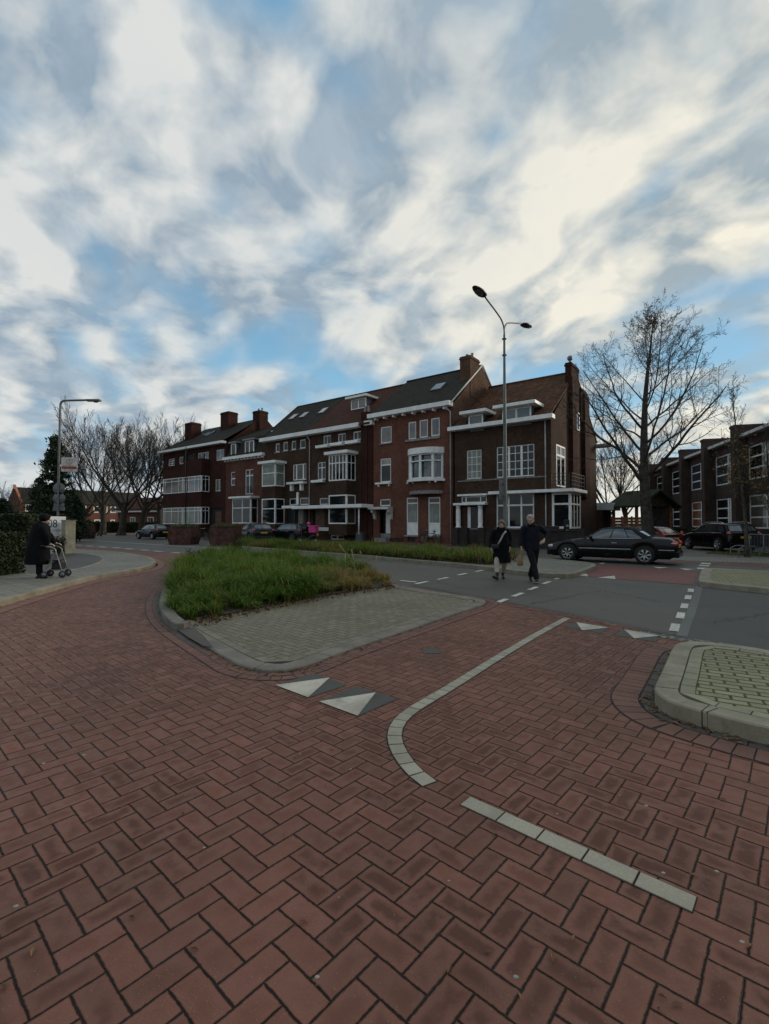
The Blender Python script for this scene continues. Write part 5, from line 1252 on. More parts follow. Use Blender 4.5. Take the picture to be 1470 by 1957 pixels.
def grass(name, label, poly, n_tuft, blades, hfun, wid, z0, seed, strawf, m):
    xs = [p[0] for p in poly]; ys = [p[1] for p in poly]; rr = random.Random(seed); V = []; Fc = []; Cc = []
    cnt = 0
    while cnt < n_tuft:
        x, y = rr.uniform(min(xs), max(xs)), rr.uniform(min(ys), max(ys))
        if not inpoly(x, y, poly): continue
        cnt += 1; H = hfun(x, y, rr); lean = Vector((rr.gauss(0, .35), rr.gauss(0, .35), 0)); tg = rr.random(); sf = strawf(x, y)
        for b_ in range(blades):
            az = rr.uniform(0, 6.28); rad = rr.uniform(0, .09); p = Vector((x+cos(az)*rad, y+sin(az)*rad, z0))
            h = H*rr.uniform(.5, 1.1); out = Vector((cos(az), sin(az), 0))*rr.uniform(.25, 1.15)+lean*.7; side = Vector((-sin(az), cos(az), 0))*wid*rr.uniform(.6, 1.2)
            st = 1.0 if rr.random() < sf else rr.random()**6*.8; g = min(1, tg*.75+rr.random()*.35); o = len(V)
            for k, t in enumerate((0, .4, .75)):
                c = p+Vector((0, 0, h*(t-.30*t*t*out.length)))+out*h*t*t*.8; w = side*(1-t*.6)
                V += [tuple(c-w), tuple(c+w)]; Cc += [(t, g, st)]*2
            t = 1.0; c = p+Vector((0, 0, h*max(.05, t-.50*out.length)))+out*h*.95; V.append(tuple(c)); Cc.append((1, g, st))
            Fc += [(o, o+1, o+3, o+2), (o+2, o+3, o+5, o+4), (o+4, o+5, o+6)]
    me = bpy.data.meshes.new(name); me.from_pydata(V, [], Fc); ca = me.color_attributes.new('blade', 'FLOAT_COLOR', 'POINT')
    fl = []
    for c in Cc: fl += [c[0], c[1], c[2], 1.0]
    ca.data.foreach_set('color', fl); me.materials.append(m); o = bpy.data.objects.new(name, me); C.objects.link(o)
    tag(o, label, 'grass', kind='stuff'); return o
bx = [p.x for p in BED]; rt = G(752, 1122); lf = G(325, 1160)
def hbed(x, y, rr):
    e = min(1.0, .45+1.2*max(0, min((Vector((x, y))-Vector(p[:2])).length for p in BED)))
    return min(1.0, .42+.30*(Vector((x, y))-Vector((rt.x, rt.y))).length)*e*rr.uniform(.38, .76)*(.85+.7*noise.noise(Vector((x*1.3, y*1.3, 0))))
def st_bed(x, y):
    f = (Vector((x, y))-Vector((rt.x, rt.y))).length
    return .8 if f < 1.5 else (.4 if f < 2.2 else (.06 if noise.noise(Vector((x*.9, y*.9, 2))) > .1 else .01))
grass('long_grass', 'long green grass tufts filling the planted end of the island', BED, 1250, 60, hbed, .0095, .05, 4, st_bed, M_GRASS)
grass('long_grass', 'low mixed grass and weeds along the median strip', MBED, 4200, 12, lambda x, y, r: r.uniform(.35, .72)*(.80+.9*noise.noise(Vector((x*.8, y*.8, 3)))), .010, .12, 5, lambda x, y: .15+.45*max(0, noise.noise(Vector((x*.5, y*.5, 9)))*2), M_GRASS)
gs = ccw(gp([(1350, 1058), (1470, 1064), (1700, 1072), (1700, 1062), (1470, 1056), (1360, 1054)])); sheet('grass_soil', gs, .004, M_SOIL)
grass('short_grass', 'short verge grass beside the young street tree', gs, 900, 8, lambda x, y, r: r.uniform(.06, .14), .008, .0, 6, lambda x, y: .1, M_GRASS)
# dead leaves and seedheads in the beds
mb = MB(); rr = random.Random(8)
fr_ = gp([(368, 1193), (430, 1180), (500, 1165), (560, 1153), (640, 1139), (700, 1130), (752, 1122)], .06)
for i in range(800):
    k = rr.randrange(len(fr_)-1); p = fr_[k].lerp(fr_[k+1], rr.random())+Vector((rr.gauss(0, .1), .05+rr.gauss(0, .12), 0)); p.z = rr.uniform(.035, .12); leaf(mb, p, rr.uniform(.012, .035), rr)
for i in range(1300):
    k = rr.randrange(len(MBED)); p = MBED[k].lerp(MBED[(k+1) % len(MBED)], rr.random())+Vector((rr.gauss(0, .3), rr.gauss(0, .3), 0)); p.z = rr.uniform(.12, .3); leaf(mb, p, rr.uniform(.03, .06), rr)
L_LIT = leafmat('leaf_litter', (.05, .028, .014), (.15, .075, .03)); struct('leaf_litter', mb, L_LIT, 'stuff')
mb = MB(); rr = random.Random(18)
for (u, v, Y, b_) in ((648, 1040, 11.8, 690), (688, 1052, 11.6, 700), (672, 1050, 11.2, 678), (720, 1062, 11.0, 705), (660, 1058, 11.5, 655)):
    a = at(b_, 1095, Y); a.z = .1; e = at(u, v, Y); mid = a.lerp(e, .55)+Vector((.03, 0, .05)); mb.tube([a, mid, e], [.006, .005, .012], 4)
o = mb.build('dry_grass_stalks', mat('straw', (.30, .23, .12), .8)); tag(o, 'tall dry grass stalks rising from the right end of the bed', 'grass', kind='stuff')
def shrub(label, p, h, n, seed):
    t = thing('small_shrub', label, 'shrub', p); rr = random.Random(seed); w, l = MB(), MB()
    for k in range(14):
        az = rr.uniform(0, 6.28); r = rr.uniform(.05, .45)*h; e = Vector((cos(az)*r, sin(az)*r, h*rr.uniform(.6, 1.05))); tube_seg(w, Vector((0, 0, 0)), e, .008, .003, 4)
        for j in range(n//14): leaf(l, (Vector((0, 0, 0))).lerp(e, rr.uniform(.3, 1.02))+Vector((rr.gauss(0, .05), rr.gauss(0, .05), rr.gauss(0, .04))), rr.uniform(.02, .04), rr)
    w.build('stem', BARK, t, fixn=False); l.build('foliage', L_IVY, t, fixn=False)
shrub('dark leafy weed at the back edge of the grass, near the right planter', G(452, 1066), .75, 900, 1); shrub('dark leafy weed on the left back edge of the grass bed', G(372, 1080), .62, 600, 2)
# ------------------------------------------------------------------ cars
def carpaint(name, c, r=.25):
    m, nt, b = newmat(name); co = coords(nt); n = X(nt, tnoise(nt, co, 3, 4, .6).outputs[0]); x, y, z = sep(nt, co)
    dirt = z.smooth(.0, .45, .3, 0.0)*n.smooth(.3, .7)
    nt.links.new(mixc(nt, dirt, c, (.03, .027, .022)), b.inputs['Base Color']); rg = dirt*.4+r; nt.links.new(rg.s, b.inputs['Roughness'])
    b.inputs['Coat Weight'].default_value = .15; b.inputs['Coat Roughness'].default_value = .06; b.inputs['IOR'].default_value = 1.35; return m
P_BLACK = carpaint('black_paintwork', (.004, .004, .0045)); P_DGREY = carpaint('dark_grey_paintwork', (.009, .010, .012)); P_RED = carpaint('red_paintwork', (.07, .006, .006))
CG = glass('car_glass', (.035, .05, .055), .05, ior=1.9); M_TYRE = mat('tyre', (.012, .012, .012), .85); M_RIM = mat('alloy', (.42, .42, .41), .35, .6, var=.1); M_RIMD = mat('dark_alloy', (.12, .12, .12), .4, .5)
M_CHR = mat('chrome', (.55, .55, .54), .2, .9, var=.05); M_TAIL = mat('tail_lamp', (.45, .03, .025), .2, coat=.8); M_HEAD = mat('head_lamp', (.45, .47, .48), .15, coat=.8); M_CLOTH = mat('fabric_roof', (.009, .009, .010), .9)
M_PLATE = mat('yellow_plate', (.60, .36, .03), .5); M_TRIM = mat('black_trim', (.014, .014, .015), .6); M_LBULB = mat('clear_lens', (.5, .42, .38), .2)
def interp(pts, x):
    if x <= pts[0][0]: return pts[0][1]
    for (a, p), (b_, q) in zip(pts, pts[1:]):
        if x <= b_:
            t = (x-a)/(b_-a); t2 = t*t*(3-2*t); t = t*.5+t2*.5; return p+(q-p)*t
    return pts[-1][1]
def loft_rings(mb, rings, close=True):
    n = len(rings[0]); o = len(mb.v)
    for r in rings: mb.v += [tuple(p) for p in r]
    for i in range(len(rings)-1):
        for j in range(n if close else n-1): mb.f.append((o+i*n+j, o+i*n+(j+1) % n, o+(i+1)*n+(j+1) % n, o+(i+1)*n+j)); mb.sm.append(True)
def car(name, label, loc, rz, S, group=None):
    L, W = S['L'], S['W']/2; t = thing(name, label, 'car', loc, rz, group); wr = S.get('wr', .325)
    wx = [L*S['wf']-L/2, L*S['wb']-L/2]; paint = S['paint']
    rings = []; N = 84
    for i in range(N+1):
        f = i/N; x = L*(f-.5); zt = interp(S['top'], f); zb = interp([(0, .36), (.06, .24), (.2, .19), (.8, .19), (.94, .22), (1, .30)], f); w = W*interp([(0, .80), (.03, .90), (.12, .975), (.3, 1), (.75, .99), (.9, .95), (.97, .86), (1, .72)], f)
        for c in wx:
            if abs(x-c) < wr+.055: zb = max(zb, wr+sqrt((wr+.055)**2-(x-c)**2))
        sh = min(zt-.04, zb+(zt-zb)*.72); zm = zb+(sh-zb)*.55; half = [(w*.93, zb), (w*.985, zb+.02), (w*1.0, zm), (w*.985, sh), (w*.95, zt-.055), (w*.86, zt-.012), (w*.5, zt+.012), (0, zt+.02)]
        ring_ = [(x, a, z) for a, z in half]+[(x, -a, z) for a, z in half[-2::-1]]
        rings.append(ring_)
    mb = MB(); loft_rings(mb, rings, False)
    for k in (0, N):
        o = k*15; mb.f.append(tuple(range(o, o+15))); mb.sm.append(False)
    body = mb.build('body', paint, t)
    un = MB(); un.box(-L/2+.25, L/2-.25, -W*.80, W*.80, .2, .5)
    for c in wx:
        un.box(c-wr-.06, c+wr+.06, -W*.90, W*.90, .3, wr*2+.07)
    un.build('underbody', M_TRIM, t)
    # wheels
    for c in wx:
        for sd_ in (1, -1):
            y = sd_*(W-.125); wl = MB(); wl.lathe([(wr*.66, -.1), (wr*.93, -.105), (wr, -.07), (wr, .07), (wr*.93, .105), (wr*.66, .1)], (c, y, wr), 'y', 32); wh = wl.build('wheel', M_TYRE, t)
            r = MB(); r.lathe([(0, .03), (wr*.55, .03), (wr*.60, .02), (wr*.62, .09), (wr*.69, .102), (wr*.70, .08)] if sd_ > 0 else [(0, -.03), (wr*.55, -.03), (wr*.60, -.02), (wr*.62, -.09), (wr*.69, -.102), (wr*.70, -.08)], (c, y, wr), 'y', 32); rim_back = MB(); rim_back.lathe([(0, sd_*.045), (wr*.62, sd_*.045)], (c, y, wr), 'y', 24)
            ns = S.get('spokes', 7)
            for k in range(ns):
                a = 2*pi*k/ns+.3; ca, sa = cos(a), sin(a); p0 = Vector((c+ca*wr*.08, y+sd_*.092, wr+sa*wr*.08)); p1 = Vector((c+ca*wr*.40, y+sd_*.088, wr+sa*wr*.40)); p2 = Vector((c+ca*wr*.66, y+sd_*.082, wr+sa*wr*.66))
                r.tube([p0, p1, p2], [(.028, .028), (.03, .018), (.05, .018)], 6, up=(-sa, 0, ca))
            r.lathe([(0, sd_*.10), (wr*.16, sd_*.098), (wr*.2, sd_*.07)], (c, y, wr), 'y', 16)
            r.build('rim', M_RIM if not S.get('darkrim') else M_RIMD, wh); rim_back.build('brake', M_TRIM, wh)
    # cabin
    xr0, xr1, xf1, xf0 = [L*(q-.5) for q in S['cab']]       # rear base, rear roof, front roof, windscreen base
    zr = S['H']; wb = W*.90; wt = W*S.get('tumble', .70)
    zbelt = lambda x: interp(S['top'], x/L+.5)-.03
    def CP(s_, q, side=1, o=0.0):
        x0 = xr0+(xr1-xr0)*q; x1 = xf0+(xf1-xf0)*q; x = x0+(x1-x0)*s_; zb = zbelt(xr0+(xf0-xr0)*s_); roofz = zr-.10*(abs(s_-.45)*1.6)**2.2
        w = wb+(wt-wb)*q**1.15; return Vector((x, side*(w+o), zb+(roofz-.05-zb)*q))
    rg = []
    Q = [0, .25, .5, .75, .9, 1.0]
    M_ = 16
    for q in Q+[1.12]:
        rr_ = []
        qq = min(q, 1.0); w = wb+(wt-wb)*qq**1.15; ins = .0 if q <= 1 else .22
        for k in range(M_+1): p = CP(k/M_, qq); rr_.append(p)
        nf = 6; pe = CP(1, qq); 
        for k in range(1, nf): a = k/nf; yy = 1-2*a; rr_.append(Vector((pe.x+.16*(1-yy*yy), yy*pe.y, pe.z)))
        for k in range(M_, -1, -1): p = CP(k/M_, qq, -1); rr_.append(p)
        pe = CP(0, qq)
        for k in range(1, nf): a = k/nf; yy = -1+2*a; rr_.append(Vector((pe.x-.12*(1-yy*yy), yy*pe.y, pe.z)))
        if q > 1:
            cx = (xr1+xf1)/2; rr_ = [Vector((cx+(p.x-cx)*.86, p.y*.72, p.z+.045)) for p in rr_]
        rg.append(rr_)
    cb = MB(); loft_rings(cb, rg, True); o = len(cb.v)-len(rg[0]); cb.f.append(tuple(range(o, len(cb.v)))); cb.sm.append(True)
    cabin = cb.build('roof', S.get('roofmat', paint), t)
    def patch(name, s0, s1, q0, q1, side, m, o=.006, n=8):
        mb = MB(); vs = []
        for i in range(n+1):
            for j in range(3):
                vs.append(CP(s0+(s1-s0)*i/n, q0+(q1-q0)*j/2, side, o))
        mb.add(vs, [(i*3+j, i*3+j+1, (i+1)*3+j+1, (i+1)*3+j) for i in range(n) for j in range(2)], True); return mb.build(name, m, t)
    for side in (1, -1):
        for (a, b_, q0, q1) in S['win']: patch('side_window', a, b_, q0, q1, side, CG)
        if S.get('chromeline'):
            a, b_ = S['win'][0][0], S['win'][-1][1]; mb = MB(); mb.tube([CP(a+(b_-a)*k/12, .03, side, .012) for k in range(13)], .011, 6); mb.build('window_trim', M_CHR, t)
        if S.get('strip'):
            mb = MB(); z = .52; mb.bbox(wx[1]+wr+.12, wx[0]-wr-.12, side*W*1.0-.012, side*W*1.0+.012, z, z+.035, .008); mb.build('side_trim', M_CHR if S['strip'] == 'chrome' else M_TRIM, t)
            if S['strip'] == 'chrome': mb = MB(); mb.bbox(-L/2+.10, wx[1]-wr-.12, side*W*.955-.0, side*W*.955+.02, z, z+.03, .008); mb.build('bumper_trim', M_CHR, t)
        for hx in S['handles']: mb = MB(); mb.bbox(L*(hx-.5), L*(hx-.5)+.2, side*W*1.0-.03, side*W*1.0+.02, zbelt(0)-.17, zbelt(0)-.14, .01); mb.build('door_handle', M_CHR if S.get('chromeline') else paint, t)
        for sx_ in S.get('seams', []):
            x = L*(sx_-.5); mb = MB(); mb.box(x-.004, x+.004, side*W*.998-.001, side*W*.998+.004, .30, zbelt(x)-.12); mb.build('door_seam', M_TRIM, t)
        mb = MB(); xm = CP(.86, 0).x; mb.ball((xm, side*(W+.08), zbelt(xm)+.06), .1, 12, 8, (.7, 1.15, .75)); mb.tube([(xm, side*W*.93, zbelt(xm)), (xm, side*(W+.05), zbelt(xm)+.04)], .025, 6); mb.build('wing_mirror', paint, t)
        # lamps
        zh = interp(S['top'], .97); mb = MB(); mb.ball((L/2-.22, side*W*.74, zh-.05), .13, 16, 10, (1.45, .95, .62)); mb.build('headlight', M_HEAD, t)
        tz = S.get('tailz', .78); mb = MB(); mb.ball((-L/2+.14, side*W*.80, tz), .16, 16, 10, S.get('tails', (1.15, .62, .55))); tl = mb.build('tail_light', M_TAIL, t)
        mb = MB(); mb.ball((-L/2+.13, side*W*.83, tz), .10, 12, 8, (1.3, .62, .3)); mb.build('clear_lens', M_LBULB, tl)
        if S.get('rails'): mb = MB(); mb.tube([CP(.06, 1, side, -.02)+Vector((0, 0, .05)), CP(.2, 1, side, -.02)+Vector((0, 0, .10)), CP(.8, 1, side, -.02)+Vector((0, 0, .09)), CP(.96, 1, side, -.02)+Vector((0, 0, .03))], .018, 6); mb.build('roof_rail', M_CHR, t)
    def endglass(front, q0=.12, q1=.90, yw=.86):
        mb = MB(); vs = []; nx = 8
        for j in range(4):
            q = q0+(q1-q0)*j/3; p = CP(1 if front else 0, q)
            for i in range(nx+1): yy = (-1+2*i/nx)*yw; vs.append((p.x+((.16*(1-yy*yy)+.008) if front else -(.12*(1-yy*yy)+.008)), yy*p.y, p.z+.004))
        mb.add(vs, [(j*(nx+1)+i, j*(nx+1)+i+1, (j+1)*(nx+1)+i+1, (j+1)*(nx+1)+i) for j in range(3) for i in range(nx)], True); mb.build('windscreen' if front else 'rear_window', CG, t)
    endglass(True); endglass(False, S.get('rq', (.15, .85))[0], S.get('rq', (.15, .85))[1])
    pz = S.get('platez', .62); mb = MB(); mb.bbox(-L/2-.03, -L/2+.05, -.26, .26, pz, pz+.11, .006); mb.build('number_plate', M_PLATE, t)
    mb = MB(); mb.bbox(-L/2-.045, -L/2+.25, -W*.84, W*.84, .27, .50, .04); mb.build('bumper', S.get('bumper', paint), t); mb = MB(); mb.bbox(L/2-.30, L/2+.02, -W*.72, W*.72, .22, .42, .04); mb.build('bumper', S.get('bumper', paint), t)
    if not S.get('nogrille'): mb = MB(); mb.bbox(L/2-.1, L/2+.02, -W*.4, W*.4, .48, .6, .02); mb.build('grille', M_TRIM, t)
    return t
def carpos(ur, Zr, uf, Zf):
    a = at(ur, 1000, Zr); b_ = at(uf, 1000, Zf); a.z = b_.z = 0; c = (a+b_)/2; d = b_-a; return c, atan2(d.y, d.x), d.length
CONV = dict(L=4.64, W=1.74, H=1.40, paint=P_BLACK, wf=.815, wb=.225, wr=.325, top=[(0, .70), (.015, .88), (.06, .955), (.2, .985), (.33, .955), (.62, .945), (.70, .92), (.82, .84), (.93, .73), (.98, .62), (1, .50)],
            cab=(.175, .31, .545, .69), roofmat=M_CLOTH, win=[(.13, .30, .08, .80), (.315, .58, .08, .88), (.60, .95, .08, .90)], chromeline=True, strip='chrome', handles=(.42,), seams=(.36, .66), tailz=.78, rq=(.25, .75), tails=(1.15, .42, .62), platez=.62, tumble=.72)
p, rz, L = carpos(1302, 17.6, 1052, 20.4)
c1 = car('convertible_car', 'black convertible with closed fabric roof driving left behind the two walkers', p, rz, CONV)
SUV = dict(L=4.5, W=1.85, H=1.54, paint=P_BLACK, wf=.80, wb=.20, wr=.36, top=[(0, .80), (.02, 1.02), (.1, 1.06), (.4, 1.05), (.70, 1.02), (.82, .96), (.94, .86), (.98, .72), (1, .6)], cab=(.02, .12, .58, .74), win=[(.08, .28, .1, .85), (.30, .58, .08, .9), (.60, .9, .08, .9)], handles=(.32, .52), seams=(.25, .45, .68), tailz=.98, rails=True, tails=(.7, .8, .6), platez=.72, rq=(.25, .85), bumper=P_BLACK, tumble=.74, spokes=5)
p = at(1372, 1000, 27.0); p.z = 0; car('parked_suv', 'black estate car parked behind the slim street tree, rear to the camera', p, atan2(.95, .05), SUV)
HATCH = dict(L=4.1, W=1.74, H=1.45, paint=P_RED, wf=.80, wb=.20, top=[(0, .70), (.02, .92), (.1, .96), (.4, .94), (.70, .92), (.84, .84), (.95, .70), (1, .52)], cab=(.03, .17, .56, .74), win=[(.10, .45, .1, .88), (.47, .9, .1, .9)], handles=(.42,), seams=(.4, .68), tailz=.90, tails=(.6, .6, 1.2), platez=.62, rq=(.3, .85), wr=.30)
HATCH['H'] = 1.34; p, rz, L = carpos(1268, 26.5, 1190, 29.0); car('parked_car', 'red hatchback half hidden behind the black convertible', p, rz, HATCH); HATCH['H'] = 1.45
H2 = dict(HATCH); H2['paint'] = P_BLACK
p, rz, L = carpos(322, 44.5, 267, 47.5); car('parked_car', 'black hatchback parked at the left before the bare trees', p, rz, H2, 'cars parked along the far street')
S2 = dict(SUV); S2['paint'] = P_DGREY; S2['darkrim'] = True
p, rz, L = carpos(506, 37.0, 470, 41.0); car('parked_suv', 'dark grey estate car beside the right rusty planter, yellow plate showing', p, rz, S2, 'cars parked along the far street')
H3 = dict(SUV); H3.update(L=4.3, H=1.50, paint=P_DGREY, rails=False, chromeline=True, darkrim=True)
p, rz, L = carpos(590, 37.8, 524, 40.8); car('parked_car', 'dark compact car with chrome window line before the grey roofed house', p, rz, H3, 'cars parked along the far street')

# ------------------------------------------------------------------ street furniture
M_POLEG = mat('green_grey_pole', (.10, .125, .112), .5, .2, var=.12, scale=3); M_LHEAD = mat('dark_lamp_housing', (.02, .021, .021), .4); M_POLE2 = mat('galvanised_pole', (.15, .15, .155), .5, .4, var=.12)
bs = at(966, 1000, 20.3); bs.z = .1
dl_ = thing('double_street_lamp', 'tall double armed street lamp on the median behind the walkers', 'street lamp', bs)
Hs = at(967, 640, 20.3).z-.1
mb = MB(); mb.tube([(0, 0, 0), (0, 0, 1.2), (0, 0, 1.25), (0, 0, Hs*.62), (0, 0, Hs)], [.11, .105, .085, .07, .045], 14); po = mb.build('pole', M_POLEG, dl_)
for k, zz in enumerate((Hs-.2, Hs-.9)): MB().bbox(-.09, .09, -.05, .05, zz, zz+.05, .01).build('bracket', M_LHEAD, po)
L1 = at(917, 557, 18.7)-bs; L2 = at(1006, 621.5, 22.0)-bs
def lamphead(par, base, tip, w=.2):
    d = (tip-base).normalized(); mb = MB(); side = d.cross(Vector((0, 0, 1))).normalized(); prof = [(0, .05), (.06, .13), (.2, .19), (.45, .20), (.7, .16), (.85, .10), (.92, .02)]
    pts = [base+d*a for a, r in prof]; mb.tube(pts, [(r*w/.2, r*.42*w/.2) for a, r in prof], 16, up=side); h = mb.build('lamp_head', M_LHEAD, par)
    g = MB(); g.tube([base+d*a-Vector((0, 0, .035)) for a in (.25, .45, .7)], [(.10, .05), (.15, .07), (.10, .05)], 12, up=side); g.build('lamp_glass', mat('lamp_glass', (.10, .10, .09), .2), h)
for E in (L1, L2):
    d2 = Vector((E.x, E.y, 0)).normalized(); top = E.z; far = Vector((E.x, E.y, top)); hb = far-d2*.42-Vector((0, 0, .06))
    pts = [Vector((0, 0, Hs-.05)), Vector((0, 0, Hs+.25)), d2*.10+Vector((0, 0, Hs+.45)), d2*.35+Vector((0, 0, Hs+.65))]; 
    z0 = pts[-1].z; mb = MB(); mb.tube(chaikin(pts+[hb], 2, False), .033, 10); ar = mb.build('arm', M_POLEG, dl_); lamphead(ar, hb, far+d2*.42+Vector((0, 0, .03)))
bx_ = at(957.5, 936, 20.1)-bs
sg = MB(); sg.bbox(-.02, .02, -.19, .19, -.42, .42, .01); so_ = sg.build('traffic_sign', M_POLE2, None); so_.location = bs+Vector((-.13, -.10, bx_.z)); so_.rotation_euler = (0, 0, radians(-62)); tag(so_, 'grey back of an upright rectangular sign on the double lamp post', 'sign')
for dz in (-.25, .25): q_ = MB().bbox(-.005, .15, -.02, .02, dz-.02, dz+.02, .005).build('clamp', M_POLE2, so_)
# single lamp at the left
bs = at(110.5, 1000, 25.3); bs.z = 0
sl_ = thing('street_lamp', 'slim grey street lamp with one horizontal arm, behind the pale entrance sign', 'street lamp', bs)
Ht = at(113, 766, 25.3).z; e = at(192, 765, 25.3)-bs
mb = MB(); mb.tube(chaikin([Vector((0, 0, 0)), Vector((0, 0, Ht*.5)), Vector((.03, 0, Ht-.5)), Vector((.05, 0, Ht)), Vector((.5, 0, Ht+.02)), Vector((e.x-.7, 0, Ht+.04))], 2, False), .055, 12); mb.build('pole', M_POLE2, sl_)
mb = MB(); mb.bbox(e.x-.75, e.x-.0, -.12, .12, Ht-.03, Ht+.08, .03); h_ = mb.build('lamp_head', M_POLE2, sl_); MB().ball((e.x-.25, 0, Ht-.04), .1, 12, 8, (1.4, 1, .6)).build('lamp_glass', mat('lamp_glass', (.1, .1, .09), .2), h_)
for i, (v, lb) in enumerate(((934, 'upper round grey sign back on the left street lamp'), (952.5, 'lower round grey sign back on the left street lamp'))):
    c = at(110.5, v, 25.25); mb = MB(); mb.lathe([(0, -.012), (.32, -.012), (.325, 0), (.32, .012), (0, .012)], (0, 0, 0), 'y', 32); o = mb.build('round_sign', M_POLE2); o.location = c+Vector((0, .09, 0)); tag(o, lb, 'sign')
    MB().bbox(-.2, .2, -.03, -.013, -.03, .03, .004).build('bracket', M_ZINC, o)
for v, w, lb in ((965, .28, 'small rectangular sign plate under the round sign backs'), (972.5, .32, 'lowest wide sign plate on the left street lamp')):
    c = at(110.5, v, 25.25); o = MB().bbox(-w, w, -.012, .012, -.10, .10, .01).build('sign_plate', M_POLE2); o.location = c+Vector((0, .09, 0)); tag(o, lb, 'sign'); MB().bbox(-.1, .1, -.03, -.013, -.03, .03, .004).build('bracket', M_ZINC, o)
def text(s, size, m, par, loc, rot=(pi/2, 0, 0), ext=.002, align='LEFT', name='lettering'):
    cu = bpy.data.curves.new('t', 'FONT'); cu.body = s; cu.size = size; cu.extrude = ext; cu.align_x = align
    o = bpy.data.objects.new('t', cu); C.objects.link(o); dg = bpy.context.evaluated_depsgraph_get(); me = bpy.data.meshes.new_from_object(o.evaluated_get(dg))
    bpy.data.objects.remove(o); q = bpy.data.objects.new(name, me); C.objects.link(q); q.parent = par; q.location = loc; q.rotation_euler = rot; me.materials.clear(); me.materials.append(m); return q
# heart banner
c = at(132.5, 888, 24.9); bn = thing('banner_sign', 'white square banner with a heart outline and red bar on the left street lamp', 'sign', c, radians(8))
MB().bbox(-.39, .39, -.012, .012, -.37, .37, .01).build('panel', mat('banner_white', (.62, .57, .52), .6), bn)
mb = MB(); hp = []
for k in range(28):
    t = 2*pi*k/28; hp.append(Vector((.0095*16*sin(t)**3, -.02, .0095*(13*cos(t)-5*cos(2*t)-2*cos(3*t)-cos(4*t))+.16)))
mb.tube(hp+[hp[0]], .009, 5, caps=False); mb.tube([(-.02, -.02, .2), (0, -.02, .12), (.05, -.02, .2)], .006, 4); mb.build('heart_outline', mat('olive_line', (.12, .12, .08), .6), bn)
MB().bbox(-.35, .35, -.018, -.0125, -.23, -.09, .002).build('red_bar', mat('banner_red', (.35, .05, .045), .6), bn)
mb = MB(); rr = random.Random(2)
for k in range(16): x = -.22+k*.028; mb.box(x, x+.019, -.018, -.0125, -.055, -.03)
for k in range(18): x = -.27+k*.03; mb.box(x, x+.02, -.024, -.0185, -.18, -.14)
for k in range(15): x = -.2+k*.027; mb.box(x, x+.018, -.018, -.0125, -.30, -.285)
mb.build('small_print', mat('print_grey', (.18, .16, .15), .7), bn)
# entrance sign and pillar
c0 = at(88, 1000, 21.5); c1 = at(125, 1000, 22.5); d_ = c1-c0; d_.z = 0; P_ = Plane(c0-d_.normalized()*.0, d_); zt_ = at(106, 987, 22).z; Lp = d_.length
es = thing('entrance_sign', 'tall white entrance panel lettered 08, beside the concrete pillar', 'sign', (P_.o.x, P_.o.y, .12), P_.rz)
x0s = -.55
MB().bbox(x0s, Lp, -.03, .03, 0, zt_-.12, .008).build('panel', mat('panel_white', (.74, .77, .80), .5, var=.05), es)
M_INK = mat('dark_ink', (.02, .025, .035), .6); zz = at(104, 1009, 22).z-.12
s8 = P_.hit(89.5, 1008)[0]
text('08', .52, M_INK, es, (s8, -.032, P_.hit(100, 1008)[1]-.12), (pi/2, 0, 0)); text('CTION', .155, mat('print_grey', (.18, .16, .15), .7), es, (P_.hit(97, 1016)[0]+.02, -.032, P_.hit(108, 1016)[1]-.12), (pi/2, 0, 0))
c0 = at(125.5, 1000, 21.8); c1 = at(145, 1000, 22.2); d_ = c1-c0; d_.z = 0; P_ = Plane(c0, d_)
o = MB().bbox(0, d_.length, 0, .35, 0, at(135, 995, 22).z-.12, .015).build('concrete_pillar', concrete('pale_concrete', (.40, .37, .27))); o.location = (c0.x, c0.y, .12); o.rotation_euler = (0, 0, P_.rz); tag(o, 'square pale concrete pillar right of the 08 panel', 'pillar'); MB().bbox(-.03, d_.length+.03, -.03, .38, at(135, 995, 22).z-.121, at(135, 995, 22).z-.09, .005).build('cap', M_STONE, o)
t_ = thing('leafy_bush', 'dark leafy plant at the foot of the entrance sign', 'plant', at(112, 1000, 20.6)*1.0); t_.location.z = .12
w_, l_ = MB(), MB(); rr = random.Random(44)
for k in range(16):
    az = rr.uniform(0, 6.28); r = rr.uniform(.05, .3); e = Vector((cos(az)*r, sin(az)*r, rr.uniform(.4, .9))); tube_seg(w_, Vector((0, 0, 0)), e, .008, .003, 4)
    for j in range(80): leaf(l_, Vector((0, 0, 0)).lerp(e, rr.uniform(.1, 1.0))+Vector((rr.gauss(0, .07), rr.gauss(0, .07), rr.gauss(0, .05))), rr.uniform(.03, .055), rr)
w_.build('stem', BARK, t_, fixn=False); l_.build('foliage', L_IVY, t_, fixn=False)
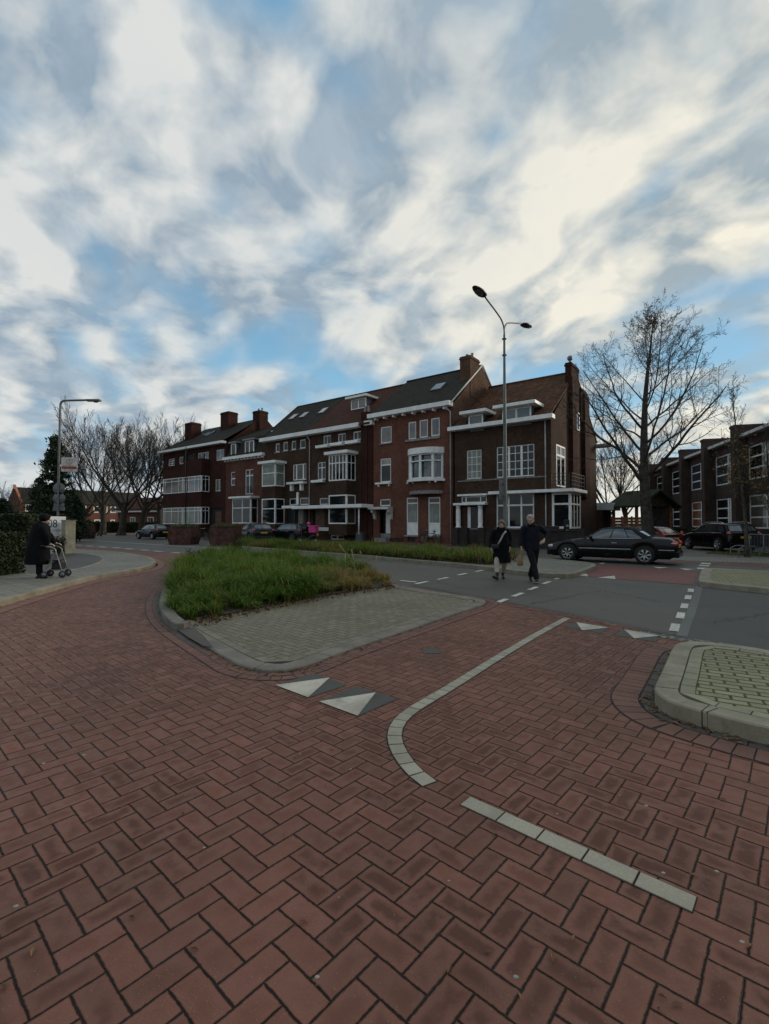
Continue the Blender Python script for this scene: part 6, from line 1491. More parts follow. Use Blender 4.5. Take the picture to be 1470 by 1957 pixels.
# rusty planters
M_RUST = mat('rusted_steel', (.075, .023, .015), .75, var=.35, scale=3, bmp=.2)
L_PL = leafmat('planter_leaves', (.05, .07, .02), (.14, .16, .05))
def planter(label, u, Z, wpx, v0, v1, rz):
    c = at(u, 1000, Z); c.z = 0; w = wpx*Z/915; z1 = at(u, v0, Z).z; t = thing('planter', label, 'planter', c, rz, 'rusty steel planters by the road'); mb = MB()
    h = z1; x0, x1 = w/2*.90, w/2
    prof = [(-x0*.93, 0.0), (x0*.93, 0.0), (x1, h*.42), (x0*.96, h), (-x0*.96, h), (-x1, h*.42)]
    n = 6; vs = []
    for sx_, y in ((1, -.62), (1, .62)):
        vs += [(p[0]*sx_, y*(1.0 if p[1] != h*.42 else 1.08), p[1]) for p in prof]
    mb.add(vs, [(5, 4, 3, 2, 1, 0), (6, 7, 8, 9, 10, 11)]+[(i, (i+1) % 6, (i+1) % 6+6, i+6) for i in range(6)]); mb.build('box', M_RUST, t)
    MB().box(-x0*.97, x0*.97, -.66, .66, h-.04, h+.02).build('rim', M_RUST, t)
    rr = random.Random(int(u)); lm = MB()
    for i in range(1500): x, y = rr.uniform(-x0, x0)*.93, rr.uniform(-.6, .6); leaf(lm, Vector((x, y, h+abs(rr.gauss(0, .09))*(1+.6*noise.noise(Vector((x*3, y*3, 0)))))), rr.uniform(.03, .06), rr)
    lm.build('plants', L_PL, t, fixn=False)
    MB().bbox(w/2*.99, w/2+.02, -.3, -.2, h*.5, h*.66, .005).build('reflector', M_CHR, t)
planter('rusty steel planter between the hatchback and the right planter', 352.5, 34.5, 49, 1007, 1040, radians(-8)); planter('rusty steel planter beside the dark grey estate car', 431.5, 32.5, 51, 1006, 1043, radians(-8)); planter('rusty steel planter farthest left, beside the concrete pillar', 160, 47, 33, 1004.5, 1028, radians(0))
# parking meter, cabinet, bins, bollard
c = at(1083, 1000, 28); c.z = 0; pm = thing('parking_meter', 'dark parking meter in front of the corner house bay', 'parking meter', c)
MB().tube([(0, 0, 0), (0, 0, 1.0)], .06, 10).build('post', M_BLK, pm); MB().bbox(-.14, .14, -.12, .12, .95, at(1083, 993, 28).z, .04).build('head', M_BLK, pm); MB().bbox(-.07, .07, -.13, -.121, 1.3, 1.42, .004).build('screen', M_HEAD, pm); MB().bbox(-.07, .07, -.13, -.121, 1.05, 1.15, .004).build('coin_slot', M_ZINC, pm)
c = FP.o+FP.d*FP.hit(699, 1000)[0]-FP.n*.7; cb_ = thing('utility_cabinet', 'small grey green utility cabinet by the brick pier of the dormer house', 'cabinet', (c.x, c.y, 0), FP.rz); MB().bbox(-.32, .32, -.2, .2, .0, at(699, 1018, c.y).z, .02).build('box', mat('cabinet_green', (.07, .09, .085), .5), cb_); MB().bbox(-.28, .28, -.21, -.201, .1, .8, .004).build('door', M_ZD, cb_)
# garden wall before the corner house
s0 = sx(Z5, 135, -2.2); s1 = FP.hit(1112, 1000, -2.2)[0]; gw_ = thing('garden_wall', 'low dark brick garden wall in front of the corner house', 'wall', FP.o-FP.n*2.2, FP.rz); zt = FP.hit(1000, 1013, -2.2)[1]
ga_ = sx(Z5, 225, -2.2); gb_ = sx(Z5, 375, -2.2)
MB().box(s0, ga_, -.12, .12, -.02, zt-.06).box(gb_, s1, -.12, .12, -.02, zt-.06).build('brickwork', M_BPL, gw_); MB().bbox(s0, ga_+.04, -.16, .16, zt-.06, zt, .01).build('coping', M_BPL, gw_); MB().bbox(gb_-.04, s1+.02, -.16, .16, zt-.06, zt, .01).build('coping', M_BPL, gw_)
for x in (s0+.1, ga_, gb_, s1): MB().bbox(x-.22, x+.22, -.22, .22, -.02, zt+.12, .01).build('gate_pier', M_BPL, gw_)
mb = MB()
for i, (u, lb) in enumerate(((1046, 'dark wheelie bin by the garden wall, left of two'), (1056, 'dark wheelie bin by the garden wall, right of two'))):
    c = at(u, 1000, 29.0-.4*i); wb_ = thing('wheelie_bin', lb, 'bin', (c.x, c.y, 0), FP.rz, 'wheelie bins by the garden wall'); mb = MB(); mb.add([(-.22, -.25, .05), (.22, -.25, .05), (.22, .25, .05), (-.22, .25, .05), (-.29, -.34, 1.25), (.29, -.34, 1.25), (.29, .36, 1.25), (-.29, .36, 1.25)], [(3, 2, 1, 0), (4, 5, 6, 7), (0, 1, 5, 4), (1, 2, 6, 5), (2, 3, 7, 6), (3, 0, 4, 7)]); mb.build('body', mat('bin_plastic', (.02, .026, .03), .5), wb_)
    MB().bbox(-.31, .31, -.38, .38, 1.25, 1.34, .02).build('lid', mat('bin_plastic', (.02, .026, .03), .5), wb_)
    for sx_ in (-.24, .24): MB().lathe([(0, -.03), (.1, -.03), (.1, .03), (0, .03)], (sx_, .28, .1), 'x', 16).build('wheel', M_TYRE, wb_)
# railing at the right and the tree guard
a = at(1432, 1000, 23.5); b2 = at(1560, 1000, 19); d_ = b2-a; d_.z = 0; P_ = Plane((a.x, a.y, 0), d_); ra = thing('railing', 'grey mesh railing at the right edge before the school', 'railing', (a.x, a.y, 0), P_.rz); L = d_.length; zt = at(1445, 1021, 23.3).z
for k in range(5): x = k*L/4; MB().tube([(x, 0, 0), (x, 0, zt)], .03, 8).build('post', M_ZINC, ra)
MB().tube([(0, 0, zt), (L, 0, zt)], .025, 8).build('top_rail', M_ZINC, ra); MB().tube([(0, 0, .15), (L, 0, .15)], .02, 8).build('bottom_rail', M_ZINC, ra)
mb = MB()
for k in range(int(L/.12)): x = .06+k*.12; mb.box(x-.006, x+.006, -.006, .006, .15, zt)
o = mb.build('mesh_infill', M_ZINC, ra); o['kind'] = 'stuff'
c = G(1424, 1063); hg_ = thing('tree_guard', 'low metal hoop guard round the slim street tree', 'guard', c, radians(-10))
for sy in (-.35, .35): MB().tube(chaikin([Vector((-.42, sy, 0)), Vector((-.42, sy, .47)), Vector((.42, sy, .47)), Vector((.42, sy, 0))], 1, False), .025, 8).build('hoop', M_ZINC, hg_)
# poles in the bed
for u, v, h_, lb in ((608, 1062, .7, 'short dark stake in the grass near the road'), ):
    c = at(u, 1000, 14.2); c.z = .05; o = MB().tube([(0, 0, 0), (.01, 0, h_)], .02, 6).build('stake', M_BLK); o.location = c; tag(o, lb, 'stake')
# bicycles
def bike(label, loc, rz, group='bicycles against the red house', name='bicycle'):
    t = thing(name, label, 'bicycle', loc, rz, group)
    for x in (-.52, .52):
        wh = MB(); wh.tube([Vector((x+.33*cos(2*pi*k/28), 0, .34+.33*sin(2*pi*k/28))) for k in range(29)], .018, 6, caps=False); w_ = wh.build('wheel', M_TYRE, t); sp_ = MB()
        for k in range(12): a = pi*k/12; sp_.tube([(x-.31*cos(a), 0, .34-.31*sin(a)), (x+.31*cos(a), 0, .34+.31*sin(a))], .003, 3)
        sp_.build('spokes', M_ZINC, w_)
    fr = MB(); 
    for a, b_ in (((-.52, 0, .34), (-.08, 0, .30)), ((-.08, 0, .30), (.36, 0, .72)), ((-.52, 0, .34), (-.22, 0, .82)), ((-.08, 0, .30), (-.24, 0, .88)), ((-.2, 0, .76), (.34, 0, .80)), ((.52, 0, .34), (.33, 0, .95))): fr.tube([a, b_], .017, 6)
    fr.build('frame', M_BLK, t); MB().ball((-.26, 0, .93), .13, 10, 6, (1, .55, .35)).build('saddle', M_BLK, t); MB().tube([(.2, -.27, 1.0), (.32, -.22, 1.04), (.33, 0, 1.02), (.32, .22, 1.04), (.2, .27, 1.0)], .014, 6).build('handlebar', M_CHR, t)
    MB().tube([(-.85, 0, .55), (-.7, 0, .68), (-.52, 0, .73), (-.3, 0, .7)], [(.012, .03)]*4, 6).build('mudguard', M_BLK, t); return t
base = FP.o-FP.n*.8
b1 = bike('black bicycle leaning under the left white panel window', base+FP.d*FP.hit(822, 1020, -.8)[0], FP.rz+.1); b2 = bike('black bicycle under the right white panel window of the red house', base+FP.d*FP.hit(833, 1020, -.5)[0]-FP.n*.4, FP.rz+pi+.5)
b3 = bike('bicycle parked between the two rusty planters', at(384, 1000, 44)*Vector((1, 1, 0)) if False else Vector((at(384, 1000, 44).x, 44, 0)), radians(60), 'bicycles by the apartment block'); bike('bicycle half hidden beside the right rusty planter', Vector((at(403, 1000, 43).x, 43, 0)), radians(70), 'bicycles by the apartment block')
# ------------------------------------------------------------------ people
def remeshed(mb, name, m, parent, voxel=.012, smooth=3):
    me = mb.mesh('tmp', m); o = bpy.data.objects.new('tmp', me); C.objects.link(o)
    r = o.modifiers.new('r', 'REMESH'); r.mode = 'VOXEL'; r.voxel_size = voxel; r.use_smooth_shade = True
    if smooth: sm = o.modifiers.new('s', 'SMOOTH'); sm.iterations = smooth; sm.factor = .5
    dg = bpy.context.evaluated_depsgraph_get(); dg.update(); me2 = bpy.data.meshes.new_from_object(o.evaluated_get(dg)); bpy.data.objects.remove(o)
    me2.materials.clear(); me2.materials.append(m)
    for p in me2.polygons: p.use_smooth = True
    q = bpy.data.objects.new(name, me2); C.objects.link(q); q.parent = parent; return q
V = Vector
M_SKIN = mat('skin', (.50, .31, .24), .55, var=.08, scale=20); M_NAVY = mat('navy_cloth', (.010, .011, .020), .85, var=.3, scale=8, bmp=.3, spec=.2); M_BLKC = mat('black_cloth', (.006, .006, .007), .9, var=.3, scale=8, bmp=.3, spec=.2)
M_TROU = mat('dark_trousers', (.010, .011, .015), .85, var=.3, spec=.2); M_BEIGE = mat('beige_trousers', (.46, .39, .33), .85, var=.12); M_SHOE = mat('black_leather', (.012, .011, .011), .5); M_SOLE = mat('white_sole', (.5, .5, .48), .6)
M_HGREY = mat('grey_hair', (.40, .36, .32), .8, var=.3, scale=60, bmp=.5); M_HBL = mat('ash_blond_hair', (.17, .12, .075), .8, var=.35, scale=60, bmp=.5); M_EYE = mat('eye_dark', (.02, .015, .012), .3); M_KRAFT = mat('kraft_paper', (.26, .17, .085), .8, var=.15); M_STRAP = mat('grey_white_strap', (.42, .41, .42), .7)
def hand(mb, wrist, d, palm_n, size=.18, curl=.5):
    "palm with four unequal bent fingers and a thumb leaving its side"
    d = d.normalized(); side = d.cross(palm_n).normalized(); n = side.cross(d).normalized(); k = size/.18
    mb.tube([wrist-d*.02, wrist+d*.04*k, wrist+d*.085*k], [(.026*k, .018*k), (.038*k, .016*k), (.040*k, .014*k)], 10, up=side)
    for i, ln in enumerate((.062, .074, .070, .055)):
        b0 = wrist+d*.080*k+side*(.030-.020*i)*k; pts = [b0]; dd = d.copy(); p = b0
        for j in range(3): dd = (dd+n*curl*.55).normalized(); p = p+dd*ln*k/2.6; pts.append(p)
        mb.tube(pts, [.0095*k, .009*k, .0082*k, .006*k], 8)
    t0 = wrist+d*.022*k+side*.030*k; mb.tube([t0, t0+(side*.7+d*.7)*.03*k, t0+(side*.45+d+n*.4)*.058*k], [.013*k, .011*k, .008*k], 8)
def head(mb, c, fwd, up, s=1.0):
    "skull, jaw, nose, brow, ears; c = centre, fwd = where the face looks"
    f = fwd.normalized(); u = (up-f*up.dot(f)).normalized(); r = f.cross(u).normalized(); q = lambda a, b_, c_: c+(f*a+r*b_+u*c_)*s
    def ell(p, ra, rb, rc, n=14, m=10):
        o = len(mb.v)
        for i in range(m+1):
            th = pi*i/m
            for j in range(n): t = 2*pi*j/n; mb.v.append(tuple(p+(f*ra*sin(th)*cos(t)+r*rb*sin(th)*sin(t)-u*rc*cos(th))*s))
        for i in range(m):
            for j in range(n): mb.f.append((o+i*n+j, o+i*n+(j+1) % n, o+(i+1)*n+(j+1) % n, o+(i+1)*n+j)); mb.sm.append(True)
    ell(q(-.01, 0, .03), .095, .075, .09); ell(q(.025, 0, -.035), .068, .060, .075); ell(q(.05, 0, -.085), .032, .034, .026)
    ell(q(.075, 0, .022), .02, .05, .012); mb.tube([q(.085, 0, .018), q(.108, 0, -.018), q(.102, 0, -.026)], [.009, .015, .012], 8)
    ell(q(.083, 0, -.055), .012, .024, .007); ell(q(.082, 0, -.066), .012, .02, .007)
    for sd_ in (1, -1): ell(q(-.005, sd_*.076, 0), .018, .009, .03, 8, 6)
    return q
def eyes(q, par):
    for sd_ in (1, -1): MB().ball(q(.083, sd_*.031, .004), .0105, 8, 6).build('eye', M_EYE, par)
def haircap(mb, q, full=False):
    pts = []
    for (a, b_, c_, r) in ((-.02, 0, .055, .088), (-.045, 0, .03, .085), (-.055, 0, -.01, .072), (-.02, .035, .04, .062), (-.02, -.035, .04, .062), (.03, 0, .085, .05)): mb.ball(q(a, b_, c_), r, 12, 8)
    if full:
        for (a, b_, c_, r) in ((.045, .03, .075, .045), (.045, -.03, .075, .045), (-.02, .06, 0, .045), (-.02, -.06, 0, .045), (.01, .065, .02, .035), (.01, -.065, .02, .035)): mb.ball(q(a, b_, c_), r, 10, 8)
def shoe(par, ankle, fwd, m=M_SHOE, sole=M_SOLE, pitch=0.0, boot=False):
    f = V((fwd.x, fwd.y, 0)).normalized()*cos(pitch)+V((0, 0, sin(pitch))); s_ = V((f.y, -f.x, 0)).normalized(); u = s_.cross(f).normalized(); u = u if u.z > 0 else -u
    h = ankle-u*.065; mb = MB(); mb.tube([h-f*.07, h-f*.04, h+f*.05, h+f*.13, h+f*.185, h+f*.20], [(.02, .02), (.036, .042), (.040, .040), (.046, .028), (.038, .022), (.012, .012)], 12, up=s_)
    mb.tube([ankle+u*(.12 if boot else .03), ankle-u*.03], [(.05, .05), (.04, .05)], 12); o = remeshed(mb, 'shoe', m, par, .008, 2)
    sm = MB(); c = h-u*.040; sm.tube([c-f*.075, c-f*.03, c+f*.05, c+f*.13, c+f*.19, c+f*.205], [(.02, .010), (.038, .013), (.036, .012), (.047, .012), (.038, .012), (.012, .010)], 12, up=s_); sm.build('sole', sole, o)
# man
zf = 0; mp = at(1017, 1000, 12.35); mp.z = 0
man = thing('person', 'walking man in navy jacket and dark trousers with short grey hair, holding a paper bag', 'person', mp)
b = MB(); look = V((-.45, -.85, -.33)); hc = V((-.075, -.10, 1.60)); q = head(b, hc, look, V((0, 0, 1)), 1.03)
b.tube([V((-.05, -.05, 1.53)), V((-.01, 0, 1.45)), V((0, .01, 1.38))], [.056, .060, .08], 12)
b.tube([V((0, .02, 1.37)), V((0, .02, 1.25)), V((0, .01, 1.05)), V((0, 0, .92))], [(.17, .10), (.165, .115), (.15, .11), (.165, .11)], 16, up=(1, 0, 0))
Ls, Rs = V((-.20, 0, 1.42)), V((.20, .02, 1.42)); Le, Lw = V((-.265, .03, 1.14)), V((-.285, -.02, .89)); Re, Rw = V((.405, .10, 1.25)), V((.275, -.08, 1.07))
b.tube([V((0, .01, 1.36)), Ls-V((0, 0, .05)), Le, Lw], [.045, .045, .042, .027], 10); b.tube([V((0, .01, 1.36)), Rs-V((0, 0, .05)), Re, Rw], [.045, .045, .042, .027], 10)
hand(b, Lw, V((-.05, -.1, -1)), V((1, 0, 0)), .185, .9); hand(b, Rw, V((-.85, -.35, -.45)), V((-.1, .6, -1)), .185, .9)
hA, kA, aA = V((-.085, 0, .90)), V((-.01, -.11, .50)), V((.04, -.22, .10)); hB, kB, aB = V((.085, 0, .90)), V((.075, .07, .49)), V((.04, .30, .13))
for h_, k_, a_ in ((hA, kA, aA), (hB, kB, aB)): b.tube([h_+V((0, 0, .04)), h_, k_, (k_+a_)/2+V((0, .02, .03)), a_], [.09, .085, .056, .052, .037], 12)
body = remeshed(b, 'body', M_SKIN, man, .009, 2); eyes(q, man)
j = MB(); j.tube([V((-.015, .0, 1.50)), V((0, .02, 1.44)), V((0, .025, 1.36)), V((0, .02, 1.2)), V((0, .015, 1.02)), V((0, .01, .86)), V((0, .01, .80))], [(.085, .085), (.17, .11), (.215, .135), (.215, .155), (.205, .15), (.205, .15), (.19, .14)], 20, up=(1, 0, 0))
j.tube([Ls+V((.04, 0, .0)), Ls+V((-.015, .0, -.04)), Le, Lw+V((0, 0, .03))], [.085, .085, .068, .052], 12); j.tube([Rs+V((-.04, 0, 0)), Rs+V((.02, 0, -.03)), Re, Rw+V((.03, .04, .04))], [.085, .085, .068, .052], 12)
remeshed(j, 'jacket', M_NAVY, man, .012, 3)
cl_ = MB(); cl_.tube([V((-.02, -.02, 1.46)), V((-.03, -.035, 1.53))], [(.10, .095), (.085, .08)], 16, caps=False, up=(1, 0, 0)); cl_.build('collar', M_NAVY, man)
tr = MB()
for h_, k_, a_ in ((hA, kA, aA), (hB, kB, aB)): tr.tube([V((h_.x*.8, 0, .93)), h_, k_, (k_+a_)/2, a_+V((0, .0, .0))], [.12, .108, .082, .078, .070], 14)
remeshed(tr, 'trousers', M_TROU, man, .012, 2)
shoe(man, aA+V((0, -.01, 0)), V((-.35, -1, 0)), pitch=.22); shoe(man, aB, V((-.2, -1, 0)), pitch=-.30)
hm = MB(); haircap(hm, q); hair = remeshed(hm, 'hair', M_HGREY, man, .009, 2)
bag = thing('paper_bag', 'creased brown paper bag hanging from the hand of the man', 'bag', mp+V((-.30, -.05, 0))); bb_ = MB()
bb_.tube([V((0, 0, .80)), V((.0, 0, .74)), V((-.01, 0, .66)), V((-.03, 0, .58)), V((-.03, 0, .44)), V((-.03, 0, .42))], [(.012, .01), (.03, .012), (.045, .02), (.072, .05), (.075, .05), (.06, .04)], 10, up=(1, 0, 0)); bb_.build('bag_body', M_KRAFT, bag); MB().tube([V((-.02, 0, .80)), V((0, 0, .83)), V((.02, 0, .80))], .006, 6).build('bag_neck', M_KRAFT, bag)
# woman
wp = at(957, 1000, 12.95); wp.z = 0
wo = thing('person', 'walking woman in a long black coat and beige trousers with short blond hair', 'person', wp)
b = MB(); hc = V((.0, -.08, 1.475)); look = V((-.25, -.95, -.25)); q = head(b, hc, look, V((0, 0, 1)), .97)
b.tube([V((.0, -.04, 1.42)), V((.02, 0, 1.35)), V((.02, 0, 1.28))], [.05, .052, .07], 12); b.tube([V((.02, .01, 1.32)), V((.02, .01, 1.15)), V((.02, 0, .98)), V((.02, 0, .84))], [(.15, .09), (.15, .11), (.14, .11), (.165, .12)], 16, up=(1, 0, 0))
Ls, Rs = V((-.17, 0, 1.30)), V((.20, .0, 1.30)); Le, Lw = V((-.26, .04, 1.05)), V((-.27, -.06, .83)); Re, Rw = V((.265, .06, 1.03)), V((.225, -.08, .84))
b.tube([V((.02, 0, 1.24)), Ls-V((0, 0, .05)), Le, Lw], [.045, .042, .038, .024], 10); b.tube([V((.02, 0, 1.24)), Rs-V((0, 0, .05)), Re, Rw], [.045, .042, .038, .024], 10); hand(b, Lw, V((.15, -.25, -1)), V((1, 0, 0)), .165, .8); hand(b, Rw, V((-.15, -.15, -.9)), V((-1, .2, 0)), .165, .7)
hA, kA, aA = V((-.07, 0, .82)), V((-.13, -.10, .46)), V((-.155, -.22, .13)); hB, kB, aB = V((.10, 0, .82)), V((.115, .06, .45)), V((.115, .26, .12))
for h_, k_, a_ in ((hA, kA, aA), (hB, kB, aB)): b.tube([h_+V((0, 0, .04)), h_, k_, (k_+a_)/2+V((0, .02, .02)), a_], [.09, .085, .055, .048, .034], 12)
remeshed(b, 'body', M_SKIN, wo, .009, 2); eyes(q, wo)
j = MB(); j.tube([V((.01, 0, 1.38)), V((.02, .01, 1.32)), V((.02, .01, 1.22)), V((.02, .01, 1.0)), V((.02, .01, .8)), V((.025, .01, .6)), V((.025, .01, .46)), V((.025, .01, .45))], [(.09, .09), (.17, .12), (.20, .14), (.21, .16), (.225, .17), (.24, .18), (.245, .19), (.22, .17)], 22, up=(1, 0, 0))
j.tube([Ls+V((.03, 0, 0)), Ls, Le, Lw+V((0, 0, .03))], [.085, .085, .072, .058], 12); j.tube([Rs+V((-.03, 0, 0)), Rs, Re, Rw+V((0, .02, .04))], [.085, .085, .072, .058], 12); remeshed(j, 'coat', M_BLKC, wo, .012, 3)
sc = MB(); sc.tube([V((.01, -.01, 1.30)), V((.01, -.02, 1.37)), V((.01, -.03, 1.41))], [(.13, .13), (.125, .12), (.09, .085)], 16, up=(1, 0, 0))
for k in range(7): a = pi*2*k/7; sc.ball(V((.01+.085*cos(a), -.03+.085*sin(a), 1.365)), .05, 10, 8)
remeshed(sc, 'scarf', M_BLKC, wo, .012, 2)
tr = MB()
for h_, k_, a_ in ((hA, kA, aA), (hB, kB, aB)): tr.tube([V((h_.x, 0, .70)), k_, (k_+a_)/2, a_+V((0, 0, .06))], [.09, .078, .068, .060], 14)
remeshed(tr, 'trousers', M_BEIGE, wo, .012, 2)
shoe(wo, aA, V((-.75, -.8, 0)), sole=M_SHOE, pitch=.30, boot=True); shoe(wo, aB, V((-.1, -1, 0)), sole=M_SHOE, pitch=-.15, boot=True)
hm = MB(); haircap(hm, q, True); remeshed(hm, 'hair', M_HBL, wo, .009, 2)
sb_ = thing('shoulder_bag', 'small dark shoulder bag on a pale strap across the woman in black', 'bag', wp+V((-.20, -.20, .0))); MB().bbox(-.10, .09, -.06, .04, .83, .95, .03).build('pouch', M_TRIM, sb_)
MB().tube([V((.30, .02, 1.30)), V((.225, -.0, 1.22)), V((.15, .02, 1.06)), V((.08, .01, .95))], [(.022, .005)]*4, 6, up=(1, 0, 0)).build('strap', M_STRAP, sb_)
# person with rollator at the left
rp = G(76, 1104, .12); rw = thing('person', 'person in a long black coat and dark hat seen from behind beside the hedge', 'person', rp)
rw.location.z = .12
b = MB(); hc = V((.09, .05, 1.50)); q = head(b, hc, V((.75, .6, -.3)), V((0, 0, 1)), 1.0); b.tube([V((.07, .04, 1.43)), V((.02, .0, 1.36)), V((0, 0, 1.28))], [.055, .055, .07], 12)
b.tube([V((0, 0, 1.32)), V((-.02, -.02, 1.1)), V((-.04, -.02, .85))], [(.16, .11), (.15, .11), (.16, .12)], 14, up=(1, 0, 0))
Ls, Rs = V((-.1, .14, 1.28)), V((.14, -.13, 1.28)); Le, Re = V((.08, .26, 1.05)), V((.26, -.10, 1.04)); Lw, Rw = V((.20, .30, .86)), V((.28, -.07, .85))
for a_, e_, w_ in ((Ls, Le, Lw), (Rs, Re, Rw)): b.tube([V((0, 0, 1.27)), a_, e_, w_], [.055, .05, .04, .026], 10); hand(b, w_, V((1, .3, -.1)), V((0, 0, -1)), .17, .8)
hA, aA, hB, aB = V((-.09, .07, .8)), V((-.06, .08, .08)), V((.04, -.08, .8)), V((.05, -.10, .08))
for h_, a_ in ((hA, aA), (hB, aB)): b.tube([h_, (h_+a_)/2, a_], [.085, .058, .036], 10)
remeshed(b, 'body', M_SKIN, rw, .011, 2); eyes(q, rw)
j = MB(); j.tube([V((.05, .02, 1.42)), V((.02, .0, 1.34)), V((.0, 0, 1.2)), V((-.03, -.0, .95)), V((-.05, -.0, .6)), V((-.06, 0, .36)), V((-.06, 0, .34))], [(.10, .10), (.20, .17), (.24, .19), (.26, .2), (.285, .22), (.31, .24), (.27, .2)], 20, up=(1, 0, 0))
for a_, e_, w_ in ((Ls, Le, Lw), (Rs, Re, Rw)): j.tube([a_*.8+V((0, 0, .26)), a_, e_, w_-V((.03, 0, 0))], [.09, .095, .075, .055], 12)
remeshed(j, 'coat', M_BLKC, rw, .014, 3); hm = MB(); haircap(hm, q, True); hm.ball(hc+V((-.02, -.02, .04)), .125, 14, 10, (1, 1, .9)); remeshed(hm, 'hat', M_BLKC, rw, .012, 2)
tr = MB()
for h_, a_ in ((hA, aA), (hB, aB)): tr.tube([V((h_.x, h_.y, .6)), (h_+a_)/2, a_+V((0, 0, .02))], [.09, .075, .065], 12)
remeshed(tr, 'trousers', M_BLKC, rw, .014, 1); shoe(rw, aA, V((1, .3, 0)), sole=M_SHOE); shoe(rw, aB, V((1, .3, 0)), sole=M_SHOE)
ro = thing('rollator', 'white framed wheeled walking frame pushed along the left pavement', 'walking frame', rp+V((.29, .12, 0)), radians(18)); ro.scale = (.8, .9, .84); M_ROL = mat('rollator_white', (.27, .26, .26), .35, .2)
ro.location.z = .12
for y in (-.26, .26):
    MB().tube(chaikin([V((-.16, y, .95)), V((.02, y, .93)), V((.16, y, .80)), V((-.14, y, .28)), V((-.2, y, .15))], 2, False), .022, 10).build('side_tube', M_ROL, ro); MB().tube([V((.12, y, .78)), V((.22, y, .45)), V((.30, y, .14))], .018, 8).build('front_tube', M_ROL, ro)
    MB().tube([V((-.3, y, .98)), V((-.12, y, .95))], .024, 8).build('grip', M_BLK, ro)
    for x in (-.2, .30): w_ = MB().lathe([(.03, -.02), (.10, -.02), (.105, 0), (.10, .02), (.03, .02)], (x, y, .105), 'y', 20).build('wheel', M_TYRE, ro); MB().lathe([(0, -.022), (.065, -.022), (.065, .022), (0, .022)], (x, y, .105), 'y', 16).build('hub', M_ZINC, w_)
MB().bbox(-.1, .2, -.25, .25, .50, .55, .015).build('seat', M_TRIM, ro); MB().bbox(-.02, .26, -.2, .2, .24, .48, .04).build('basket', M_TRIM, ro)
# scooter and rider
sp_ = at(590, 1000, 35.2); sp_.z = 0; M_PINK = mat('pink_plastic', (.62, .05, .24), .5, var=.1)
sco = thing('delivery_scooter', 'dark scooter carrying a bright pink delivery box before the brown houses', 'scooter', sp_, radians(160))
mb = MB(); mb.tube([V((-.75, 0, .62)), V((-.5, 0, .62)), V((-.2, 0, .5)), V((.05, 0, .28)), V((.4, 0, .28)), V((.55, 0, .6)), V((.5, 0, .95))], [(.10, .06), (.17, .14), (.15, .12), (.14, .06), (.14, .05), (.15, .05), (.12, .06)], 12, up=(0, 1, 0)); remeshed(mb, 'body', M_BLK, sco, .02, 2)
for x in (-.6, .68): w_ = MB().lathe([(.12, -.05), (.2, -.055), (.23, 0), (.2, .055), (.12, .05)], (x, 0, .23), 'y', 24).build('wheel', M_TYRE, sco); MB().lathe([(0, -.04), (.13, -.04), (.13, .04), (0, .04)], (x, 0, .23), 'y', 16).build('hub', M_RIM, w_)
MB().bbox(-.55, .0, -.14, .14, .70, .78, .03).build('seat', M_TRIM, sco); MB().tube([V((.48, -.33, 1.02)), V((.52, 0, 1.05)), V((.48, .33, 1.02))], .018, 6).build('handlebar', M_BLK, sco); MB().bbox(-.78, -.70, -.09, .09, .62, .76, .01).build('number_plate', M_PLATE, sco); MB().ball((-.72, 0, .55), .06, 8, 6).build('tail_light', M_TAIL, sco)
dbx = thing('delivery_box', 'bright pink box strapped to the rear of the scooter', 'box', sp_+V((.38, -.14, 0)), radians(160)); MB().bbox(-.29, .27, -.27, .27, .82, 1.30, .04).build('box_body', M_PINK, dbx); MB().bbox(-.31, .29, -.29, .29, 1.24, 1.34, .03).build('lid', M_PINK, dbx)
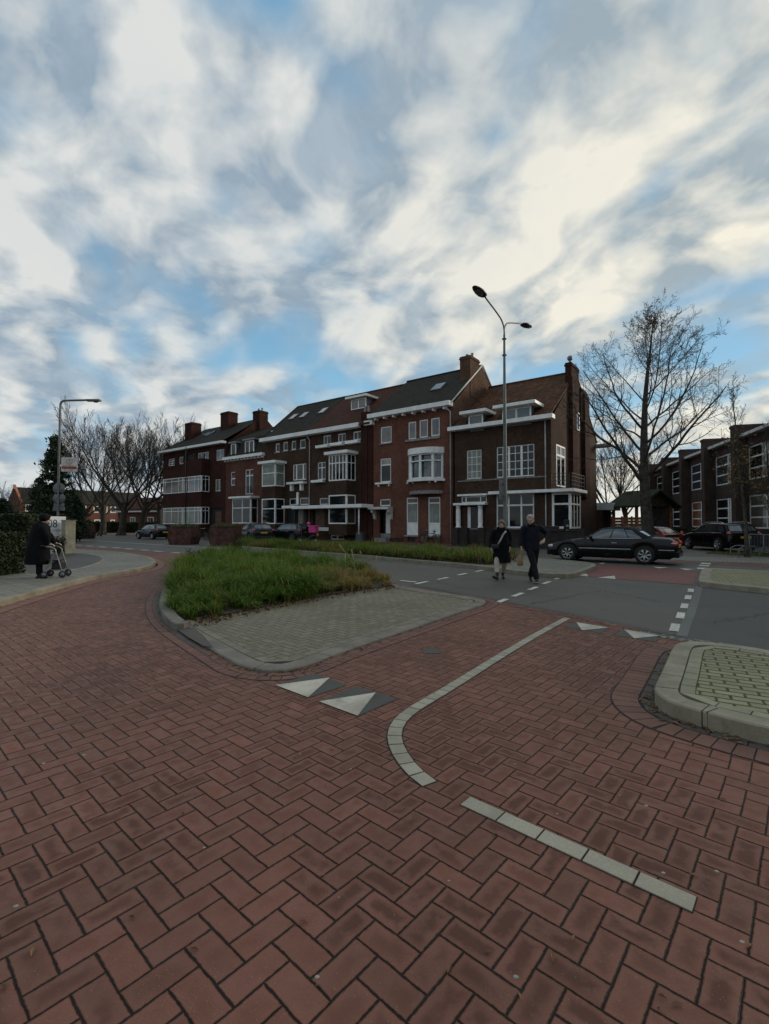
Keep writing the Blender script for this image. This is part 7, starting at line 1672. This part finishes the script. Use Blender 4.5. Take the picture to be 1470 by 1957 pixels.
ri_ = thing('person', 'rider in dark clothes and pink helmet sitting on the delivery scooter', 'person', sp_, radians(160)); b = MB(); q = head(b, V((.02, 0, 1.44)), V((1, 0, -.1)), V((0, 0, 1))); b.tube([V((0, 0, 1.36)), V((-.03, 0, 1.25))], .055, 10); b.tube([V((-.03, 0, 1.25)), V((-.1, 0, 1.0)), V((-.15, 0, .82))], [(.16, .1), (.15, .11), (.17, .13)], 14, up=(0, 1, 0))
ar = []
for sd_ in (-1, 1):
    pts = [V((-.03, sd_*.17, 1.22)), V((.14, sd_*.24, 1.0)), V((.42, sd_*.28, 1.03))]; b.tube(pts, [.05, .04, .025], 10); ar.append(pts); hand(b, pts[-1], V((1, 0, -.1)), V((0, 0, -1)), .17, .9); lg_ = [V((-.13, sd_*.1, .84)), V((.28, sd_*.14, .76)), V((.22, sd_*.14, .36))]; b.tube(lg_, [.09, .06, .04], 10); ar.append(lg_)
remeshed(b, 'body', M_SKIN, ri_, .013, 2); j = MB(); j.tube([V((0, 0, 1.32)), V((-.03, 0, 1.24)), V((-.09, 0, 1.0)), V((-.15, 0, .80))], [(.08, .08), (.2, .13), (.2, .15), (.19, .15)], 14, up=(0, 1, 0)); j.tube(ar[0], [.08, .065, .05], 10); j.tube(ar[2], [.08, .065, .05], 10); remeshed(j, 'jacket', M_BLKC, ri_, .016, 2)
j = MB(); j.tube(ar[1], [.11, .08, .065], 10); j.tube(ar[3], [.11, .08, .065], 10); remeshed(j, 'trousers', M_TROU, ri_, .016, 1); eyes(q, ri_)
hm = MB(); hm.ball((.0, 0, 1.475), .135, 16, 12, (1.05, .9, .92)); hm.build('helmet', M_PINK, ri_)
for l_ in (ar[1], ar[3]): shoe(ri_, l_[-1], V((1, 0, 0)), sole=M_SHOE)

# unseen trees added behind the camera to darken reflections in panes and car paint
mb = MB(); rr = random.Random(77)
for ring_ in range(2):
    k = 0
    for i in range(90):
        a = radians(100+160*(i+.5)/90); R_ = 34+ring_*5+rr.uniform(-2, 2); c = Vector((sin(a)*R_*1.25, cos(a)*R_-4, 0)); h = rr.uniform(6.5, 10.5)
        for j in range(55):
            p = c+Vector((rr.gauss(0, 1.5), rr.gauss(0, 1.5), h*rr.random()**.8)); leaf(mb, p, rr.uniform(.6, 1.3), rr)
o = mb.build('added_tree_line', L_IVY, fixn=False); o['kind'] = 'stuff'; o['label'] = 'unseen dark trees added behind the camera for reflections'
